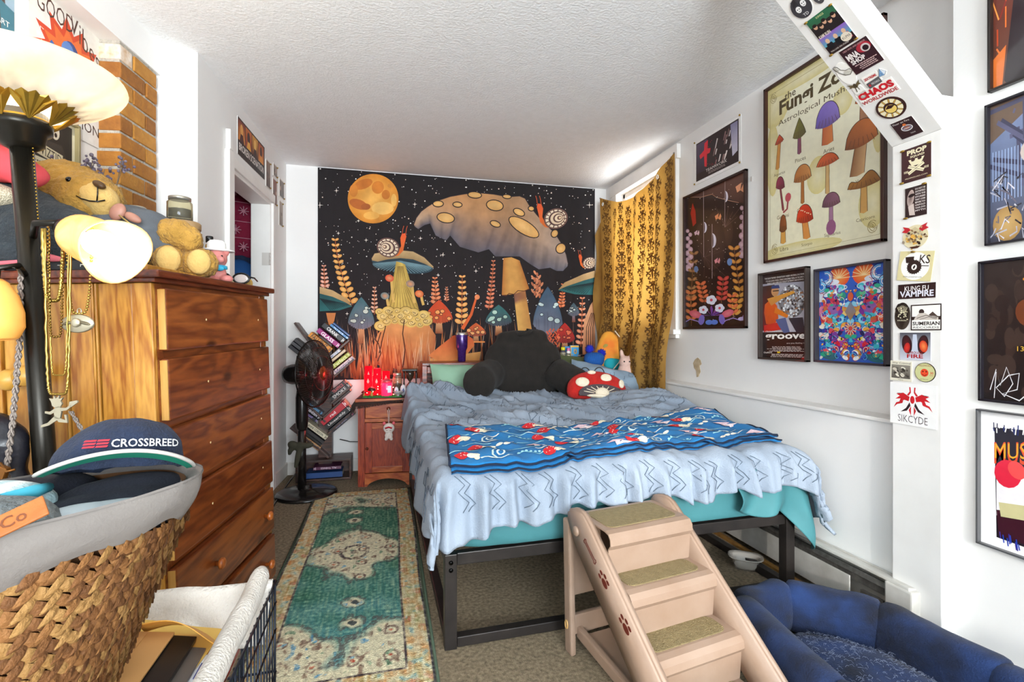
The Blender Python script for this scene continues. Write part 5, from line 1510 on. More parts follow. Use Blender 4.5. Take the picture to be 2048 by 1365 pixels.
# ================================================================== BACK: FAN, BOOKS, NIGHTSTAND, RUG
# ------------------------------------------------------------------ pedestal fan
FB = M('fan_black', '#121010', .25, col2='#1d1917', nscale=8, coat=.3)
FG = M('fan_smoke', '#1c1614', .3, alpha=.75)
fan = thing('pedestal_fan', 'black pedestal fan with a round cage in front of the bookshelf', 'fan', (-.585, 3.69, 0))
part('base_disc', MB().lathe([(.205, 0), (.205, .012), (.19, .022), (.12, .032), (.05, .04), (.035, .05), (.035, .07)], 48, (.03, 0, 0)), FB, fan)
part('lower_pole', MB().lathe([(.028, .04), (.028, .50)], 20), FB, fan)
part('upper_sleeve', MB().lathe([(.024, .44), (.038, .47), (.042, .52), (.042, .68), (.034, .73), (.02, .74)], 22), FB, fan)
fdir = Vector((.92, -.40, .05)).normalized()
FM = Matrix.Translation(Vector((0, 0, .845))) @ fdir.to_track_quat('Z', 'Y').to_matrix().to_4x4()
def fpart(nm, prof, mat, n=36):
 src = MB().lathe(prof, n); mb = MB(); mb.add([FM @ v for v in src.v], src.f); return part(nm, mb, mat, fan)
fpart('motor_housing', [(.03, -.13), (.06, -.115), (.072, -.07), (.072, .0), (.06, .03), (.02, .04)], FB)
part('neck', MB().tube([(0, 0, .73), (0, 0, .80), FM @ Vector((0, 0, -.03))], [.024, .028, .03], 14), FB, fan)
RC = .232
for nm, sgn, dpt in (('rear_grille', -1, .055), ('front_grille', 1, .06)):
 mb = MB()
 z0 = .10
 nr = 76
 for k in range(nr):
  a = 2 * pi * k / nr; a2 = a + .35
  pts = [FM @ Vector(((.05 + (RC - .05) * t) * cos(a + .35 * (1 - t)), (.05 + (RC - .05) * t) * sin(a + .35 * (1 - t)), z0 + sgn * dpt * (1 - t ** 3))) for t in (0, .3, .6, .85, 1)]
  mb.tube(pts, .0018, 4, False)
 for rr in (.05, .12, .18, RC):
  t = (rr - .05) / (RC - .05)
  mb.tube([FM @ Vector((rr * cos(a), rr * sin(a), z0 + sgn * dpt * (1 - t ** 3))) for a in [2 * pi * k / 48 for k in range(48)]], .0022 if rr < RC else .005, 6, False, True)
 tag(part(nm, mb, FB, fan), kind='stuff')
fpart('center_badge', [(.0001, .168), (.042, .166), (.048, .158), (.05, .152)], M('badge_copper', '#8a4a30', .2, metal=.7), 28)
for k in range(5):
 a = 2 * pi * k / 5
 def bl(u, v, a=a):
  r = .04 + .165 * v; da = (u - .5) * (.9 - .25 * v) + .25 * v
  return FM @ Vector((r * cos(a + da), r * sin(a + da), .085 + .035 * (u - .5)))
 part('blade', MB().grid(bl, 8, 8), FG, fan, solid=.002)
tie = thing('cloth_tie', 'dark olive cloth knotted around the fan pole', 'cloth', (-.59, 3.655, .30))
OLV = M('olive_cloth', '#2c2a20', .9, col2='#3d3a2c', nscale=14)
blob('knot', [('e', (-.045, 0, .055), (.04, .025, .03), (0, .5, 0)), ('e', (.045, .0, .05), (.045, .02, .022), (0, -.1, 0)), ('e', (0, -.005, .055), (.03, .022, .025)), ('t', [(-.04, 0, .05), (-.065, -.005, .02), (-.07, 0, -.01)], [.02, .018, .01]), ('t', [(0, 0, .04), (-.015, -.005, -.03), (-.03, 0, -.10)], [.022, .02, .012])], OLV, tie, .007, 2)

# ------------------------------------------------------------------ tree bookshelf: trunk, slanted branches, books
SHW = wood('shelf_wood', '#2a1712', '#4f2d20', 'x', 9, .5, False)
bs = thing('bookshelf', 'dark brown tree shaped bookshelf with slanted branches, against the back wall', 'bookshelf', (0, 0, 0))
SY = 4.09
def sp(cx, cy): return Vector((-.506 + (cx - 329) * .00078, SY - .10, 1.127 - (cy - 132) * .000817))
box_part('trunk', (-.475, SY + .02, .55), (.10, .10, 1.12), SHW, bs, .003)
def board(nm, p, q, t=.016, d=.17):
 a = sp(*p); b = sp(*q); c = (a + b) / 2; L = (b - a).length
 box_part(nm, (c.x, SY - .015, c.z), (L, d, t), SHW, bs, .002, (0, -atan2(b.z - a.z, b.x - a.x), 0))
for p, q in (((425, 350), (605, 190)), ((440, 555), (650, 375)), ((430, 790), (615, 640)), ((405, 1075), (640, 870)), ((330, 950), (520, 780)),
             ((330, 345), (100, 30)), ((330, 640), (100, 470)), ((380, 960), (150, 720)), ((310, 1205), (60, 1000)), ((410, 1300), (300, 1190))):
 board('branch', p, q)
bz = .155
box_part('base_top', (-.475, SY - .02, bz), (.40, .20, .018), SHW, bs, .003)
box_part('base_bottom', (-.475, SY - .02, .012), (.40, .20, .018), SHW, bs, .003)
for x in (-.667, -.283): box_part('base_side', (x, SY - .02, .083), (.016, .20, .13), SHW, bs, .003)
box_part('base_back', (-.475, SY + .075, .083), (.38, .01, .13), SHW, bs)
def sbook(label, col, cx, cy, ln, th, slope, title, tcol, deg=40, w=.12, ts=.55, tc2=None, flip=False):
 L = ln * .0008; T = th * .0008
 ph = {'/': radians(90 - deg + 180), '\\': radians(-(90 - deg))}[slope]
 if flip: ph += pi
 c = sp(cx, cy); zax = Vector((sin(ph), 0, cos(ph)))
 o = c - zax * (L / 2)
 return book(label, col, (o.x, SY - .095 + random.Random(cx).uniform(-.006, .006), o.z), (0, ph, 0), w, T, L, 'books on the tree bookshelf', title, tcol, tsize=ts, tcol2=tc2)
sbook('orange yellow paperback lettered FALLOUT leaning at the top of the bookshelf', '#d98a1e', 335, 212, 250, 52, '\\', 'FALLOUT', '#1a1210', ts=.8)
sbook('magenta paperback lettered GLASS leaning on the top right branch', '#a01a74', 410, 172, 250, 48, '\\', 'GLASS', '#f4e9ef', ts=.72)
sbook('black paperback lettered CRANK on the top right branch', '#17171b', 458, 124, 250, 52, '\\', 'CRANK', '#e9e6e2', ts=.6)
sbook('pale blue paperback on the top right branch next to the black one', '#3f7fb8', 510, 112, 210, 26, '\\', 'TILT BLUE', '#dcecf6', ts=.6)
sbook('deep blue paperback, last on the top right branch', '#27508c', 528, 92, 190, 20, '\\', None, '#ffffff')
sbook('white paperback lying topmost on the second right branch', '#d6d2cd', 470, 322, 120, 30, '/', 'IMPULSE', '#6b8ac0', ts=.6)
sbook('cream paperback lying second on the second right branch', '#cbb896', 500, 340, 165, 28, '/', None, '#7a4a22')
sbook('green and yellow paperback lying on the second right branch', '#a3ab3a', 525, 385, 200, 44, '/', 'Perfect', '#dfe6a0', ts=.8)
sbook('pale pink paperback lying lowest on the second right branch', '#d8c0bd', 550, 435, 235, 48, '/', 'Identical', '#5a3f73', ts=.75)
sbook('dark red lettered TRAFFICK paperback on the third right branch', '#1d1517', 505, 640, 170, 46, '/', 'TRAFFICK', '#b03a3a', ts=.7)
sbook('black paperback lettered SMOKE lying on the third right branch', '#1b1a1c', 520, 685, 215, 54, '/', 'SMOKE', '#bdb6b2', ts=.7)
sbook('dark brown paperback lying under the SMOKE book', '#33201c', 535, 735, 200, 24, '/', None, '#8a6a5a')
sbook('bright red hardback on the fourth right branch', '#b01326', 460, 880, 290, 66, '/', 'rad', '#e9dada', w=.15, ts=.4)
sbook('black hardback with small script title on the fourth right branch', '#171416', 500, 925, 290, 56, '/', 'Unearthly', '#d8d3cf', ts=.5)
sbook('charcoal and magenta paperback lying lowest on the fourth right branch', '#25222a', 535, 968, 280, 46, '/', 'Lux Dim', '#8d87a8', ts=.5, tc2='#b0185a')
sbook('dark paperback with blue spine band on the left branch', '#14202e', 285, 830, 170, 40, '\\', 'THE DARK', '#5fa8dc', ts=.55)
sbook('black paperback with white lettering on the left branch below the fan', '#131118', 262, 868, 170, 40, '\\', 'RUSHDEN', '#e0dbe4', ts=.55)
sbook('black paperback with violet lettering on the left branch', '#191320', 240, 902, 160, 32, '\\', 'NIGHT', '#a58bd0', ts=.55)
sbook('cream paperback lettered ANNE on the lowest left branch', '#cfc6ac', 300, 1040, 235, 44, '\\', 'ANNE CORDON', '#2a2722', ts=.5)
sbook('dark grey paperback on the lowest left branch', '#2b2728', 268, 1080, 240, 34, '\\', None, '#b9b0a8')
sbook('black paperback with gold lettering on the lowest left branch', '#1d1a18', 248, 1104, 235, 28, '\\', None, '#b08a4a')
sbook('tan paperback nearest the wall on the lowest left branch', '#b98a5c', 230, 1136, 250, 44, '\\', 'LOLITA', '#3a2216', ts=.6)
sbook('dark grey paperback at the top of the upper left branch', '#3a3a3c', 150, 225, 130, 34, '\\', None, '#8a8a8a')
sbook('slate grey paperback on the upper left branch', '#4a4c50', 125, 252, 130, 34, '\\', None, '#b0b0b0')
sbook('charcoal paperback outermost on the upper left branch', '#2e2f33', 98, 280, 120, 34, '\\', None, '#9a9a9a')
book('plum coloured book lying on top in the shelf base', '#5a2a48', (-.55, SY - .115, .10), (0, radians(90), 0), .14, .026, .20, 'books in the shelf base', 'ALL THINGS', '#cbb7c4')
book('blue hardback lying at the bottom of the shelf base', '#24457c', (-.60, SY - .115, .048), (0, radians(90), 0), .14, .045, .26, 'books in the shelf base', None)
cv = thing('power_cord', 'thin black power cord running along the back wall beside the nightstand', 'cord', (0, 0, 0))
part('cord', MB().tube([(-.38, 4.20, .27), (-.30, 4.205, .245), (-.22, 4.205, .24), (-.15, 4.205, .24)], .004, 6), FB, cv)
c2 = thing('floor_cable', 'dark cable lying along the left baseboard behind the fan', 'cable', (0, 0, 0))
part('cable', MB().tube([(-.70, 3.15, .008), (-.72, 3.4, .008), (-.725, 3.7, .008), (-.715, 3.98, .02), (-.70, 4.16, .03)], .006, 6), FB, c2)

# ------------------------------------------------------------------ nightstand
NW = wood('nightstand_wood', '#6e1c0c', '#a03e1e', 'z', 10, .38, False)
NW2 = wood('nightstand_panel', '#7a2410', '#983a1a', 'z', 14, .4, False)
NW3 = wood('nightstand_drawer', '#8a3516', '#b86430', 'x', 9, .38, False)
NX, ND, NZ = .42, .36, .648
ns = thing('nightstand', 'red brown wooden nightstand with one drawer and a panelled door', 'nightstand', (-.214, 3.762, 0), radians(-5))
box_part('top', (NX / 2, ND / 2 - .01, NZ - .011), (NX + .035, ND + .03, .022), NW3, ns, .004)
for x in (.024, NX - .024): box_part('front_stile', (x, .012, (NZ - .022) / 2), (.048, .024, NZ - .022), NW, ns, .002)
for x in (.008, NX - .008): box_part('side_panel', (x, ND / 2 + .012, NZ / 2 - .01), (.016, ND - .024, NZ - .022), NW2, ns)
box_part('back_panel', (NX / 2, ND - .004, NZ / 2), (NX - .03, .008, NZ - .03), NW2, ns)
dw_ = box_part('drawer', (NX / 2, .008, .558), (NX - .105, .026, .108), NW3, ns, .003)
def knob_at(x, z, par, r=.014):
 return MB().lathe([(r * .5, 0), (r * .5, .008), (r, .016), (r * .95, .024), (.0001, .03)], 16, (x, -.004, z), (radians(90), 0, 0)).build('knob', wood('dark_knob', '#4a1e10', '#6b3018', 'z', 20, .3, False), par)
knob_at(NX / 2 + .01, .575, dw_)
box_part('mid_rail', (NX / 2, .012, .487), (NX - .096, .022, .026), NW3, ns, .002)
dd_ = thing('door', None, None); dd_.parent = ns
for x in (.075, NX - .075): box_part('door_stile', (x, .008, .285), (.05, .022, .37), NW, dd_, .002)
box_part('door_rail', (NX / 2, .008, .447), (NX - .20, .022, .042), NW3, dd_, .002)
box_part('door_rail', (NX / 2, .008, .123), (NX - .20, .022, .042), NW3, dd_, .002)
box_part('door_panel', (NX / 2, .015, .285), (NX - .20, .010, .30), NW2, dd_)
knob_at(.068, .285, dd_, .011)
for z in (.17, .40): MB().cyl((NX - .046, -.001, z), (NX - .046, -.001, z + .03), .003, n=8).build('hinge', M('dark_metal', '#2a2523', .4, metal=.6), dd_)
ar = [(.048, .095)] + [(.048 + (NX - .096) * t, .0 + .055 * sin(pi * min(1, max(0, (t - .06) / .88))) ** .5 + (.0)) for t in [k / 20 for k in range(21)]] + [(NX - .048, .095)]
part('apron', MB().prism(ar, .022, 'y', (0, .012, 0)), NW3, ns)
NSM = Matrix.Translation(Vector((-.214, 3.762, 0))) @ Matrix.Rotation(radians(-5), 4, 'Z')
def nst(x, y, z=0.0): return NSM @ Vector((x, y, NZ + .001 + z))
# dark fringed cloth and green mat
nc = thing('fringed_cloth', 'dark brown fringed cloth draped over the nightstand top', 'cloth', nst(0, 0), radians(-5))
CL = M('dark_brown_velvet', '#241713', .9, col2='#33211a', nscale=12, sheen=.3)
def clp(u, v):
 x = -.045 + .45 * u; y = -.028 + .34 * v; z = .004
 y -= .02 * (1 - u) * (1 - v)
 if v < .12: z -= .055 * (1 - u * .92) * (1 - v / .12); y += .0
 if u < .08: z -= .05 * (1 - u / .08)
 return (x, y, z + .002 * noise.noise(Vector((u * 9, v * 9, 1))))
part('cloth', MB().grid(clp, 40, 30), CL, nc, solid=.003)
mb = MB(); rf = random.Random(8)
for k in range(90):
 u = k / 89; p = Vector(clp(u, 0)); l = .022 * (1 - .45 * u)
 mb.tube([p, p + Vector((rf.uniform(-.003, .003), -.003, -l * .6)), p + Vector((rf.uniform(-.006, .006), -.004, -l))], .0018, 4)
tag(part('fringe', mb, CL, nc), kind='stuff')
gm = thing('green_mat', 'narrow green grassy mat under the candles on the nightstand', 'mat', nst(.17, .06, .004), radians(-5))
mb = MB(); mb.box((0, 0, .003), (.28, .09, .006))
for k in range(260):
 x, y = rf.uniform(-.138, .138), rf.uniform(-.044, .044)
 mb.tube([(x, y, .005), (x + rf.uniform(-.004, .004), y + rf.uniform(-.004, .004), .014)], [.0022, .0006], 3)
tag(part('mat_pile', mb, M('moss_green', '#1d6a2c', .9, col2='#2f8a3c', nscale=30), gm), kind='stuff')
# red votive candles
RG = M('red_candle_glass', '#ff3048', .08, trans=.92, ior=1.1, emit='#ff1838', emit_s=.18)
WX_ = M('candle_wax_lit', '#ff6a58', .6, emit='#ff3a30', emit_s=1.1)
FLM = M('flame', '#fff2c0', .5, emit='#ffd890', emit_s=30)
def candle(label, loc, h, r=.029):
 c = thing('candle', label, 'candle', loc, 0, 'red candles on the nightstand')
 part('glass', MB().lathe([(r * .92, 0), (r, .004), (r, h), (r * .93, h), (r * .93, .01), (.0001, .008)], 24, cap=False), RG, c)
 part('wax', MB().lathe([(r * .9, .012), (r * .9, h * .55), (.0001, h * .54)], 20), WX_, c)
 part('flame', MB().lathe([(.0001, h * .56), (.008, h * .61), (.009, h * .66), (.0001, h * .80)], 10), FLM, c)
 return c
candle('tallest red glass candle at the back left of the nightstand', nst(.055, .16, .005), .225)
candle('red glass candle second from left in the back row', nst(.12, .16, .005), .205)
candle('red glass candle at the right of the back row, behind the pink jar', nst(.185, .165, .005), .185)
candle('front left red glass candle behind the mushroom figurine', nst(.060, .095, .012), .155)
candle('front right red glass candle next to the pink jar candle', nst(.122, .095, .012), .152)
point('candle_glow', nst(.11, .06, .14), 1.5, (1, .10, .12), .06)
point('candle_glow', nst(.10, .24, .16), 1.8, (1, .13, .10), .06)
jc = thing('jar_candle', 'pink glass jar candle with a white label on the nightstand', 'candle', nst(.20, .06, .012), 0)
part('jar_glass', MB().lathe([(.038, 0), (.041, .005), (.041, .075), (.036, .085), (.038, .10), (.034, .10), (.034, .085), (.0001, .082)], 26), M('pink_jar', '#e03468', .15, emit='#ff2a5a', emit_s=.45), jc)
part('lid', MB().lathe([(.040, .10), (.041, .104), (.041, .118), (.015, .122), (.012, .13), (.0001, .132)], 24), M('pink_glass_lid', '#d8566a', .1, trans=.5), jc)
part('label', MB().box((.02, -.037, .052), (.030, .004, .052), (0, 0, .45), .002), M('white_label', '#dfe6f2', .5), jc)
# mushroom figurines
def mush(label, loc, s, cap, spots, seed):
 m = thing('mushroom_figurine', label, 'figurine', loc, 0, 'mushroom figurines on the nightstand')
 part('stem', MB().lathe([(.012 * s, 0), (.013 * s, .004 * s), (.008 * s, .03 * s), (.007 * s, .05 * s)], 14), M('fig_stem', '#b5803a', .5), m)
 part('cap', MB().lathe([(.004 * s, .046 * s), (.034 * s, .044 * s), (.036 * s, .050 * s), (.026 * s, .066 * s), (.012 * s, .076 * s), (.0001, .08 * s)], 20), M('fig_cap_%d' % seed, cap, .3, coat=.4), m)
 rr = random.Random(seed)
 for k in range(spots):
  a = rr.uniform(0, 2 * pi); q = rr.uniform(.3, .8)
  part('spot', MB().ell((.030 * s * q * cos(a), .030 * s * q * sin(a), (.05 + .024 * (1 - q * q) + .003) * s), (.004 * s, .004 * s, .002 * s), None, 8, 5), M('fig_spot', '#eadfc8', .5), m)
 return m
mush('dark wide capped mushroom figurine before the red candles', nst(.094, .035, .014), .92, '#3a1408', 5, 1)
mush('tiny red spotted mushroom figurine at the left of the nightstand', nst(.038, .035, .014), .55, '#6a0f10', 6, 2)
# jar, dish, painted eggs, hourglass
mason('brown filled glass jar with a lid behind the pink candle on the nightstand', nst(.27, .18, .005), .036, .165, '#6b2a18', 'glass jars on the nightstand')
dish = thing('glass_dish', 'small footed clear glass dish on the nightstand', 'dish', nst(.285, .055, .006), 0)
part('bowl', MB().lathe([(.022, 0), (.024, .004), (.01, .012), (.03, .024), (.042, .038), (.039, .038), (.028, .027), (.0001, .020)], 24), M('dish_glass', '#d9d3d6', .1, trans=.5), dish)
part('wax_disc', MB().lathe([(.034, .030), (.036, .036), (.0001, .037)], 20), M('white_wax', '#ece4e2', .5), dish)
def egg(label, loc, r, h, seed):
 e = thing('painted_egg', label, 'painted egg', loc, 0, 'painted eggs on the nightstand')
 part('shell', MB().ell((0, 0, h / 2), (r, r, h / 2)), M('porcelain', '#dfe2e8', .2, coat=.5), e)
 a = Art(r * 1.2, h * .7, dw=100, dh=100)
 mb = MB()
 for (x, z, rx, rz) in ((0, .1, .28, .12), (-.2, -.1, .12, .2), (.22, -.05, .12, .18), (0, -.3, .3, .08), (.05, .32, .15, .1)):
  y = -r * sqrt(max(.05, 1 - x * x - z * z * .9)); mb.ell((x * r, y, h / 2 + z * h / 2), (rx * r, .002, rz * h / 2), None, 10, 6)
 part('blue_flower', mb, M('delft_blue', '#2d4f9a', .4), e)
egg('large white painted egg with blue flower at the right of the nightstand', nst(.375, .075, .004), .036, .072, 1)
egg('upright white painted egg behind the glass dish', nst(.318, .115, .004), .024, .085, 2)
egg('small white painted egg beside the brown jar', nst(.268, .10, .004), .018, .07, 3)
hgz = thing('black_stand', 'black hourglass shaped stand at the back right of the nightstand', 'stand', nst(.365, .19, .003), radians(-5))
BKS = M('black_lacquer', '#16120f', .35)
for z in (.006, .192): box_part('plate', (0, 0, z), (.115, .10, .016), BKS, hgz, .004)
for x in (-.047, .047): part('post', MB().lathe([(.006, .01), (.009, .05), (.005, .10), (.009, .15), (.006, .19)], 12, (x, .03, 0)), BKS, hgz)
part('glass_bulb', MB().lathe([(.03, .015), (.034, .04), (.024, .075), (.006, .10), (.024, .125), (.034, .16), (.03, .185)], 20), M('smoky_bulb', '#4a4438', .1, trans=.6), hgz)
# string lights among the candles
sl_ = thing('string_lights', 'fine wire of tiny lit red string lights around the candles', 'string lights', nst(.16, .0), radians(-5))
pts = []
for k in range(60): pts.append((-.10 + .19 * abs(((k / 60 * 3) % 2) - 1) , .055 + .022 * sin(k * .9), .018 + .09 * (k / 60) * abs(sin(k * .5)) + .004))
part('wire', MB().tube(pts, .0009, 4), M('copper_wire', '#7a3a24', .4, metal=.7), sl_)
for k in range(0, 60, 4): part('tiny_bulb', MB().ell(pts[k], .0035, None, 8, 6), M('tiny_light', '#ffd0c0', .5, emit='#ff7a60', emit_s=14), sl_)
# plush charm
ch = thing('plush_charm', 'white and pink plush charm hanging from the nightstand drawer knob', 'plush charm', nst(NX / 2 + .015, -.045, -.275), radians(-5))
WP = M('white_plush', '#efe4dd', .95, col2='#e0cfc6', nscale=30, sheen=.4, bump=.6, bscale=180)
blob('body', [('e', (0, 0, .01), (.030, .02, .026)), ('e', (0, -.002, .062), (.042, .026, .038)), ('e', (-.018, -.012, -.014), (.013, .014, .014)), ('e', (.018, -.012, -.014), (.013, .014, .014))], WP, ch, .005, 3)
PK2 = M('charm_pink', '#d8626a', .9)
for sx in (-1, 1): part('ear', MB().ell((sx * .034, 0, .098), (.012, .008, .012)), PK2, ch)
part('hair_band', MB().tube([(-.024, -.026, .066), (0, -.030, .074), (.024, -.026, .066)], .006, 8), M('charm_red', '#b8202c', .9), ch)
part('face_stitch', MB().tube([(-.018, -.0275, .052), (-.012, -.028, .049), (-.006, -.0285, .052)], .0012, 4).tube([(.006, -.0285, .052), (.012, -.028, .049), (.018, -.0275, .052)], .0012, 4), M('charm_stitch', '#6b3a3a', .9), ch)
part('hang_loop', MB().tube([(-.003, 0, .10), (-.008, .004, .19), (-.003, .012, .205), (.004, .004, .19), (.001, 0, .10)], .0022, 5), M('pale_ribbon', '#e0c9c0', .8), ch)

# ------------------------------------------------------------------ runner rug
rug = thing('runner_rug', 'distressed green and cream runner rug with orange border beside the bed', 'rug', (-.166, 2.605, 0), 0)
RW, RL = .648, 2.07
def rug_col(x, y):
 """x, y in metres from the rug centre"""
 dx = RW / 2 - abs(x); dy = RL / 2 - abs(y); d = min(dx, dy)
 n1 = noise.noise(Vector((x * 9, y * 9, 0))); n2 = noise.noise(Vector((x * 34, y * 26, 3))); n3 = noise.noise(Vector((x * 70, y * 70, 5))); st = noise.noise(Vector((x * 120, y * 10, 9)))
 cream = (214, 205, 172); green = (44, 104, 84); teal = (70, 140, 160); dark = (58, 44, 48); orange = (198, 120, 52); ol = (150, 150, 84); red = (176, 66, 42); blue = (70, 140, 190)
 mx = lambda a, b, t: tuple(p + (q - p) * max(0, min(1, t)) for p, q in zip(a, b))
 worn = .30 + .55 * st + .55 * n3 + .25 * n1
 if d < .010: c = (84, 96, 74)
 elif d < .018: c = mx((44, 38, 46), cream, worn - .1)
 elif d < .098:
  c = mx(mx(cream, ol, .5 + n1), orange, .25 + .9 * n2)
  q = sin((y if dx < dy else x) * 46) * sin((d - .058) * 60)
  if q > .5: c = mx(c, red if n1 > 0 else orange, .6 + n3)
  if n2 < -.36: c = mx(c, (110, 160, 170), .7)
  c = mx(c, cream, worn + .12)
 elif d < .106: c = mx(dark, cream, worn)
 else:
  m = abs(x) / .27 + abs(y - .02) / .36 + .30 * n1 + .12 * n2 + .08 * cos(atan2(y, x + 1e-6) * 8)
  cm = math.hypot(abs(x) - .24, (abs(y) - .93) * .85) / .31 + .30 * n1 + .12 * n2
  c = mx(green, teal, .75 * (1 - (y + 1.03) / 1.1) + .4 * n1)
  c = mx(c, (170, 186, 150), worn * .8)
  w_ = max(1.05 - m, .95 - cm) * 5 + .4 * n2
  for ry in (-.47, .46, -.62, .60):
   r_ = math.hypot(x + .03 * (1 if ry > 0 else -1), y - ry) + .018 * n2
   w_ = max(w_, (.052 - r_) * 40)
   if r_ < .014: w_ = -1; c = mx(dark, c, .3)
  if w_ > 0:
   c2 = cream; r_ = math.hypot(x, (y - .02) * .8) + .012 * n2
   if .055 < r_ < .072 or r_ < .018: c2 = dark
   fl_ = math.hypot(((x + .02) % .13) - .065, ((y + .03) % .15) - .075) + .010 * n2
   if .018 < fl_ < .030: c2 = (104, 78, 70)
   if fl_ < .008: c2 = red
   if n2 > .28: c2 = (128, 100, 82)
   if n2 < -.40: c2 = blue if n1 > 0 else (96, 130, 100)
   c2 = mx(c2, cream, worn + .1)
   c = mx(c, c2, w_)
  if 0 < w_ < .5 and n3 > -.1: c = mx(c, dark, .55)
 k = 1.06 + .2 * n3
 return tuple(min(255, v * k) for v in c)
nx_, ny_ = 150, 440
rv = []; rc_ = []; rfz = []
for j in range(ny_ + 1):
 for i in range(nx_ + 1):
  x = -RW / 2 + RW * i / nx_; y = -RL / 2 + RL * j / ny_
  edge = min(RW / 2 - abs(x), RL / 2 - abs(y))
  wv_ = .003 * noise.noise(Vector((x * 4, y * 3, 2)))
  rv.append((x + .004 * sin(y * 5), y, .003 + min(.009, edge * .6) + max(0, wv_) + .0012 * noise.noise(Vector((x * 140, y * 140, 0)))))
  rc_.append(lin(rug_col(x, y)))
for j in range(ny_):
 for i in range(nx_):
  a = j * (nx_ + 1) + i; rfz.append((a, a + 1, a + nx_ + 2, a + nx_ + 1))
me = bpy.data.meshes.new('pile'); me.from_pydata(rv, [], rfz)
at = me.color_attributes.new('ink', 'FLOAT_COLOR', 'POINT'); fl_ = []
for c in rc_: fl_.extend(c + (1.0,))
at.data.foreach_set('color', fl_); me.polygons.foreach_set('use_smooth', [True] * len(me.polygons))
o = bpy.data.objects.new('pile', me); COL.objects.link(o); o.parent = rug
me.materials.append(print_mat('rug_pile', .95, grain=.35, gscale=160, bump=.5, bstretch=(1, 1, 1), bscale=220))
part('bound_edge', MB().tube([(-RW / 2, -RL / 2, .005), (RW / 2, -RL / 2, .005), (RW / 2, RL / 2, .005), (-RW / 2, RL / 2, .005)], .0055, 6, False, True), M('rug_binding', '#3c4a3a', .9), rug)

# ------------------------------------------------------------------ clothes in the closet
def wl_pt(s, t, z):  # along the wall, into the closet
 return Vector((A.x, A.y, 0)) + Vector((wd.x, wd.y, 0)) * s + Vector((wn.x, wn.y, 0)) * t + Vector((0, 0, z))
FI = M('berry_knit', '#7a1638', .9, col2='#8f1c3a', nscale=6, sheen=.2, bump=.4, bscale=160)
g1 = thing('fair_isle_sweater', 'berry red fair isle sweater with pink snowflakes hanging in the closet', 'sweater', wl_pt(1.36, .30, 1.86), WANG + radians(-60))
blob('sweater_body', [('e', (0, 0, .12), (.24, .10, .30), None, 24, 14, .7), ('e', (-.2, -.02, .2), (.12, .09, .2)), ('e', (.16, -.03, .02), (.12, .10, .2))], FI, g1, .016, 4)
mb = MB()
def flake(cx, cz, r, y):
 for k in range(4):
  a = pi * k / 4; mb.cyl((cx - r * cos(a), y, cz - r * sin(a)), (cx + r * cos(a), y, cz + r * sin(a)), .004, n=5)
for i, z in enumerate((.30, .16, .02, -.10)):
 for x in (-.16, -.02, .12, .22): flake(x + (.05 if i % 2 else 0), z, .035, -.125 + .10 * (abs(x) / .3) ** 2)
 mb.cyl((-.2, -.105, z + .065), (.24, -.11, z + .065), .003, n=5)
tag(part('snowflake_knit', mb, M('pink_knit', '#c9899a', .9), g1), kind='stuff')
g2 = thing('navy_garment', 'dark navy garment hanging below the sweater in the closet', 'garment', wl_pt(1.36, .34, 1.05), WANG + radians(-60))
blob('cloth', [('e', (0, 0, .35), (.26, .09, .40), None, 20, 12, .7), ('e', (.05, -.04, -.1), (.25, .08, .45), None, 20, 12, .7)], M('navy_garment_cloth', '#172238', .9, col2='#202f4c', nscale=9), g2, .02, 3, lambda p, n: p + n * .02 * noise.noise(Vector((p.x * 14, p.y * 6, p.z * 2))))
g3 = thing('blue_garment', 'brighter blue garment sleeve hanging among the closet clothes', 'garment', wl_pt(1.25, .24, 1.50), WANG + radians(-60))
blob('cloth', [('e', (0, 0, 0), (.14, .07, .17)), ('e', (.05, .0, -.18), (.10, .06, .18))], M('cobalt_cloth', '#1a4b86', .9), g3, .014, 3)
# ================================================================== CURTAIN
CURT = cloth_mat('gold_damask', '#b98f45', '#946a2a', .42)
DAM = cloth_mat('damask_figure', '#7d5a28', '#66461c', .38)
cu = thing('curtain', 'brown and gold damask curtain tacked over the window by the bed', 'curtain', (0, 0, 0))
def curt(u, v, off=0.0):
 """u: 0 at the back wall .. 1 towards the camera; v: 0 top .. 1 bottom"""
 yt = 4.07 - 1.10 * u; yb = 4.03 - 1.04 * u
 zt = 2.385 - .155 * sin(pi * min(1, u * 1.08)) ** 1.3 * (1 if u < .93 else .2) - .02 * (1 - u)
 zt = 2.37 - .02 * (1 - u) - .165 * (sin(pi * u) ** .9) * (1 - .35 * u)
 zb = .70 - .02 * u
 y = yt + (yb - yt) * v; z = zt + (zb - zt) * v
 amp = .012 + .030 * min(1, v * 2)
 fold = sin(u * 19 + .6 * sin(v * 5) + (1 - v) * 1.6 * (u - .5)) + .45 * sin(u * 41 + 1.3 + v * 2)
 fold += 1.1 * math.exp(-((u - .22 - .25 * v) / .05) ** 2) - .9 * math.exp(-((u - .80 + .28 * v) / .05) ** 2)
 x = 1.895 + amp * fold * .62 - .01 * v - .04 * sst(.6, .85, v)
 if u < .10: x -= .05 * (1 - u / .10) * (1 - .5 * v)
 x = min(x, 1.945 - .085 * sst(.6, .85, v))
 return Vector((x - off, y, z))
part('curtain_cloth', MB().grid(lambda u, v: curt(u, v), 130, 90), CURT, cu)
# left flap of the curtain turned towards the corner
part('side_flap', MB().grid(lambda u, v: Vector((1.845 + .10 * u + .02 * sin(v * 8), 4.18 - .09 * u + .01 * sin(v * 5), 2.33 - .30 * (1 - u) - (1.3 - .30 * (1 - u)) * v)), 16, 40), CURT, cu)
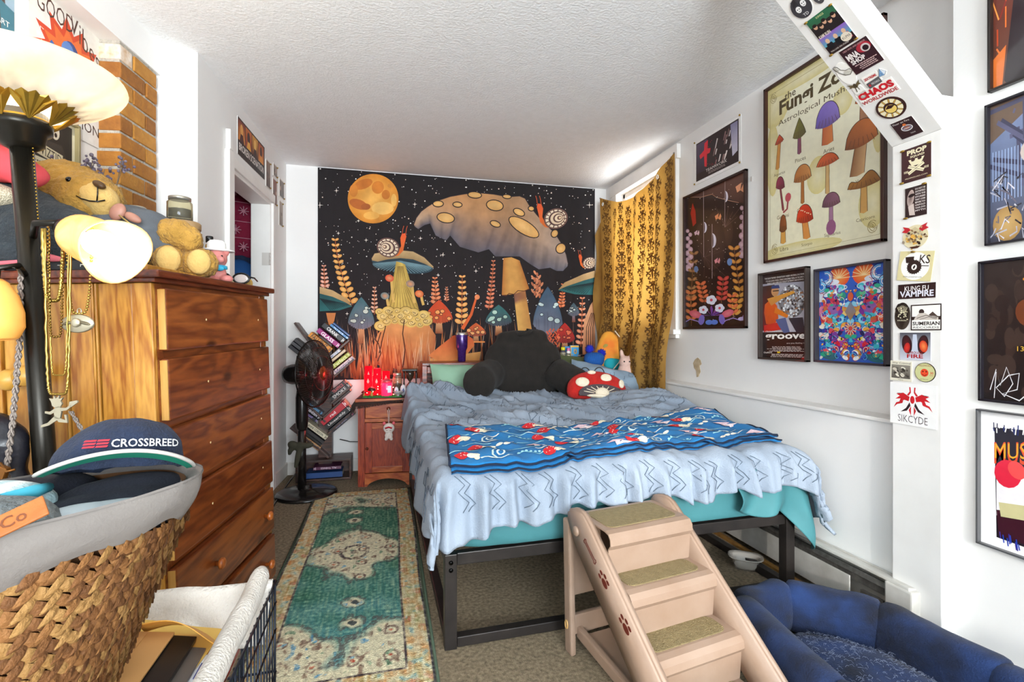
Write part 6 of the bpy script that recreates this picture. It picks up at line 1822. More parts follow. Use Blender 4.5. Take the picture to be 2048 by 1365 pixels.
# woven damask figures: columns of scrolled leaves that follow the cloth
mb = MB()
def ribbon_c(pts, w):
 vs = []; n = len(pts)
 for i, (u, v) in enumerate(pts):
  a = pts[max(0, i - 1)]; b = pts[min(n - 1, i + 1)]
  dx, dy = (b[0] - a[0]), (b[1] - a[1]) * 1.65; l = math.hypot(dx, dy) or 1
  ww = w * (1 - .8 * abs(2 * i / (n - 1) - 1) ** 2)
  vs.append(curt(min(1, max(0, u - dy / l * ww)), min(1, max(0, v + dx / l * ww / 1.65)), .0022)); vs.append(curt(min(1, max(0, u + dy / l * ww)), min(1, max(0, v - dx / l * ww / 1.65)), .0022))
 mb.add(vs, [(2 * i, 2 * i + 1, 2 * i + 3, 2 * i + 2) for i in range(n - 1)])
ncol, nrow = 9, 15
for ci in range(ncol):
 for ri in range(nrow):
  cu_ = (ci + .5) / ncol; cv_ = (ri + .5 + (.5 if ci % 2 else 0)) / nrow
  if cv_ > .985: continue
  for sx in (-1, 1):
   for (ox, oy, r0, tn, st) in ((.020, -.014, .020, 1.5, 0), (.028, .010, .018, 1.4, 2.2), (.014, .024, .014, 1.3, 4.2), (.036, -.004, .012, 1.2, 1.0), (.010, -.026, .012, 1.2, 5)):
    pts = []
    for k in range(11):
     t = k / 10; a = st + tn * 2 * pi * t * .62; r = r0 * (1 - .72 * t)
     pts.append((cu_ + sx * (ox + r * cos(a)), cv_ + (oy + r * sin(a) * .62)))
    ribbon_c(pts, .0052)
  ribbon_c([(cu_, cv_ - .03 + .006 * k) for k in range(11)], .006)
tag(part('damask_figures', mb, DAM, cu), kind='stuff')
for u in (0.005, .995):
 p = curt(u, 0); part('tack', MB().ell((p.x - .004, p.y, p.z - .004), .006, None, 8, 6), M('steel_tack', '#8a8580', .3, metal=.8), cu)
# white grommet rings along the top edge
for u in (.03, .83): p = curt(u, .03); part('grommet', MB().tube([(p.x - .006, p.y + .012 * cos(a), p.z + .014 * sin(a)) for a in [2 * pi * k / 14 for k in range(14)]], .0035, 6, False, True), M('white_grommet', '#eceae6', .3), cu)
# ================================================================== TAPESTRY AND POSTERS
def poster(name, label, cat, loc, rotz, art, mat, frame=None, ft=.018, fd=.02, back=.004, group=None, tilt=0.0, bcol='#e8e6e2', tacks=None):
 """loc: bottom centre on the wall; art faces local -Y"""
 p = thing(name, label, cat, loc, (0, radians(tilt), rotz), group)
 w, h = art.w, art.h
 box_part('sheet', (0, back / 2, h / 2), (w, back, h), M('paper_back_' + bcol.lstrip('#'), bcol, .6), p)
 o = art.build('print', mat, p)
 if frame:
  fm = M('frame_' + frame.lstrip('#'), frame, .35, coat=.2)
  for x in (-w / 2 - ft / 2 + .004, w / 2 + ft / 2 - .004): box_part('frame_bar', (x, -fd / 2 + back, h / 2), (ft, fd, h + 2 * ft - .008), fm, p, .002)
  for z in (-ft / 2 + .004, h + ft / 2 - .004): box_part('frame_bar', (0, -fd / 2 + back, z), (w + 2 * ft - .008, fd, ft), fm, p, .002)
 for (x, z) in (tacks or []):
  part('tack', MB().ell((x, -.005, z), (.006, .005, .006), None, 8, 6), M('brass_tack', '#9a7a32', .35, metal=.7), p)
 return p
PM = print_mat('poster_paper', .45, 0, .12, 30)
PMG = print_mat('poster_gloss', .3, .5, .10, 30)
CLOTHP = print_mat('tapestry_cloth', .85, 0, .30, 9, bump=.55, bstretch=(2.2, 1, .35), bscale=4)
TW, TH = 2.412, 1.722
T = Art(TW, TH, [(46, 44), (1770, 180), (1768, 1331), (48, 1369)])
rt = random.Random(21)
T.bg('#140c10', '#1d1216')
# stars
for k in range(620):
 x, y = rt.uniform(55, 1760), rt.uniform(60, 1000)
 r = rt.choice((1.6, 2, 2.4, 3, 4)); T.ell(x, y, r, r, rt.choice(('#f6efe6', '#fbe3d0', '#ffffff')), 1, n=7)
for x, y, r in ((163, 190, 16), (60, 280, 22), (650, 275, 15), (685, 487, 14), (348, 498, 14), (300, 378, 10), (825, 590, 14), (1030, 690, 14), (1735, 280, 22), (795, 715, 12), (310, 830, 14), (230, 955, 12), (972, 832, 12), (175, 455, 12)):
 T.poly([(x - r, y), (x - 2, y - 2), (x, y - r), (x + 2, y - 2), (x + r, y), (x + 2, y + 2), (x, y + r), (x - 2, y + 2)], '#fff6ea', 2)
# moon with maria
T.ell(391, 240, 158, 154, '#d98a2c', 2, col2='#f0b45a', n=48)
for x, y, rx, ry, c, ro in ((330, 150, 60, 30, '#c9742a', -20), (420, 170, 38, 40, '#cf7c2c', 10), (470, 215, 26, 30, '#c9762a', 0), (300, 275, 60, 30, '#b9652a', 20), (345, 290, 30, 20, '#a85a28', 0), (500, 160, 20, 14, '#d18a3a', 0), (270, 190, 26, 40, '#cf7f30', 0), (450, 300, 70, 40, '#f2bd68', 0), (380, 345, 50, 25, '#eeb055', 0), (520, 250, 18, 40, '#f0b860', 0)):
 T.ell(x, y, rx, ry, c, 3, ro, n=16)
# glow of the fairy light at the left is light, not print. Plants behind
def sprig(x, y0, y1, lean, col, leaf, n, L=2, size=15):
 pts = [(x + lean * (k / 12) ** 1.5 * 1.0, y0 + (y1 - y0) * k / 12) for k in range(13)]
 T.line(pts, 5, '#a8562a', L)
 for k in range(n):
  t = k / n; xx = x + lean * t ** 1.5; yy = y0 + (y1 - y0) * t; s = size * (.5 + .6 * t)
  for sg in (-1, 1):
   T.ell(xx + sg * s * .95, yy + s * .3, s, s * .62, col, L + 1, sg * -28, leaf, n=10)
sprig(155, 490, 900, 110, '#e8a04a', '#f6c47c', 12, 2, 24)
sprig(945, 720, 1030, -5, '#e39a4e', '#f2c07a', 9, 2, 22)
sprig(1138, 625, 930, -30, '#c9694a', '#e89a78', 12, 2, 14)
sprig(775, 730, 900, 10, '#d8744a', '#f0a878', 7, 2, 18)
sprig(85, 655, 800, 10, '#c97a5a', '#f0c8b8', 6, 2, 16)
sprig(400, 790, 960, 0, '#d89a7a', '#f0d0b8', 7, 2, 13)
sprig(1570, 770, 920, -15, '#d8663a', '#f0a070', 8, 2, 13)
sprig(1690, 855, 1160, -10, '#d87a5a', '#f4b48a', 9, 2, 18)
sprig(848, 790, 880, 0, '#b86a4a', '#e0a080', 6, 2, 9)
for (x, y, s) in ((1410, 700, 1), (1395, 730, .9), (1425, 745, .8)):
 for k in range(9): T.ell(x + (k % 3 - 1) * 14, y + k * 14, 7, 16, '#b86a4a' if k % 2 else '#d88a62', 3, (k % 3 - 1) * 30, n=8)
# grass blades
for k in range(150):
 x = rt.uniform(70, 1750); y = rt.uniform(1010, 1110); h = rt.uniform(60, 190); ln = rt.uniform(-50, 60)
 T.poly([(x - 7, y + 260), (x + ln, y - h * .3), (x + 7, y + 260)], rt.choice(('#2c2434', '#3a3042', '#4a3a44', '#d07a3a', '#e09a5a', '#c9a890', '#8a6a5a')), 3, '#5a3020')
for k in range(90):
 x = rt.uniform(250, 760); y = rt.uniform(1100, 1240); ln = rt.uniform(-40, 40)
 T.poly([(x - 6, y + 160), (x + ln, y - 60), (x + 6, y + 160)], rt.choice(('#e8b07a', '#d8884a', '#b0602c', '#f0cda0')), 9, '#8a3a1a')
# big mushroom cap: top curve, lower frilled curve
top = [(645, 400), (660, 360), (690, 320), (730, 290), (790, 255), (870, 228), (960, 212), (1050, 205), (1140, 214), (1230, 230), (1300, 225), (1335, 240), (1365, 290), (1410, 345), (1460, 400), (1520, 455), (1560, 520), (1590, 590), (1600, 640)]
bot = [(650, 415), (672, 430), (710, 405), (745, 395), (780, 470), (845, 500), (870, 470), (930, 540), (1045, 575), (1110, 555), (1150, 600), (1225, 600), (1300, 600), (1370, 650), (1420, 680), (1490, 670), (1530, 690), (1570, 690), (1598, 660)]
def capc(u, v):
 c = mixc('#a8805c', '#b89a80', .5 + .5 * sin(u * 9))
 c = mixc(c, '#c98a4a', max(0, 1 - ((u - .30) / .22) ** 2) * .7 * (1 - v))
 c = mixc(c, '#5d5a66', max(0, v - .35) * 1.5)
 c = mixc(c, '#6d7486', max(0, (u - .72)) * 2.2)
 if int(u * 38) % 3 == 0 and v > .45: c = mixc(c, '#2c2830', .35 * v)
 return c
def dens(pts, m=4):
 o = []
 for a, b in zip(pts[:-1], pts[1:]):
  for i in range(m): o.append((a[0] + (b[0] - a[0]) * i / m, a[1] + (b[1] - a[1]) * i / m))
 o.append(pts[-1]); return o
T.strip(dens(top), dens(bot), 14, capc, 6)
T.line(dens(top, 1), 4, '#3a2c2c', 7)
for x, y, rx, ry, ro in ((1022, 218, 40, 17, 5), (1147, 283, 50, 30, 10), (1297, 326, 34, 18, 25), (842, 360, 52, 28, 10), (795, 273, 30, 16, 0), (915, 278, 26, 13, 5), (1150, 398, 30, 15, 20), (1327, 418, 104, 38, 32), (1556, 550, 26, 30, 40), (1518, 458, 18, 22, 30), (1373, 303, 16, 12, 10), (1222, 228, 24, 10, 5)):
 T.ell(x, y, rx + 6, ry + 6, '#241a1c', 8, ro, n=20); T.ell(x, y, rx, ry, '#d7a35e', 9, ro, '#e6b876', n=20)
# stem with skirt
T.strip(dens([(1200, 610), (1250, 605), (1300, 625)], 3), dens([(1190, 840), (1265, 835), (1360, 800)], 3), 10, lambda u, v: mixc('#d9a356', '#b06a2c', abs(u - .5) * 1.4 + (.25 if int(u * 24) % 3 == 0 else 0)), 5)
T.strip(dens([(1265, 835), (1300, 815), (1335, 805)], 3), dens([(1290, 1060), (1330, 1060), (1375, 1050)], 3), 10, lambda u, v: mixc('#8a5a48' if v < .25 else '#dcaa5c', '#b5753a', u * .7), 4)
T.line([(1190, 840), (1215, 845), (1235, 830), (1265, 835), (1290, 812), (1330, 815), (1362, 800)], 5, '#5a2a1a', 7)
# snails
def snail(x, y, s, flip=1):
 F = lambda px, py: (x + flip * px * s, y + py * s)
 T.poly([F(-20, 40), F(30, 45), F(60, 30), F(75, 0), F(70, -50), F(80, -75), F(100, -80), F(108, -60), F(98, -20), F(88, 30), F(60, 60), F(10, 70), F(-30, 60)], '#e2582c', 10, '#d8702c')
 for dx in (82, 104): T.line([F(dx, -75), F(dx + 4, -105), F(dx + 10, -125)], 3 * s, '#d85a30', 10)
 T.ell(x - flip * 5 * s, y + 10 * s, 72 * s, 60 * s, '#6a4a44', 11, flip * 20, '#c9a488', n=28)
 for r, c in ((62, '#e8d6bc'), (50, '#5a3c3a'), (42, '#e0c8aa'), (31, '#5a3c3a'), (24, '#e8d2b4'), (14, '#6a4640'), (8, '#e6c8a2')):
  T.ell(x - flip * (5 + (62 - r) * .45) * s, y + (10 - (62 - r) * .10) * s, r * s, r * .84 * s, c, 12 + (62 - r) // 10, flip * 20, n=24)
 for k in range(14):
  a = 2 * pi * k / 14; T.line([(x - flip * 5 * s + 46 * s * cos(a), y + 10 * s + 40 * s * sin(a)), (x - flip * 5 * s + 66 * s * cos(a), y + 10 * s + 56 * s * sin(a))], 6 * s, '#5a3a36', 18)
snail(490, 535, 1.0, 1); snail(1520, 355, 1.05, -1); snail(1730, 635, .6, -1)
# snail's mushroom
T.ell(573, 650, 192, 52, '#2c4450', 4, 8, '#16242c', n=36)
for k in range(26):
 a = pi * k / 25; T.line([(560, 628), (573 + 185 * cos(a), 655 + 48 * sin(a) + 10 * cos(a))], 4, '#6a8a94', 5)
T.strip(dens([(382, 610), (400, 580), (470, 570), (560, 560), (640, 568), (710, 605), (765, 660)], 3), dens([(385, 625), (420, 632), (480, 618), (560, 610), (640, 618), (710, 645), (766, 672)], 3), 5, lambda u, v: mixc('#c9a978', '#a08258', v), 6)
T.line(dens([(382, 610), (400, 580), (470, 570), (560, 560), (640, 568), (710, 605), (765, 660)], 1), 4, '#3a2a24', 7)
T.strip(dens([(535, 630), (570, 640), (590, 650)], 2), dens([(480, 940), (560, 960), (680, 940)], 2), 12, lambda u, v: mixc('#e0c060', '#9a7a34', .8 * abs(u - .5) * 1.6), 5)
for k in range(9): T.line([(545 + k * 4, 660), (530 + k * 9, 790), (490 + k * 24, 940)], 2.5, '#6a4a24', 6)
# mound of curls
for k in range(26):
 x = 430 + (k * 71) % 300; y = 925 + ((k * 37) % 90) + abs(x - 575) * .12; r = 26 + (k * 13) % 26
 T.ell(x, y, r + 3, (r + 3) * .8, '#3a2a1a', 7 + k % 2, n=18); T.ell(x, y, r, r * .8, '#d8b45a', 9 + k % 2, col2='#ecd490', n=18)
 T.line([(x + r * .7 * (1 - t / 14) * cos(t * .6), y + r * .55 * (1 - t / 14) * sin(t * .6)) for t in range(13)], 2.5, '#5a3f1c', 11)
# little toadstools on the mound
for x, y, c, h in ((493, 735, '#d8482c', 150), (622, 770, '#8a8078', 120), (678, 832, '#d8642c', 70), (465, 845, '#6a8a8c', 80)):
 T.line([(x + 12, y + 10), (x + 18, y + h * .6), (x + 26, y + h)], 16, '#d8b060', 6); T.ell(x, y, 27, 22, c, 12, 15, '#e09a6a', n=16)
# pear shaped toadstools with spots
def toad(x, y, w, h, c1, c2, sp, L=6, seed=1, gills='#d8a070'):
 top = [(x + w * (t - .5), y + h * (1 - (1 - abs(2 * t - 1) ** 1.35) ** .9 * (1 if True else 0))) for t in [k / 24 for k in range(25)]]
 top = [(x + w * .5 * math.copysign(abs(2 * t - 1) ** .9, 2 * t - 1), y + h * (1 - (1 - abs(2 * t - 1)) ** .62)) for t in [k / 24 for k in range(25)]]
 bt = [(x + w * .5 * math.copysign(abs(2 * t - 1) ** .9, 2 * t - 1) * .95, y + h * (1 + .22 * (1 - (2 * t - 1) ** 2)) + 8 * ((k_ % 2) - .5)) for k_, t in enumerate([k / 24 for k in range(25)])]
 T.strip(top, bt, 8, lambda u, v: mixc(mixc(c1, c2, v * .9 + .2 * abs(u - .5)), '#1a1418', (.25 if int(u * 30) % 3 == 0 and v > .55 else 0)), L)
 T.line(top, 3.5, '#20181c', L + 1)
 rr = random.Random(seed)
 for k in range(9):
  px = x + w * rr.uniform(-.36, .36); py = y + h * rr.uniform(.42, 1.0); r = w * rr.uniform(.03, .10)
  T.ell(px, py, r + 3, r * .8 + 3, '#20181c', L + 1, n=12); T.ell(px, py, r, r * .8, sp, L + 2, n=12)
 T.poly([(x - w * .10, y + h * 1.15), (x + w * .10, y + h * 1.15), (x + w * .15, y + h * 1.75), (x - w * .13, y + h * 1.75)], gills, L - 1, '#8a4a28')
toad(318, 850, 170, 165, '#3f6a72', '#7a7684', '#c9d4c8', 5, 1)
toad(800, 868, 175, 120, '#d84a22', '#b8522c', '#f0a05a', 6, 2)
toad(1170, 898, 170, 110, '#2f6a6a', '#4a4a58', '#b0d0c0', 6, 3)
toad(1475, 785, 190, 240, '#3c5a74', '#76788a', '#c8dcdc', 6, 4, '#6a4a54')
toad(1030, 1010, 130, 70, '#d8622c', '#9a4a38', '#f0a868', 7, 5)
toad(1580, 1010, 130, 105, '#c42a20', '#8a2a28', '#e8704a', 7, 6)
toad(1635, 885, 75, 70, '#4a6470', '#6a6a78', '#c8d4d0', 5, 7, '#8a7a8a')
# big peach snail body and red foot at the bottom
T.strip(dens([(395, 1150), (420, 1080), (470, 1020), (540, 990), (600, 985), (680, 990), (740, 1030), (780, 1090)], 3), dens([(400, 1260), (440, 1280), (500, 1290), (560, 1300), (620, 1300), (680, 1300), (730, 1290), (770, 1280)], 3), 12, lambda u, v: mixc(mixc('#b8683c', '#e2a05e', sin(pi * u) ** .7 * (1 - .5 * v)), '#8a3f20', .5 * v), 8)
for pts in (((585, 990), (575, 1080), (590, 1180), (575, 1290)), ((470, 1030), (450, 1110), (430, 1200)), ((440, 1070), (415, 1150), (410, 1230)), ((400, 1110), (425, 1140), (440, 1200), (420, 1250))): T.line(list(pts), 6, '#3a1810', 10)
T.poly([(735, 1215), (800, 1160), (890, 1090), (960, 1080), (1010, 1110), (1020, 1150), (980, 1200), (900, 1240), (800, 1250)], '#c9522a', 9, '#e08a4a')
T.line([(945, 1050), (1000, 960), (1030, 860)], 22, '#d8602c', 8, 12); T.ell(1037, 852, 16, 16, '#e88a5a', 9, n=12)
T.line([(980, 1130), (1040, 1130), (1085, 1130)], 9, '#e8904a', 8)
T.poly([(735, 1235), (1060, 1190), (1040, 1300), (740, 1300)], '#e8a860', 8, '#c9803a')
# half mushrooms at the edges
for (cx, cy, rx, fl) in ((60, 880, 200, 1), (1800, 780, 260, -1)):
 T.poly([(cx, cy - 90), (cx + fl * rx * .5, cy - 55), (cx + fl * rx * .92, cy), (cx + fl * rx, cy + 30), (cx + fl * rx * .6, cy + 55), (cx, cy + 60)], '#1f4a50', 5, '#2c6a6a')
 T.poly([(cx, cy - 92), (cx + fl * rx * .4, cy - 70), (cx + fl * rx * .85, cy - 18), (cx + fl * rx, cy + 28), (cx + fl * rx * .8, cy + 5), (cx + fl * rx * .4, cy - 30), (cx, cy - 50)], '#c9a878', 7, '#b08a58')
 for k in range(12): T.line([(cx, cy - 20), (cx + fl * rx * (.35 + .055 * k), cy + 55 - k * 3.2)], 3, '#10242a', 6)
T.poly([(100, 950), (160, 950), (150, 1000), (125, 1050), (110, 1000)], '#d8844a', 5); T.poly([(1690, 1160), (1700, 1000), (1740, 900), (1768, 860), (1768, 1300), (1690, 1300)], '#e0a478', 4, '#b8704a')
for k in range(4): T.line([(1712 + k * 14, 1200), (1715 + k * 13, 1040), (1745 + k * 6, 950)], 4, '#3a1c18', 6)
for x in (1480, 1500, 1530):
 for k in range(8): T.line([(x, 1180 - k * 16), (x + (14 if k % 2 else -14), 1160 - k * 16)], 8, '#d8603a', 8)
tap = thing('tapestry', 'black wall tapestry printed with moon, snails and giant mushrooms behind the bed', 'tapestry', ((-.55 + 1.862) / 2, 4.222, .75), 0)
box_part('cloth', (0, .0035, TH / 2), (TW, .004, TH), M('tapestry_back', '#1a1114', .9), tap)
T.build('print', CLOTHP, tap)
for x in (-TW / 2 + .02, -.6, 0, .6, TW / 2 - .02): part('tack', MB().ell((x, -.006, TH - .012), .006, None, 8, 6), M('white_tack', '#d8d4d0', .4), tap)
# ------------------------------------------------------------------ right wall posters (local x runs towards the camera)
RWX = WX - .004
def rpost(name, label, y0, y1, z0, z1, art, mat, **k): return poster(name, label, 'poster', (RWX, (y0 + y1) / 2, z0), radians(-90), art, mat, **k)
# --- mushroom zodiac chart; drawing coordinates 100 wide
w, h = .640, .915
F = Art(w, h, dw=100, dh=143)
F.bg('#e8e5cc', '#e2dec0')
for x, y, rx, ry in ((8, 14, 16, 20), (6, 60, 7, 30), (40, 6, 40, 6), (92, 118, 10, 16), (30, 138, 40, 6), (96, 60, 5, 26), (70, 40, 8, 10), (50, 86, 10, 14)):
 F.ell(x, y, rx, ry, '#d3c685', 1, 0, '#e0dab8', n=20)
F.line([(3, 9), (3, 139), (97, 139), (97, 5), (20, 5)], .35, '#9a8a58', 2); F.line([(97, 5), (3, 5), (3, 9)], .35, '#9a8a58', 2)
for cx, cy in ((7, 9), (92, 133), (8, 134)):
 for k in range(4): F.line([(cx + (4.2 - k) * cos(t * .55 + k) * .8, cy + (4.2 - k) * sin(t * .55 + k * 1.4)) for t in range(11)], .4, '#8a7a48', 2)
F.text('the', 24, 13.5, 6, '#4a3a14', 3, bold=.01); F.text('Fungi Zodiac', 54, 22, 15, '#4a3a14', 3, width=82, bold=.035)
F.text('Astrological Mushrooms', 53, 33, 5.5, '#4a3a14', 3, width=82)
def fung(x, y, cw, chh, cap, sh, cap2, stem, name, kind='dome', tilt=0, sw=None, stem2=None):
 """x,y: centre bottom of the cap"""
 sw = (sw or cw * .2) * .85; cw *= .82; chh *= .82; sh *= .86; y += 1
 F.strip([(x - sw / 2, y - 1), (x, y - 1), (x + sw / 2, y - 1)], [(x - sw * .62 + tilt, y + sh), (x + tilt, y + sh + 1), (x + sw * .62 + tilt, y + sh)], 4, lambda u, v: mixc(stem2 or stem, stem, u), 3)
 F.line([(x - sw / 2, y), (x - sw * .62 + tilt, y + sh)], .35, '#4a2a14', 4); F.line([(x + sw / 2, y), (x + sw * .62 + tilt, y + sh)], .35, '#4a2a14', 4)
 n = 16; tp = []; bt = []
 for k in range(n + 1):
  t = k / n; q = 2 * t - 1
  e = {'dome': (1 - abs(q) ** 2.2) ** .55, 'flat': (1 - abs(q) ** 2.2) ** .8 * .8, 'cone': (1 - abs(q)) ** .8, 'cup': (.55 + .25 * sin(q * 4)) * (1 - abs(q) ** 6)}[kind]
  tp.append((x + q * cw / 2, y - chh * e + q * tilt * .3)); bt.append((x + q * cw / 2 * .98, y + chh * .16 * (1 - q * q) + q * tilt * .3))
 F.strip(tp, bt, 5, lambda u, v: mixc(mixc(cap, cap2, u), '#3a2010', .45 * v * v), 5)
 F.line(tp, .45, '#3a2214', 6)
 for k in range(6): F.line([(x - cw * .4 + k * cw * .16, y + chh * .08), (x - cw * .3 + k * cw * .12, y - chh * .25)], .3, '#5a3420', 6)
 F.text(name, x + tilt * .5 + 1, y + sh + 5.0, 3.0, '#5a4a24', 3)
fung(13, 47, 11, 8, '#d8542c', 24, '#b8401e', '#c98a3c', 'Aquarius', 'cone', -2, 3.6)
fung(33, 49, 15, 17, '#7a7428', 16, '#5a5a20', '#8a3f52', 'Pisces', 'cone', 0, 3.4, '#7a4a6a')
fung(58, 50, 25, 19, '#6a58b0', 17, '#8a74c4', '#d07a3c', 'Aries', 'dome', 0, 9, '#b85a2c')
fung(86, 46, 15, 12, '#d8702c', 20, '#e08a44', '#9a6a4a', 'Taurus', 'dome', 0, 6)
fung(14, 84, 11, 11, '#9a3450', 22, '#7a2440', '#8a3a44', 'Gemini', 'dome', 3, 1.8)
F.line([(17, 106), (21, 104), (22, 97)], 1.6, '#9a3a44', 4); F.ell(22, 95, 3, 3.6, '#b84a54', 5, n=12)
fung(36, 84, 20, 14, '#b06a2c', 21, '#c98a4a', '#a8682c', 'Cancer', 'dome', 0, 3)
fung(58, 79, 23, 11, '#d8622c', 25, '#c9561e', '#c9a46a', 'Leo', 'flat', 0, 3.2)
fung(84, 74, 29, 19, '#8a4a1c', 24, '#c9702c', '#c9a070', 'Virgo', 'dome', -3, 10, '#8a5a34')
fung(17, 119, 9, 15, '#7a3f22', 12, '#9a5a30', '#d09a4a', 'Libra', 'dome', 0, 5)
fung(38, 116, 19, 15, '#d8401e', 16, '#b83018', '#d08a44', 'Scorpio', 'dome', 2, 6)
for k in range(8): F.ell(31 + (k * 5.3) % 14, 106 + (k * 3.1) % 8, .6, .5, '#f0d8b0', 7, n=6)
fung(61, 110, 18, 11, '#6a4456', 19, '#8a5a70', '#9a6a8a', 'Sagittarius', 'dome', 0, 3.5)
F.ell(61, 127, 4, 5.5, '#8a4a74', 5, n=14)
fung(86, 103, 29, 13, '#a8702c', 21, '#8a5a20', '#c99a54', 'Capricorn', 'cup', 0, 5)
rpost('mushroom_poster', 'large framed mushroom zodiac chart on cream paper, high on the right wall', 1.575, 2.215, 1.515, 2.43, F, PMG, frame='#3a1c14', ft=.014, fd=.022, tilt=0)
# --- TEAMWORK poster
w, h = .44, .285
Tm = Art(w, h, dw=100, dh=65)
Tm.bg('#f0eeec'); Tm.poly([(4, 4), (96, 4), (96, 61), (4, 61)], '#241014', 1)
Tm.poly([(5, 6), (30, 6), (26, 50), (5, 50)], '#4a3a58', 2, '#2c2030')
Tm.poly([(24, 10), (32, 8), (31, 20), (38, 22), (36, 28), (30, 28), (29, 46), (24, 44), (23, 28), (14, 30), (12, 24), (23, 20)], '#d8142c', 3)
rr = random.Random(3)
for k in range(16):
 x = rr.uniform(38, 78); y = rr.uniform(8, 44); l = rr.uniform(4, 14); Tm.poly([(x, y + l), (x + l * .35, y), (x + l * .35 + rr.uniform(1, 4), y + 1), (x + 2, y + l)], rr.choice(('#d8d0cc', '#b8a8a8', '#8a6a68', '#e8e0dc')), 3)
Tm.poly([(80, 6), (94, 6), (94, 46), (84, 50), (82, 30)], '#8a86a8', 3, '#c8c4d4')
for k in range(20): Tm.ell(rr.uniform(20, 50), rr.uniform(8, 48), .6, .6, '#c81428', 4, n=6)
Tm.text('TEAMWORK', 50, 51.5, 4.2, '#e4ded8', 4, width=46); Tm.lines_of_text(50, 55.2, 52, 2, 1.8, .7, '#b8aaa4', 4, 3)
rpost('teamwork_poster', 'dark TEAMWORK poster with red figure, pinned up near the ceiling', 2.42, 2.86, 2.113, 2.398, Tm, PM, tacks=[(-.215, .28), (.215, .28), (-.215, .006), (.215, .006)], bcol='#d8d6d2')
# --- tall dark floral poster (drawing = zoom crop coordinates)
w, h = .585, .885
Fl = Art(w, h, [(62, 108), (612, 0 - 130), (612, 1300), (45, 1295)])
Fl.bg('#2c1814', '#1e100e')
Fl.poly([(62, 108), (612, -130), (612, 160), (545, 150), (470, 120), (380, 105), (300, 70), (200, 95), (100, 95)], '#6a4438', 1, '#4a2a20')
for cx, cy, rx, ry in ((210, 430, 60, 110), (330, 300, 60, 70), (430, 420, 60, 130), (300, 520, 120, 240)): Fl.ell(cx, cy, rx, ry, '#3a241c', 1, 0, '#4a3226', n=24)
Fl.line([(95, 95), (200, 98), (300, 72), (340, 100), (450, 130), (545, 152)], 5, '#b8866a', 2)
rr = random.Random(6)
for k in range(130): Fl.ell(rr.uniform(70, 600), rr.uniform(-60, 1280), rr.choice((2, 3, 4)), 3, '#e8d8cc', 2, n=6)
def cres(cx, cy, r):
 a = [(cx + r * .55 * cos(t), cy + r * sin(t)) for t in [-1.5 + 3.0 * k / 12 for k in range(13)]]; b = [(cx + r * .18 * cos(t), cy + r * .95 * sin(t)) for t in [1.5 - 3.0 * k / 12 for k in range(13)]]
 Fl.poly(a + b, '#dcd4e0', 4)
for cx, cy, r, y0, y1 in ((300, 490, 66, 340, 840), (225, 370, 50, 30, 640), (420, 95, 50, -60, 370)): cres(cx, cy, r); Fl.line([(cx, y0), (cx - 4, y1)], 3, '#c8b4b4', 3)
for k in range(7): Fl.line([(420, 370), (330 + k * 40, 180 + (k % 3) * 50)], 1.6, '#8a6a60', 3); Fl.line([(230, 640), (170 + k * 50, 560 + (k % 2) * 260)], 1.4, '#7a5a50', 3)
def moth(x, y, s, c):
 for sg in (-1, 1): Fl.poly([(x, y), (x + sg * 8 * s + 14 * s, y - 46 * s), (x + sg * 30 * s, y - 20 * s), (x + sg * 20 * s, y + 14 * s)], c, 4)
moth(560, 40, 1.5, '#e8a078'); moth(355, 290, 1, '#e09060'); moth(160, 430, .8, '#d8b4c0'); moth(345, 690, .9, '#d88a90')
for k in range(11):
 for x, s in ((88, .8), (585, 1.0)):
  y = (400 if x < 100 else 200) + k * 42 * s + 0; q = .5 + .06 * k
  Fl.ell(x + (12 if k % 2 else -12), y, 26 * s * q + 6, 30 * s * q + 6, '#b890a0', 4, 0, '#e0c4cc', n=12)
Fl.poly([(125, 150), (150, 220), (155, 330), (125, 360), (105, 240)], '#a81c18', 3)
def leafs(x, y, s, c, c2, n, dx, dy):
 Fl.line([(x, y), (x + dx * n * .5, y + dy * n * .5), (x + dx * n, y + dy * n)], 5, '#8a5a3a', 3)
 for k in range(n):
  for sg in (-1, 1): Fl.ell(x + dx * k + sg * 28 * s, y + dy * k, 30 * s, 17 * s, c, 5, sg * -35, c2, n=12)
leafs(500, 560, 1.0, '#b8702c', '#d8a050', 7, 8, 62); leafs(130, 600, .8, '#8a5a3a', '#b08a58', 6, -6, 80)
leafs(400, 840, 1.0, '#a8302c', '#d0584a', 5, -4, 46); leafs(190, 880, .9, '#c05a34', '#d8784a', 5, 8, 40)
leafs(560, 940, 1.1, '#c98a34', '#e0ac54', 5, -14, 56); leafs(100, 960, 1.0, '#b85a34', '#d8884a', 5, 0, 60); leafs(480, 1000, .9, '#c85a34', '#e08050', 4, 4, 50)
Fl.ell(460, 690, 24, 34, '#6a86b8', 5, n=12); Fl.ell(150, 750, 20, 30, '#5a78a8', 5, n=12)
for cx, cy, r in ((288, 1040, 46), (213, 1130, 40), (365, 1118, 42)):
 for k in range(5): a = 2 * pi * k / 5; Fl.ell(cx + r * .5 * cos(a), cy + r * .5 * sin(a), r * .62, r * .5, '#dfe2f0', 7, n=12)
 Fl.ell(cx, cy, r * .3, r * .3, '#c84a5a', 8, n=10)
for k in range(7):
 a = pi * (k + .5) / 7; Fl.poly([(290, 1190), (290 + 110 * cos(a) - 14, 1190 - 80 * sin(a)), (290 + 140 * cos(a), 1200 - 110 * sin(a)), (290 + 110 * cos(a) + 14, 1200 - 70 * sin(a))], '#7a3f8a' if k % 2 else '#a84a6a', 6, '#5a3a9a')
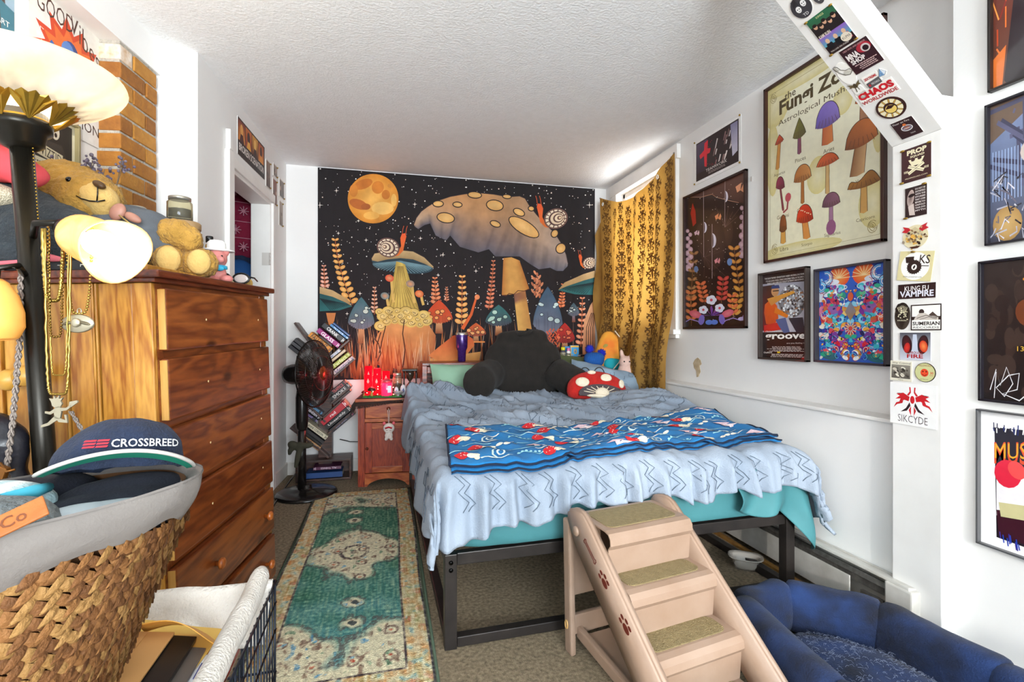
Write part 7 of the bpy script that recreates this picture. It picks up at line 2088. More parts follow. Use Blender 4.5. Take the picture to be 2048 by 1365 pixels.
for sx in (-1, 1):
 Fl.ell(290 + sx * 150, 1170, 60, 34, '#c8506a', 6, sx * -20, '#d87a84', n=14); Fl.ell(290 + sx * 95, 1225, 28, 48, '#7a6ac0', 6, sx * -10, n=14); Fl.ell(290 + sx * 25, 1250, 34, 24, '#5a7ad0', 7, n=12)
 Fl.line([(290 + sx * 120, 1240), (290 + sx * 200, 1215), (290 + sx * 270, 1240), (290 + sx * 300, 1190)], 9, '#9a86c8', 5)
 Fl.ell(290 + sx * 280, 1225, 34, 18, '#b8b0e0', 6, 0, n=12)
rpost('floral_poster', 'tall dark framed poster of moons, moths and glowing flowers beside the curtain', 2.375, 2.960, 1.168, 2.053, Fl, PMG, frame='#2a1510', ft=.014, fd=.022)
# --- groove poster (disco ball)
w, h = .305, .452
G = Art(w, h, [(84, 248), (405, 205), (415, 870), (88, 845)])
G.bg('#2c1210', '#1a0c0c')
G.poly([(86, 315), (400, 300), (405, 660), (90, 660)], '#9a9aa8', 1, '#b8b4c0')
G.poly([(86, 330), (170, 320), (160, 640), (90, 650)], '#3a2420', 2, '#7a1a1c')
for i, (t, y) in enumerate((('THE ELECTRIFIED SENSATION! SHEER VISCERAL EXCITEMENT!', 262), ('IT IS AN AUDIO VISUAL STEREO DANCEABLE THRILL IN THE SPIRIT OF', 282), ('ENERGY AND SHEER HIGH FIDELITY EXTREMITY AND ROMANCE', 299))): G.text(t, 245, y, 11, '#efe8e4', 4, width=290 - i * 20, slope=-.11)
G.ell(292, 440, 92, 118, '#6a6a70', 3, 0, '#a8a8b0', n=30)
rr = random.Random(4)
for k in range(240):
 a = rr.uniform(0, 2 * pi); q = sqrt(rr.random()); x = 292 + 88 * q * cos(a); y = 440 + 112 * q * sin(a)
 G.poly([(x - 6, y - 7), (x + 6, y - 8), (x + 6, y + 6), (x - 6, y + 7)], rr.choice(('#d8dce0', '#3a3438', '#8a8a90', '#b8bcc4', '#5a4a44', '#e8ecf0', '#9a6a4a')), 4)
G.poly([(105, 460), (150, 420), (190, 470), (200, 560), (170, 610), (115, 600), (100, 520)], '#d8581c', 5, '#c8481a')
G.ell(175, 368, 26, 36, '#c08a5c', 5, 0, n=18); G.poly([(148, 350), (152, 328), (200, 322), (208, 345)], '#2a3f78', 6); G.line([(160, 366), (202, 362)], 7, '#201a1c', 7)
G.poly([(120, 420), (190, 400), (300, 366), (316, 380), (220, 424), (150, 470)], '#d89a3c', 6, '#c07a3c'); G.poly([(180, 480), (270, 540), (260, 560), (170, 520)], '#d8741c', 6)
G.poly([(100, 610), (240, 580), (240, 640), (100, 660)], '#c8201c', 5); G.poly([(180, 570), (250, 556), (280, 660), (240, 668), (205, 620)], '#4a5a8a', 6); G.poly([(270, 560), (370, 556), (385, 660), (330, 670)], '#2a2430', 6)
G.text('a film by greg harrison', 165, 654, 12, '#efe6e0', 7, width=115); G.text('groove', 250, 700, 52, '#f4efe8', 7, width=285, bold=.03); G.text('are you feeling it?', 325, 742, 12, '#e4dcd6', 7, width=130)
G.lines_of_text(250, 765, 280, 5, 8, 4, '#c8bcb6', 7, 4, .02); G.text('Outback', 130, 806, 12, '#efe6e0', 7); G.poly([(195, 800), (215, 800), (215, 812), (195, 812)], '#e0c020', 7); G.lines_of_text(260, 820, 250, 3, 9, 4, '#d8ccc6', 7, 5, .03)
G.poly([(360, 860), (412, 800), (414, 868)], '#a81c1c', 6)
rpost('film_poster', 'film poster reading groove, a person holding a disco ball, in thin dark frame', 1.947, 2.252, .996, 1.448, G, PMG, frame='#3a302c', ft=.01, fd=.03)
# --- psychedelic mirrored poster
w, h = .335, .425
Ps = Art(w, h, dw=100, dh=127)
Ps.bg('#1f56c0', '#2a64c8')
rr = random.Random(12)
def sym(fn):
 for s in (1, -1): fn(lambda x: 50 + s * x)
sym(lambda X: Ps.ell(X(18), 12, 16, 14, '#e8481c', 2, 0, '#f2a040', n=18))
for k in range(9):
 a = pi * (1 + k / 8); sym(lambda X: Ps.line([(X(18), 14), (X(18 + 17 * cos(a)), 14 + 15 * sin(a))], 1.0, '#f6d8a0', 3))
for k in range(14):
 x, y = rr.uniform(14, 48), rr.uniform(18, 42); sym(lambda X: Ps.ell(X(x), y, rr.uniform(5, 10), 4, '#dfe8f6', 2, n=14))
for x, y, r in ((38, 12, 11), (45, 24, 8), (30, 100, 10), (44, 92, 8), (38, 70, 9), (20, 84, 8)):
 for k in range(4): sym(lambda X: Ps.line([(X(x + (r - k * 2) * cos(t * .5)), y + (r - k * 2) * sin(t * .5)) for t in range(11)], 1.2, ('#0f2f86', '#6ac0ea', '#dff0fa', '#2a86c8')[k], 3 + k % 2))
body = [('#c8284a', 30, 48, 13, 10), ('#e05a6a', 34, 50, 8, 6), ('#8a5aa8', 26, 56, 9, 8), ('#1f9a86', 14, 38, 7, 5), ('#5ac88a', 16, 36, 4, 3), ('#d8a040', 9, 58, 5, 9), ('#e8c878', 10, 64, 3.5, 5), ('#2aa0d0', 18, 70, 12, 9), ('#9adcf0', 18, 70, 8, 5.5), ('#1f4aa8', 18, 70, 4.5, 3), ('#c82a3c', 38, 66, 9, 12), ('#f0704a', 40, 64, 5, 8), ('#6a2a8a', 14, 104, 10, 11), ('#a04ac0', 14, 100, 6, 6), ('#e8b040', 8, 116, 6, 7), ('#c84a1c', 6, 120, 4, 5), ('#1f6a7a', 34, 118, 14, 7), ('#3a9a8a', 36, 116, 9, 4), ('#7a3a9a', 24, 94, 6, 8), ('#2a3f9a', 40, 84, 9, 7), ('#d87aa0', 44, 58, 6, 8)]
for c, x, y, rx, ry in body: sym(lambda X: Ps.ell(X(x), y, rx, ry, c, 4, rr.uniform(-15, 15), n=18))
for k in range(150):
 x, y, r = rr.uniform(0, 46) ** 1.0, rr.uniform(24, 122), rr.uniform(.8, 3.2); c = rr.choice(('#e8e0d0', '#101c5a', '#e04a5a', '#f0b040', '#3ac0d0', '#7a2a9a', '#1fae8a', '#ffffff', '#d81f3c', '#2a3aa8', '#8ad4f0', '#c86a2a'))
 ro = rr.uniform(-60, 60); sym(lambda X: Ps.ell(X(x), y, r * 1.6, r, c, 5 + k % 3, ro if X(1) > 50 else -ro, n=10))
for k in range(60):
 x, y = rr.uniform(2, 46), rr.uniform(24, 122); l = rr.uniform(3, 8); t0 = rr.uniform(0, 6); c = rr.choice(('#0c1440', '#f2ece0', '#5ac8e8', '#e8484a'))
 sym(lambda X: Ps.line([(X(x + l * (1 - t / 9) * cos(t0 + t * .5)), y + l * (1 - t / 9) * sin(t0 + t * .5)) for t in range(9)], .7, c, 8))
for k in range(12): a = 2 * pi * k / 12; Ps.line([(50, 82), (50 + 9 * cos(a), 82 + 9 * sin(a))], 1.1, '#e8d0b0', 9)
Ps.ell(50, 82, 3, 3, '#d8483c', 10, n=14); Ps.ell(50, 40, 4, 6, '#d85a2a', 9, n=14); Ps.poly([(50, 46), (58, 60), (50, 72), (42, 60)], '#6a86a8', 9, '#a87a3c')
sym(lambda X: Ps.poly([(X(9), 96), (X(18), 92), (X(14), 99)], '#e8d84a', 9)); sym(lambda X: Ps.ell(X(13), 96, 1.2, 2, '#10101c', 10, n=8))
rpost('psychedelic_poster', 'bright blue psychedelic poster of mirrored waves and creatures in a dark frame', 1.557, 1.892, 1.000, 1.425, Ps, PMG, frame='#3c3840', ft=.01, fd=.03)

# ------------------------------------------------------------------ posters on the near right wall
NRX = 1.888
def npost(name, label, y1, z0, z1, w, art, mat, **k): return poster(name, label, 'poster', (NRX, y1 - w / 2, z0), radians(-90), art, mat, **k)
a1 = Art(.27, .60, dw=100, dh=143); a1.bg('#7a1f14', '#5a3a2c'); rr = random.Random(8)
for k in range(40): x = rr.uniform(0, 40); y = rr.uniform(0, 120); a1.line([(x, y), (x + rr.uniform(-8, 8), y + rr.uniform(8, 20))], 1.4, rr.choice(('#c8481c', '#e0702c', '#8a2418', '#f09a4a')), 1)
a1.poly([(24, 60), (34, 60), (44, 140), (16, 143), (12, 138)], '#2c1a24', 3, '#1c1218'); a1.poly([(0, 120), (14, 112), (10, 143), (0, 143)], '#d8702c', 2); a1.poly([(14, 138), (100, 118), (100, 143), (14, 143)], '#b09a80', 2); a1.poly([(36, 30), (60, 30), (66, 125), (46, 130)], '#a81f1c', 2, '#c84a3c')
npost('scarlet_poster', 'dark red framed poster of a cloaked figure, uppermost on the near right wall', 1.152, 1.908, 2.40, .27, a1, PMG, frame='#1c1412', ft=.008)
a2 = Art(.27, .447, dw=100, dh=106); a2.bg('#7a8ab0', '#3a3a48'); rr = random.Random(9)
a2.poly([(0, 0), (100, 0), (100, 14), (40, 10), (0, 30)], '#6a5648', 1)
for k in range(12): a2.line([(rr.uniform(0, 60), rr.uniform(0, 60)), (rr.uniform(20, 90), rr.uniform(0, 70))], 3.5, rr.choice(('#4a4a64', '#3a3a54', '#5a5a78')), 1)
for k in range(16): a2.line([(4 + k * 3, 36), (4 + k * 3, 74)], .6, '#a8c0ea', 2)
a2.ell(50, 24, 16, 10, '#d8ccc8', 3, 10, '#f0e6e0', n=18); a2.poly([(36, 20), (70, 8), (76, 34), (48, 36)], '#e4dcd8', 4); a2.ell(44, 42, 14, 10, '#c8b8b0', 3, n=16); a2.ell(64, 70, 28, 30, '#8a8490', 3, 0, '#b8b4bc', n=20)
for k in range(60): x, y = rr.uniform(5, 80), rr.uniform(60, 104); a2.line([(x, y), (x + rr.uniform(-8, 8), y + rr.uniform(-8, 8)), (x + rr.uniform(-8, 8), y + rr.uniform(-4, 8))], 1.2, rr.choice(('#2c2a34', '#b0b0c0', '#6a6474', '#d8d4dc')), 5)
a2.ell(18, 92, 14, 13, '#a8824a', 4, 0, '#c8a468', n=18)
npost('armoured_poster', 'blue grey framed poster of armoured figures, second from top on the near wall', 1.160, 1.415, 1.862, .27, a2, PMG, frame='#1c1a22', ft=.008)
a3 = Art(.27, .447, dw=100, dh=106); a3.bg('#2a1c1a', '#160e0e'); rr = random.Random(10)
for k in range(50): a3.ell(rr.uniform(0, 60), rr.uniform(0, 100), rr.uniform(3, 9), rr.uniform(3, 9), rr.choice(('#34241f', '#241614', '#3a2a24')), 1, n=12)
for x, y, rx, ry, c in ((66, 20, 22, 18, '#c8742c'), (62, 34, 16, 6, '#3a1c12'), (64, 46, 14, 12, '#b8581c'), (74, 62, 10, 16, '#8a3418'), (66, 84, 22, 8, '#7a2a1c'), (44, 40, 12, 10, '#6a3418'), (88, 50, 16, 40, '#a84a1c')): a3.ell(x, y, rx, ry, c, 2, rr.uniform(-20, 20), '#e0903c' if rx > 12 else c, n=16)
for k in range(40): a3.ell(rr.uniform(40, 90), rr.uniform(5, 70), 1.6, 1.1, rr.choice(('#f0b050', '#7a2c14', '#d8842c')), 3, n=7)
a3.text('13THSIGNTHE', 60, 66, 3.6, '#e0b040', 4, width=52)
a3.line([(8, 98), (14, 82), (18, 94), (24, 80), (30, 92), (22, 102), (14, 96), (26, 86), (36, 84), (34, 96), (20, 100), (36, 104), (44, 98)], .9, '#e4e2e6', 5); a3.line([(14, 84), (12, 104)], .8, '#e4e2e6', 5)
npost('signed_poster', 'dark framed poster of a fiery face with white signature, third down on the near wall', 1.178, .912, 1.359, .27, a3, PMG, frame='#16121a', ft=.008, bcol='#c8c8d8')
a4 = Art(.29, .438, dw=100, dh=100); a4.bg('#f4f2f2'); rr = random.Random(11)
a4.poly([(14, 12), (100, 8), (100, 94), (16, 92)], '#1c1420', 1)
for k in range(60): x = rr.uniform(13, 100); a4.line([(x, 8 + rr.uniform(0, 5)), (x + rr.uniform(-1, 1), 12 + rr.uniform(0, 5))], 1, rr.choice(('#1c2a6a', '#f4f2f2', '#3a3a54')), 2)
a4.poly([(16, 42), (100, 34), (100, 72), (16, 76)], '#eae6ea', 2); a4.poly([(16, 72), (60, 66), (100, 76), (100, 92), (18, 90)], '#3a1020', 2); a4.poly([(18, 66), (56, 62), (60, 72), (20, 76)], '#c8c090', 3)
a4.text('MUSHMOUTH', 62, 24, 16, '#d8481c', 4, width=96, bold=.01, slope=-.14); a4.text('MUSHMOUTH', 62, 22.5, 11, '#e8a020', 5, width=95, slope=-.14)
for x, y, rx, ry, c in ((26, 44, 12, 10, '#d81f3c'), (34, 40, 8, 6, '#e84a4a'), (66, 44, 14, 12, '#4a2a9a'), (76, 54, 14, 14, '#1f3a9a'), (64, 58, 8, 8, '#e8e4f0'), (46, 64, 4, 10, '#b01a4a'), (84, 74, 14, 12, '#2a1a54'), (66, 82, 12, 10, '#141024')): a4.ell(x, y, rx, ry, c, 4, rr.uniform(-30, 30), n=16)
for k in range(50): x = rr.uniform(16, 100); a4.line([(x, 90 + rr.uniform(-4, 4)), (x + 1, 94 + rr.uniform(-2, 3))], 1, rr.choice(('#1f3fb0', '#3a2a8a')), 5)
npost('colourful_poster', 'white bordered colourful poster with orange lettering, lowest on the near wall', 1.186, .441, .879, .29, a4, PMG, frame='#4a4a4c', ft=.006)

# ------------------------------------------------------------------ left wall posters
nwr = atan2(.992, .125)
def lpt(s, z, off=.084):   # s measured from the wall step towards the camera
 p = P0 + no * off + nd * s; return Vector((p.x, p.y, z))
gv = Art(.36, .50, dw=100, dh=139); gv.bg('#dcd8d0', '#d8d8d6')
rr = random.Random(5)
sb_ = []
for k in range(26): a = 2 * pi * k / 26; r = 50 if k % 2 else 34; sb_.append((52 + r * cos(a), 66 + r * .95 * sin(a)))
gv.poly(sb_, '#c8401c', 1); gv.poly([(52 + (x - 52) * .78, 66 + (y - 66) * .78) for x, y in sb_], '#d8682c', 2)
for k in range(9): x, y = rr.uniform(10, 92), rr.uniform(46, 96); gv.ell(x, y, 2.6, 2, '#f0e8dc', 4, n=8); gv.line([(x + 2.2, y), (x + 2.2, y - 8), (x + 6, y - 7)], .9, '#f0e8dc', 4)
gv.ell(52, 66, 14, 24, '#2c3f78', 3, 0, '#4a68a8', n=20); gv.ell(48, 56, 9, 12, '#5a80c0', 4, n=14); gv.line([(44, 70), (60, 70)], 2, '#dfe4f0', 5); gv.line([(46, 62), (50, 61)], 1.6, '#e8ecf4', 5); gv.line([(55, 61), (59, 62)], 1.6, '#e8ecf4', 5); gv.ell(30, 72, 5, 18, '#2f5aa0', 4, -10, n=12)
gv.text('GOOD', 32, 24, 18, '#4a2a20', 5, width=46, bold=-.005); gv.text('Vibes', 72, 30, 22, '#4a2a20', 5, width=44, bold=-.005, slope=.55)
for k in range(24): a = 2 * pi * k / 24; gv.line([(55 + 18 * cos(a), 108 + 5 * sin(a)), (55 + 26 * cos(a), 108 + 9 * sin(a))], 1.6, '#3a4f9a', 4)
gv.text('EMOTION', 60, 122, 11, '#3a2420', 5, width=66)
pp = lpt(.435, 1.885); poster('vibes_poster', 'Good Vibes poster with a blue face on an orange burst, beside the brick', 'poster', pp, nwr, gv, PM, tacks=[(.17, .49), (.17, .012)], bcol='#d0d0ce')
aw = Art(.22, .22, dw=100, dh=100); aw.bg('#d8d0b4'); aw.poly([(6, 6), (92, 6), (92, 78), (6, 78)], '#2a2420', 1); aw.ell(56, 26, 9, 13, '#c8bca8', 2, n=16); aw.poly([(30, 78), (42, 46), (70, 44), (86, 78)], '#3a342e', 2); aw.ell(57, 31, 3, 4, '#2a1a18', 3, n=8)
aw.poly([(8, 52), (72, 60), (70, 80), (8, 72)], '#cfc4a4', 3); aw.text('AWIZTID', 40, 66, 15, '#241c16', 4, width=58, slope=.12); aw.lines_of_text(48, 84, 80, 3, 5, 2, '#4a4434', 3, 2)
poster('band_poster', 'framed black and white band poster with jagged lettering behind the lamp', 'poster', lpt(.515, 1.70), nwr, aw, PM, frame='#8a7f5c', ft=.01, bcol='#d8d0b4')
at_ = Art(.30, .42, dw=100, dh=140); at_.bg('#b8cbd8', '#7a94a8'); at_.poly([(50, 0), (78, 0), (92, 130), (60, 140)], '#4a342c', 1); at_.poly([(82, 100), (100, 104), (100, 136), (84, 134)], '#3a6a7a', 2)
for k, t in enumerate('SDNIHT'): at_.text(t, 76, 70 + k * 9, 7, '#efe8e0', 3)
at_.text('PART', 84, 122, 6, '#e8e0d8', 3)
poster('blue_poster', 'pale blue poster with a dark figure at the upper left corner', 'poster', lpt(.82, 2.08), nwr, at_, PM)
env = thing('postal_envelope', 'blue and white postal envelope standing behind the bear', 'envelope', lpt(.47, 1.63, .045), (radians(-8), radians(12), nwr))
ae = Art(.13, .085, dw=100, dh=65); ae.bg('#e8e8ec'); ae.poly([(4, 6), (96, 6), (88, 30), (30, 52), (8, 50)], '#24409a', 1); ae.text('PRIORITY', 50, 24, 7, '#e8ecf6', 2, width=34); ae.line([(20, 58), (60, 44), (96, 36)], 4, '#e8e8ec', 2)
box_part('envelope', (0, .004, .0425), (.13, .006, .085), M('white_paper'), env); ae.build('print', PM, env)

def wl_loc(s, z, off=-.003): p = wl_pt(s, off, z); return p
abk = Art(.50, .222, dw=100, dh=44); abk.bg('#2a1210', '#1c0c0c')
for k in range(4): x = 2 + k * 24; abk.poly([(x, 2), (x + 22, 2), (x + 22, 26), (x, 26)], ('#7a1c14', '#c8681c', '#d8982c', '#a8481c')[k], 1, ('#e08a2c', '#8a2a14', '#6a2414', '#d8842c')[k]); abk.ell(x + 11, 12, 5, 7, ('#e0a050', '#3a1410', '#e8b860', '#4a1a12')[k], 2, n=12); abk.poly([(x + 4, 26), (x + 8, 17), (x + 15, 17), (x + 20, 26)], ('#4a1410', '#e8a83c', '#3a1210', '#e0902c')[k], 2)
abk.text('BROKEN SCENATION', 50, 33, 9, '#e4dcd6', 3, width=92, bold=.02)
poster('banner_poster', 'long dark band poster reading BROKEN above the closet door', 'poster', wl_loc(.765, 2.18), WANG, abk, PM)
def photo(label, s, z, w, h, c1, c2, seed):
 a = Art(w, h, dw=100, dh=100 * h / w); a.bg('#cfc4b8'); r = random.Random(seed)
 a.poly([(6, 6), (94, 6), (94, 100 * h / w - 6), (6, 100 * h / w - 6)], c1, 1, c2)
 for k in range(3): a.ell(r.uniform(20, 80), 50 * h / w, 10, 14, '#c8a088' if k % 2 else '#4a342c', 2, n=10)
 return poster('photo_print', label, 'photo', wl_loc(s, z), WANG, a, PM, tacks=[(w / 2 - .01, h - .01), (w / 2 - .01, .01)], group='photos above the closet door')
photo('brown photo print touching the banner poster above the door', 1.10, 2.15, .10, .19, '#8a6a54', '#4a342c', 1)
photo('reddish photo print, lower of two right of the banner', 1.26, 2.07, .10, .19, '#8a4a34', '#5a2c20', 2)
photo('small pale photo print near the ceiling above the reddish one', 1.27, 2.28, .10, .09, '#a08a7a', '#6a584c', 3)
photo('dark landscape photo print close to the wall corner', 1.44, 2.17, .13, .14, '#7a665a', '#4a3c34', 4)
photo('narrow photo print, lowest by the wall corner', 1.42, 1.95, .10, .19, '#a89484', '#6a5a50', 5)
# ------------------------------------------------------------------ stickers and flyers on the jamb and the knee brace
STK = print_mat('sticker_vinyl', .35, .2, .04, 40)
def sheet_of(art, parent, shape=None, bcol='#efece6'):
 """thin vinyl backing behind the print"""
 w, h = art.w, art.h
 if shape is None: box_part('backing', (0, .0012, h / 2), (w, .0012, h), M('paper_back_' + bcol.lstrip('#'), bcol, .6), parent)
 else: part('backing', MB().prism(shape, .0012, 'y', (0, .0012, 0)), M('paper_back_' + bcol.lstrip('#'), bcol, .6), parent)
 art.build('print', STK, parent)
def oval_pts(w, h, n=28): return [(w / 2 * cos(2 * pi * k / n), h / 2 + h / 2 * sin(2 * pi * k / n)) for k in range(n)]
PINS = M('brass_tack', '#9a7a32', .35, metal=.7)
def jstick(label, y0, y1, z0, z1, draw, tilt=0, dh=None, shape=None, pins=None, cat='sticker', bcol='#efece6', bare=False):
 w, h = y1 - y0, z1 - z0
 t = thing('sticker' if cat == 'sticker' else 'flyer', label, cat, (JX - .0022, (y0 + y1) / 2, z0), (0, radians(tilt), radians(-90)), 'stickers on the white post')
 a = Art(w, h, dw=100, dh=dh or 100 * h / w, clip=False); draw(a); sheet_of(a, t, shape(w, h) if shape else None, bcol)
 for x, z in (pins or []): part('pin', MB().ell((x * w / 2, -.004, h / 2 + z * h / 2), (.009, .004, .004), None, 8, 6), PINS, t)
 return t
def d_prop(a):
 H = a.dh; a.bg('#3c1a1c'); a.text('PROP', 52, 16, 18, '#e6dcb8', 2, width=66, bold=.05); a.text('SQUAD', 54, 33, 9, '#e6dcb8', 2, width=48, bold=.03)
 a.poly([(24, 42), (78, 42), (66, 66), (36, 66)], '#e6dcb8', 2); a.ell(40, 45, 7, 5, '#3c1a1c', 3, n=12); a.ell(62, 45, 7, 5, '#3c1a1c', 3, n=12)
 for s in (1, -1): a.line([(50 - s * 26, 64), (50 + s * 26, 90)], 11, '#e6dcb8', 3 + (s > 0)); a.line([(50 - s * 27, 92), (50 + s * 27, 62)], 1.2, '#3c1a1c', 5)
 for x in (16, 84):
  for k in range(4): a.line([(x - 6 + k * 4, 78), (x - 6 + k * 4, 86)], 2, '#e6dcb8', 3)
 a.text('PROPSQUAD.COM', 50, H - 14, 5, '#e6dcb8', 2, width=74)
jstick('maroon PROP SQUAD flyer with crossed bones, topmost on the white post', 1.297, 1.399, 1.677, 1.80, d_prop, 0, pins=[(-.9, .95), (.9, .95), (.9, -.95), (-.95, -.95)], cat='flyer')
def d_quote(a):
 H = a.dh; a.bg('#2c1818'); a.ell(26, 52, 16, 40, '#b8a49c', 1, 8, '#6a5450', n=18); a.ell(30, 40, 16, 8, '#201010', 2, -10, n=14); a.poly([(14, 90), (40, 80), (46, H - 8), (20, H - 12)], '#c8b8b0', 2)
 for k, t in enumerate(('DO NOT BE', 'SATISFIED', 'WITH THE', 'STORIES', 'THAT COME', 'BEFORE YOU', 'UNFOLD', 'YOUR OWN', 'MYTH')): a.text(t, 70, 14 + k * 13, 8, '#d8d0cc', 3, width=46, bold=.02)
jstick('dark quote flyer with a profile and white lettering below the maroon flyer', 1.311, 1.386, 1.548, 1.657, d_quote, 0, pins=[(.8, 1), (-.9, -1)], cat='flyer')
def d_horn(a):
 r = random.Random(2)
 for s in (-1, 1): a.poly([(50 + s * 8, 30), (50 + s * 22, 12), (50 + s * 44, 4), (50 + s * 38, 16), (50 + s * 48, 24), (50 + s * 30, 30), (50 + s * 16, 40)], '#b81c28', 2)
 a.poly([(20, 30), (50, 12), (80, 36), (72, 46), (50, 26), (26, 42)], '#c8b890', 3)
 for k in range(70): x = r.gauss(50, 17); y = r.gauss(58, 13); a.ell(x, y, r.uniform(2, 7), r.uniform(2, 5), r.choice(('#c8b080', '#5a3a24', '#e0d0a0', '#8a6a44', '#2c1a12', '#d8a850', '#9a8a78')), 2 + k % 3, r.uniform(0, 90), n=9)
 a.ell(42, 46, 8, 7, '#e0a848', 6, n=14); a.poly([(30, 84), (70, 84), (60, 92), (40, 92)], '#4a2414', 5)
jstick('crest sticker of horned skulls with red banners on the white post', 1.303, 1.400, 1.434, 1.523, d_horn, 0, shape=lambda w, h: oval_pts(w * .92, h * .95), bcol='#d8cca8')
def d_ks(a):
 a.bg('#d8cc9a'); H = a.dh; a.ell(50, H / 2, 42, 42, '#f2f0ea', 1, n=36)
 g = []
 for k in range(40): an = 2 * pi * k / 40; r = 23 if k % 2 else 20; g.append((48 + r * cos(an), 48 + r * sin(an)))
 a.poly(g, '#2c1a16', 2); a.ell(48, 48, 8, 9, '#f2f0ea', 3, n=16); a.ell(48, 48, 3, 6, '#2c1a16', 4, 20, n=12); a.poly([(18, 18), (44, 16), (44, 26), (40, 36), (22, 36)], '#2c1a16', 3)
 a.text('KS', 76, 24, 26, '#2c1a16', 3, width=30, bold=.01); a.line([(68, 44), (90, 44)], 2.5, '#2c1a16', 3); a.text('WWW.LOOSESPORT.COM', 46, 78, 4, '#2c1a16', 3, width=56)
jstick('cream note with round saw blade and axe sticker pinned on the white post', 1.300, 1.418, 1.318, 1.424, d_ks, 8, pins=[(-.2, .95)], cat='flyer', bcol='#d8cc9a')
def d_kung(a):
 H = a.dh; a.bg('#2c1414'); a.text('KUNG FU', 50, H * .32, H * .34, '#ece8e6', 2, width=64, bold=.01); a.text('VAMPIRE', 50, H * .68, H * .42, '#dcdce8', 2, width=90, bold=.03)
jstick('dark rectangular KUNG FU VAMPIRE sticker on the white post', 1.283, 1.412, 1.254, 1.307, d_kung, 1)
def d_bug(a):
 H = a.dh
 a.poly([(50, 2), (80, 14), (96, 40), (88, 90), (72, 120), (50, H - 2), (28, 120), (10, 90), (4, 40), (20, 10)], '#241a14', 1); r = random.Random(3)
 for k in range(8): a.line([(30 + k * 6, 60), (18 + k * 9, 18 + abs(k - 3.5) * 4)], 3, '#d8d0b0', 3)
 for k in range(30): a.ell(r.gauss(50, 16), r.gauss(78, 20), 5, 4, r.choice(('#c8c0a0', '#4a4030', '#e0d8b8')), 3, r.uniform(0, 90), n=8)
 a.text('KRAKEN', 50, 118, 9, '#e8e0c0', 4, width=56)
jstick('small cream and black creature crest sticker left of the desert sticker', 1.371, 1.427, 1.142, 1.242, d_bug, 2, shape=lambda w, h: oval_pts(w, h), bcol='#3a2e24')
def d_sum(a):
 H = a.dh; a.bg('#2c1c18'); a.poly([(4, 4), (96, 4), (96, H - 4), (4, H - 4)], '#f0eee8', 1); a.poly([(4, 42), (96, 42), (96, 54), (4, 54)], '#2c1c18', 2)
 a.poly([(56, 40), (72, 26), (88, 42)], '#4a3a34', 3); a.ell(36, 26, 9, 10, '#3a2c28', 3, n=12); a.poly([(14, 46), (28, 30), (48, 30), (64, 40), (90, 46), (90, 54), (10, 54)], '#c8beb4', 4); a.line([(20, 48), (50, 38), (86, 48)], 2, '#3a2c28', 5); a.line([(30, 52), (60, 44), (84, 52)], 1.5, '#3a2c28', 5)
 a.text('SUMERIAN', 50, 66, 13, '#241816', 4, width=88, bold=.03); a.text('RECORDS', 50, 80, 7, '#241816', 4, width=84)
jstick('black and white desert pyramid sticker reading SUMERIAN RECORDS', 1.264, 1.366, 1.139, 1.231, d_sum)
def d_fire(a):
 H = a.dh; a.bg('#4a4a54', '#c8ccd8')
 for s in (-1, 1): a.ell(50 + s * 26, 40, 17, 32, '#241418', 1, s * 8, '#5a1c20', n=20)
 a.ell(24, 52, 10, 18, '#a81c1c', 2, 10, '#d83a2c', n=14); a.ell(78, 46, 13, 20, '#c8301c', 2, -10, '#f08a4a', n=14); a.poly([(44, 6), (56, 6), (60, 60), (74, H - 10), (26, H - 10), (40, 60)], '#c4ccdc', 2)
 a.text('THROUGH', 50, 68, 9, '#8a1c1c', 4, width=50, bold=.02); a.text('FIRE', 50, 80, 13, '#a81818', 4, width=52, bold=.03)
jstick('red and grey x-ray lungs sticker reading THROUGH FIRE', 1.299, 1.405, 1.032, 1.131, d_fire)
def d_war(a):
 H = a.dh; a.bg('#ded8c4'); a.text('War Criminal', 52, 9, 9, '#2c2420', 2, width=86); a.poly([(6, 18), (94, 18), (94, H - 12), (6, H - 12)], '#8a8478', 1, '#5a544c'); r = random.Random(4)
 for k in range(30): a.ell(r.uniform(16, 84), r.uniform(30, H - 20), r.uniform(4, 12), r.uniform(2, 7), r.choice(('#3a342e', '#c8c0b0', '#6a645a', '#e0dac8')), 2, r.uniform(0, 60), n=9)
 a.text('Vultures', 50, H - 6, 5, '#2c2420', 2)
jstick('cream War Criminal sticker with grey battle scene near the bottom of the post', 1.364, 1.441, .953, 1.026, d_war, 1, bcol='#ded8c4')
def d_ring(a):
 H = a.dh; a.ell(50, H / 2, 49, H / 2 - 1, '#2c2414', 1, n=32); a.ell(50, H / 2, 47, H / 2 - 3, '#c8c890', 2, n=32); a.text('HALLOWICKED', 50, 15, 10, '#8a2414', 4, width=62); a.ell(48, H * .52, 19, 20, '#d8381c', 3, 0, '#e8582c', n=18); a.ell(41, H * .46, 3, 4, '#1c100c', 4, n=8); a.ell(56, H * .46, 3, 4, '#1c100c', 4, n=8); a.line([(38, H * .6), (48, H * .68), (58, H * .6)], 2.4, '#1c100c', 4)
 a.text('30', 82, H * .52, 12, '#c8281c', 4, bold=.02); a.text('YEARS', 80, H * .64, 5, '#c8281c', 4); a.text('DETROIT', 46, H * .86, 6, '#3a4a24', 4, width=40)
jstick('round yellow green sticker with a red laughing mask and number 30', 1.283, 1.353, .956, 1.025, d_ring, 0, shape=lambda w, h: oval_pts(w, h), bcol='#2c2414')
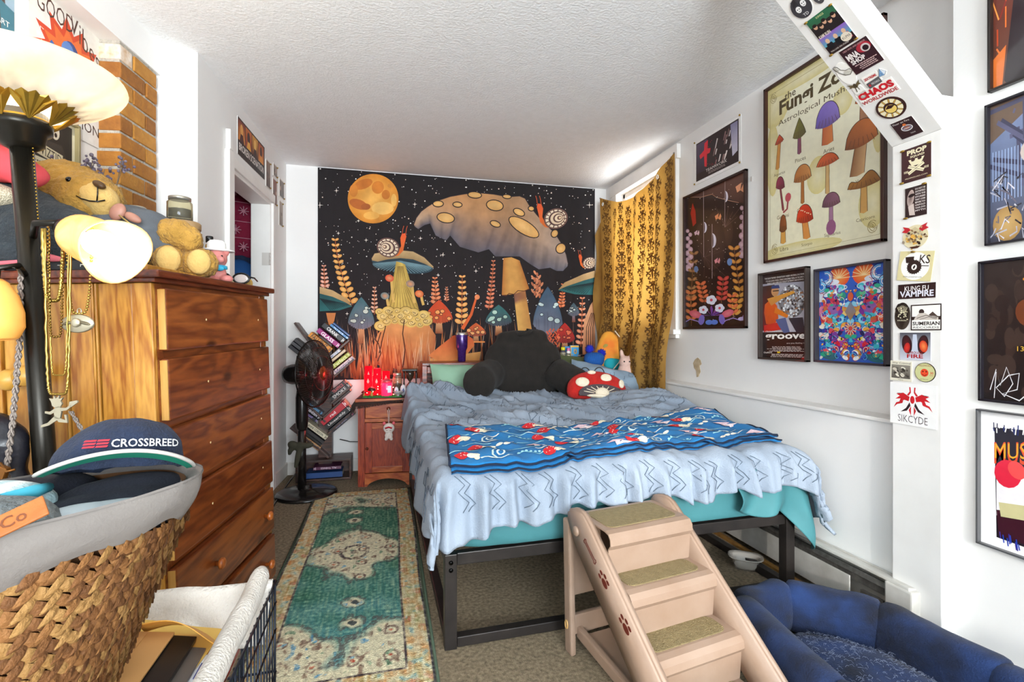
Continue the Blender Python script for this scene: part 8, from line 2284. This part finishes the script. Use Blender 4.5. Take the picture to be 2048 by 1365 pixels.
def d_sik(a):
 H = a.dh; a.bg('#f0eeec'); R = '#c81c24'; K = '#2c1418'
 for s in (-1, 1):
  a.poly([(50 + s * 4, 8), (50 + s * 7, 8), (50 + s * 6, 18), (50 + s * 12, 26), (50 + s * 8, 28), (50 + s * 3, 20)], R, 2)
  a.poly([(50 + s * 6, 30), (50 + s * 20, 22), (50 + s * 36, 26), (50 + s * 28, 30), (50 + s * 38, 38), (50 + s * 26, 36), (50 + s * 30, 46), (50 + s * 18, 38), (50 + s * 8, 40)], R, 2)
  a.poly([(50 + s * 20, 40), (50 + s * 36, 46), (50 + s * 42, 58), (50 + s * 34, 50), (50 + s * 22, 46)], R, 2); a.poly([(50 + s * 6, 42), (50 + s * 14, 56), (50 + s * 26, 66), (50 + s * 12, 62), (50 + s * 4, 50)], K, 2)
  a.line([(50 + s * 22, 24), (50 + s * 34, 24)], 1, K, 3); a.poly([(50 + s * 3, 50), (50 + s * 8, 60), (50 + s * 3, 72)], R, 3)
 a.ell(50, 36, 5, 9, R, 3, n=12); a.text('SIKCYDE', 50, 80, 16, K, 4, width=64, bold=-.01)
jstick('white SIKCYDE sheet with a red spiked emblem, lowest on the white post', 1.280, 1.441, .794, .946, d_sik, 0, bcol='#eceae8')
# brace: local x across the board (towards the camera), local z up the slope, print faces down into the room
BRM = Matrix(((0, .665, -.747), (-1, 0, 0), (0, .747, .665)))
def bstick(label, s0, s1, y0, y1, draw, tilt=0, shape=None, pins=None, cat='sticker', bcol='#efece6'):
 w, h = y1 - y0, s1 - s0
 loc = Vector((JX, (y0 + y1) / 2, 1.83)) + Vector((-.747, 0, .665)) * s0 + Vector((-.665, 0, -.747)) * .0022
 t = thing('sticker' if cat == 'sticker' else 'flyer', label, cat, loc, (BRM @ Matrix.Rotation(radians(tilt), 3, 'Y')).to_euler(), 'stickers on the knee brace')
 a = Art(w, h, dw=100, dh=100 * h / w, clip=False); draw(a); sheet_of(a, t, shape(w, h) if shape else None, bcol)
 for x, z in (pins or []): part('pin', MB().ell((x * w / 2, -.004, h / 2 + z * h / 2), (.008, .004, .004), None, 8, 6), PINS, t)
 return t
def d_two(a):
 H = a.dh; a.ell(50, H / 2, 48, H / 2 - 1, '#3a383c', 1, n=28)
 for x, y in ((34, 52), (68, 40)): a.ell(x, y * H / 100, 13, 16, '#e8e6e4', 2, n=16); a.ell(x - 5, (y - 2) * H / 100, 3, 3, '#2c2a2c', 3, n=8); a.ell(x + 5, (y - 2) * H / 100, 3, 3, '#2c2a2c', 3, n=8); a.line([(x - 5, (y + 8) * H / 100), (x + 5, (y + 8) * H / 100)], 2.2, '#2c2a2c', 3)
 a.poly([(18, 34 * H / 100), (48, 34 * H / 100), (44, 8), (22, 8)], '#2c2a2c', 3); a.text('TD', 50, H * .84, 14, '#e8e6e4', 3)
bstick('grey round sticker of two faces, one in a top hat, on the brace', .585, .665, 1.345, 1.418, d_two, 0, lambda w, h: oval_pts(w, h))
def d_face(a): H = a.dh; a.ell(50, H / 2, 46, H / 2 - 2, '#4a484c', 1, n=20); a.ell(36, H * .42, 9, 7, '#e4e2e0', 2, n=10); a.ell(64, H * .42, 9, 7, '#e4e2e0', 2, n=10); a.ell(50, H * .72, 16, 8, '#d8d6d4', 2, n=12)
bstick('small grey mask sticker at the top of the brace', .592, .65, 1.30, 1.338, d_face, 0, lambda w, h: oval_pts(w, h))
def d_band(a):
 H = a.dh; a.bg('#2c6a48', '#3a2424'); a.poly([(0, 30), (100, 30), (100, 74), (0, 74)], '#241c1c', 1); a.poly([(0, 74), (100, 74), (100, 112), (0, 112)], '#8a5ab8', 1, '#4aa0b0'); a.poly([(0, 112), (100, 112), (100, H), (0, H)], '#2a1614', 1)
 for k, x in enumerate((16, 34, 50, 66, 84)): a.ell(x, 34 + (k % 2) * 8, 7, 9, '#c89a7c', 3, n=12); a.ell(x, 28 + (k % 2) * 8, 8, 6, '#241814', 4, n=10)
 for k, x in enumerate((20, 50, 80)): a.poly([(x - 14, 128), (x - 10, 104), (x + 10, 104), (x + 14, 128)], ('#141214', '#141214', '#c82a4a')[k], 3); a.ell(x, 96, 7, 9, '#d8b090', 4, n=12)
 a.text('KAMI RUIN', 26, 72, 12, '#e8dcc8', 5, width=42, bold=.02); a.ell(76, 118, 18, 16, '#e0d4c0', 5, n=18); a.text('KUMA', 76, 118, 9, '#2c1c14', 6, width=28); a.text('THU LIVE ON STAGE', 40, H - 10, 5, '#e8e0d8', 5, width=66); a.text('KINGS', 50, 9, 7, '#e8e0a0', 5)
bstick('green and purple band flyer with rows of musicians, pinned on the brace', .426, .574, 1.300, 1.402, d_band, 0, None, [(-.95, .98), (.95, .98), (.95, -.95), (-.95, -.98)], 'flyer')
def d_mna(a):
 H = a.dh; a.bg('#34161a'); a.ell(74, 28, 24, 18, '#a82434', 1, n=16); a.text('MNA', 30, 36, 24, '#efe6e2', 3, width=44, bold=.04); a.text('SHOP', 36, 58, 18, '#efe6e2', 3, width=50, bold=.04); a.ell(78, 32, 15, 15, '#c8c0bc', 2, n=14); a.ell(78, 33, 10, 10, '#241014', 3, n=12); a.text('USED VINYL AND HORROR', 50, 9, 6, '#d8a0a0', 3, width=80); a.lines_of_text(54, 72, 80, 4, 6.5, 3, '#d8b8b4', 3, 2)
bstick('dark red MNA SHOP flyer overlapping the band flyer on the brace', .317, .420, 1.276, 1.376, d_mna, 0, None, None, 'flyer')
def d_saw(a): a.line([(20, 8), (34, 20), (40, 44), (60, 60), (84, 62), (92, 80), (70, 96), (44, 86), (26, 60), (12, 30), (10, 12)], 4, '#5a544a', 2, None, True); a.ell(64, 78, 22, 14, '#c8c4b8', 1, 20, n=16); a.line([(14, 14), (28, 44)], 9, '#b8b4a8', 1)
bstick('line drawn saw hand sticker at the left edge of the brace', .292, .388, 1.372, 1.432, d_saw, 0, lambda w, h: oval_pts(w * .9, h))
def d_bat(a):
 for s in (-1, 1): a.poly([(50, 46), (50 + s * 46, 20), (50 + s * 34, 40), (50 + s * 40, 56), (50 + s * 22, 54), (50 + s * 10, 66)], '#6a5a3a', 2)
 a.ell(50, 50, 12, 18, '#4a3c24', 3, n=12); a.line([(44, 60), (36, 98)], 6, '#5a4a2c', 3); a.line([(56, 60), (60, 90)], 5, '#5a4a2c', 3)
bstick('brown winged insect sticker hanging over the brace edge', .222, .310, 1.376, 1.428, d_bat, 0, lambda w, h: oval_pts(w * .7, h * .8))
def d_small(a): H = a.dh; a.poly([(6, 50), (94, 40), (94, 84), (6, 92)], '#5a5658', 1); a.text('2EXTREME', 50, 22, 18, '#b81c20', 2, width=80, bold=.03); a.ell(20, 70, 7, 9, '#c81c24', 2, n=10); a.text('RECORDS', 60, 66, 13, '#e8e4e0', 2, width=52)
bstick('tiny red and grey lettered sticker above the big red letters', .258, .297, 1.318, 1.372, d_small)
def d_tri(a): a.poly([(8, 84), (54, 8), (62, 90)], '#7aa0c8', 1); a.poly([(54, 8), (94, 60), (62, 90)], '#dfe6ee', 1); a.line([(8, 84), (54, 8), (94, 60), (62, 90)], 4, '#4a5a74', 2, None, True); a.text('3', 44, 66, 20, '#2a3f6a', 3)
bstick('tiny blue pyramid sticker at the right edge of the brace', .262, .300, 1.290, 1.324, d_tri, 0, lambda w, h: [(-w * .44, h * .14), (w * .05, h * .95), (w * .46, h * .4), (w * .12, h * .08)])
def d_chaos(a): H = a.dh; a.text('CHAOS', 50, H * .34, H * .50, '#c81c24', 2, width=94, bold=.06); a.text('WORLDWIDE', 50, H * .80, H * .26, '#b01820', 2, width=96, bold=.02)
bstick('red CHAOS WORLDWIDE lettering sticker across the brace', .196, .252, 1.292, 1.424, d_chaos)
def d_wheel(a):
 H = a.dh; c = H / 2; a.ell(50, c, 49, c - 1, '#3a1a10', 1, n=36); a.ell(50, c, 41, c * .84, '#f0e6c0', 2, n=36)
 for k in range(10): an = 2 * pi * k / 10; a.line([(50 + 20 * cos(an), c + 20 * sin(an)), (50 + 41 * cos(an), c + 41 * sin(an))], 6, '#3a1a10', 3); a.line([(50 + 21 * cos(an), c + 21 * sin(an)), (50 + 39 * cos(an), c + 39 * sin(an))], 3, '#e0b048', 4)
 a.ell(50, c, 23, 23, '#3a1a10', 5, n=28); a.ell(50, c + 3, 19, 17, '#e8c868', 6, n=24); a.poly([(32, c - 2), (48, c - 14), (70, c - 6), (52, c + 2)], '#3a1a10', 7)
bstick('round brown and yellow wheel sticker near the foot of the brace', .105, .192, 1.305, 1.402, d_wheel, 0, lambda w, h: oval_pts(w, h), None, 'sticker', '#3a1a10')
def d_floor(a): H = a.dh; a.bg('#331814'); a.text('Floor on Fire', 44, 12, 10, '#e8e0d8', 2, width=76); a.ell(52, 50, 26, 17, '#e8e4e0', 2, n=20); a.ell(52, 50, 22, 13, '#3a4a6a', 3, 0, '#c8783a', n=18); a.line([(34, 52), (70, 52)], 2.5, '#d8dce8', 4); a.ell(50, 30, 8, 7, '#d8702c', 3, n=10); a.text('TOUR', 62, 84, 6, '#e0d8d0', 2)
bstick('dark brown square Floor on Fire sticker at the foot of the brace', .015, .090, 1.315, 1.389, d_floor)
# small paint scab on the right wall
struct(MB().prism([(2.33, 2.01), (2.345, 2.012), (2.347, 1.985), (2.332, 1.983)], .004, 'x', (WX - .001, 0, 0)).build('paint_scab', M('paint_scab', '#c8c2bc', .7)))
# ================================================================== PET STEPS AND DOG BED
PLA = M('pink_beige_plastic', '#9c8676', .4, col2='#8a705d', nscale=7, detail=6, bump=.05, bscale=40)
TREAD = M('tan_tread_carpet', '#93825c', .95, col2='#7a6a46', nscale=60, bump=.9, bscale=240, sheen=.2)
PAWM = M('paw_print', '#5a1f14', .5)
sd = Vector((.986, .165, 0)).normalized()          # across the steps
fd_ = Vector((.165, -.986, 0)).normalized()        # down the steps, towards the camera
SROT = atan2(sd.y, sd.x)
SO = Vector((.612, 1.625, 0))                      # rear left corner at the floor; local x across, local -y down the steps
st_ = thing('pet_steps', 'pale pink plastic folding pet steps with carpeted treads at the foot of the bed', 'pet steps', SO, SROT)
SWD = .395; TZ = [.492, .352, .212, .072]; RUN = .124; D0s = .205
def step_prof():
 pts = []; y = -.01
 for k, z in enumerate(TZ):
  d = D0s if k == 0 else RUN
  pts += [(y, z), (y - d + .03, z), (y - d + .012, z - .004), (y - d + .002, z - .016), (y - d, z - .034), (y - d + .012, z - .05)]
  y -= d - .018
  pts.append((y, TZ[k + 1] + .006 if k < 3 else .0))
 return pts
prof = step_prof()
mb = MB(); vs = []; fs = []; n = len(prof)
xs = [.03, .045, SWD / 2, SWD - .045, SWD - .03]
for i, (y, z) in enumerate(prof):
 for x in xs: vs.append((x, y, z))
for i in range(n - 1):
 for j in range(4): fs.append((i * 5 + j, i * 5 + j + 1, (i + 1) * 5 + j + 1, (i + 1) * 5 + j))
mb.add(vs, fs, None, False); stp = part('step_shell', mb, PLA, st_, solid=.004)
# side rails: broad boards that follow the slope
yb = prof[-1][0]
rail = [(.005, .505), (-.02, .52), (-.06, .53), (-.10, .525), (-.135, .500), (yb - .075, .125), (yb - .085, .10), (yb - .085, .0), (yb - .015, .0), (-.06, .385), (-.015, .44), (.005, .47)]
for x, nm in ((.015, 'side_rail'), (SWD - .015, 'side_rail')):
 m = MB(); bm = bmesh.new()
 a_ = [bm.verts.new((x - .015, p[0], p[1])) for p in rail]; b_ = [bm.verts.new((x + .015, p[0], p[1])) for p in rail]
 k = len(rail); bm.faces.new(a_); bm.faces.new(list(reversed(b_)))
 for i in range(k): bm.faces.new((a_[i], b_[i], b_[(i + 1) % k], a_[(i + 1) % k]))
 bmesh.ops.recalc_face_normals(bm, faces=bm.faces[:])
 bmesh.ops.bevel(bm, geom=[e for e in bm.edges], offset=.008, segments=3, affect='EDGES')
 bm.verts.index_update()
 m.add([v.co.copy() for v in bm.verts], [[v.index for v in f.verts] for f in bm.faces]); bm.free()
 part(nm, m, PLA, st_)
def rrect(x0, x1, y0, y1, r=.025, n=6):
 pts = []
 for cx, cy, a0 in ((x1 - r, y1 - r, 0), (x0 + r, y1 - r, 90), (x0 + r, y0 + r, 180), (x1 - r, y0 + r, 270)):
  for k in range(n + 1): a = radians(a0 + 90 * k / n); pts.append((cx + r * cos(a), cy + r * sin(a)))
 return pts
y = -.01
for k, z in enumerate(TZ):
 d = D0s if k == 0 else RUN
 part('tread_carpet', MB().prism(rrect(.055, SWD - .055, y - d + .038, y - (.02 if k == 0 else .004)), .008, 'z', (0, 0, z + .003)), TREAD, st_)
 y -= d - .018
# rear folding leg frame
for x in (.012, SWD - .012):
 part('rear_leg', MB().box((x, .006, .235), (.022, .045, .47), (radians(-2), 0, 0), .008), PLA, st_)
part('rear_panel', MB().box((SWD / 2, .004, .33), (SWD - .05, .012, .26), None, .004), PLA, st_)
part('rear_crossbar', MB().box((SWD / 2, .0, .10), (SWD - .05, .02, .07), None, .006), PLA, st_)
part('base_brace', MB().box((.045, -.25, .055), (.022, .50, .04), (radians(4), 0, 0), .006), PLA, st_)
part('base_brace', MB().box((SWD - .045, -.25, .055), (.022, .50, .04), (radians(4), 0, 0), .006), PLA, st_)
part('base_tray', MB().box((SWD / 2, -.24, .045), (SWD - .09, .44, .008), (radians(4), 0, 0), .002), PLA, st_)
part('pivot_cap', MB().lathe([(.017, 0), (.017, .004), (.013, .008), (.0001, .009)], 20, (0, -.062, .455), (0, radians(-90), 0)), PLA, st_)
part('leg_latch', MB().tube([(.0, .006 + .008 * cos(a), .10 + .014 * sin(a)) for a in [2 * pi * q / 12 for q in range(12)]], .003, 6, False, True), M('latch_tan', '#b8925a', .4), st_)
# marks on the left rail: bone outline and two paw prints
sl = Vector((0, yb + .02, .125 - .5)).normalized()    # direction down the rail in the local yz plane
def on_rail(s, t): p = Vector((-.0012, -.075, .475)) + sl * s + Vector((0, -sl.z, sl.y)) * t * -1; return p
def rail_disc(nm, s, t, rs, rt_):
 m = MB(); n = 16; ring = [on_rail(s + rs * cos(2 * pi * k / n), t + rt_ * sin(2 * pi * k / n)) for k in range(n)]
 m.add(ring + [p + Vector((.002, 0, 0)) for p in ring], [tuple(range(n)), tuple(range(2 * n - 1, n - 1, -1))] + [(i, i + n, (i + 1) % n + n, (i + 1) % n) for i in range(n)], None, False)
 return m
def paw(s):
 p = thing('paw_mark', None, None); p.parent = st_
 part('pad', rail_disc('', s + .006, -.004, .017, .010), PAWM, p)
 for a, b in ((-.022, -.010), (-.024, .006), (-.006, .016), (.014, .014)): part('toe', rail_disc('', s + a, b, .0085, .0048), PAWM, p)
paw(.190); paw(.325)
bone = [(-.03, -.004), (-.036, -.009), (-.042, -.004), (-.040, 0), (-.042, .004), (-.036, .009), (-.03, .004), (.03, .004), (.036, .009), (.042, .004), (.040, 0), (.042, -.004), (.036, -.009), (.03, -.004)]
part('bone_mark', MB().tube([on_rail(.09 + a, b) for a, b in bone], .0013, 5, False, True), PAWM, st_)

# dog bed: hexagon of padded bolsters around a cushion
DBM = M('blue_velour', '#070e20', .9, col2='#16305f', nscale=9, detail=8, contrast=1.4, sheen=.5, bump=.4, bscale=200)
DBC = Vector((1.46, 1.13, 0))
db = thing('dog_bed', 'navy blue velour dog bed with padded sides and pale hair, at lower right', 'dog bed', DBC)
corn = [(-.215, .345), (.00, .315 + .08), (.19, .18), (.22, -.16), (.06, -.42), (-.18, -.40), (-.27, -.05)]
corn = [(-.20, .36), (-.01, .39), (.185, .20), (.215, -.12), (.12, -.40), (-.14, -.42), (-.255, -.06)]
k = len(corn)
for i in range(k):
 p = Vector(corn[i] + (0,)); q = Vector(corn[(i + 1) % k] + (0,)); L = (q - p).length; dr_ = (q - p).normalized(); nr_ = Vector((-dr_.y, dr_.x, 0))
 def bol(u, v, p=p, q=q, dr_=dr_, nr_=nr_):
  a = 2 * pi * u; c = p.lerp(q, -.06 + 1.12 * v)
  e = (1 - abs(2 * v - 1) ** 6) ** .4
  w = .064 * (.6 + .4 * e); h = .102 * (.72 + .28 * e) - .012 * sin(pi * v)
  x = w * math.copysign(abs(cos(a)) ** .8, cos(a)); z = h * math.copysign(abs(sin(a)) ** .8, sin(a))
  wr = .006 * noise.noise(Vector((c.x * 14, c.y * 14, z * 10 + i)))
  return c + nr_ * (x + wr + .03) + Vector((0, 0, .10 + z + wr))
 g = MB().grid(bol, 22, 22, True, True)
 g.f.append(list(range(22))[::-1]); g.sm.append(True); n0 = len(g.v); g.f.append([n0 - 22 + j for j in range(22)]); g.sm.append(True)
 part('bolster', g, DBM, db)
def cush(u, v):
 a = 2 * pi * u; r = v
 t = (a / (2 * pi) * k) % k; i = int(t); f = t - i
 c = Vector(corn[i % k]).lerp(Vector(corn[(i + 1) % k]), f) * .86
 z = .045 + .062 * (1 - r ** 3) + .010 * noise.noise(Vector((c.x * r * 8, c.y * r * 8, 3)))
 return (c.x * r, c.y * r, z)
part('cushion', MB().grid(cush, 60, 16, True, True), DBM, db)
mb = MB(); rh = random.Random(12)
for q in range(900):                                # shed pale hairs
 a = rh.uniform(0, 2 * pi); r = sqrt(rh.random()) * .92
 u = a / (2 * pi); p = Vector(cush(u, r)); d = Vector((rh.gauss(0, 1), rh.gauss(0, 1), 0)).normalized() * rh.uniform(.006, .018)
 pm = p + d * .5 + Vector((d.y, -d.x, 0)) * rh.uniform(-.3, .3)
 mb.tube([p + Vector((0, 0, .003)), pm + Vector((0, 0, .006)), p + d + Vector((0, 0, .003))], .0003, 3, False)
tag(part('shed_hair', mb, M('pale_hair', '#8f9ab4', .6), db), kind='stuff')
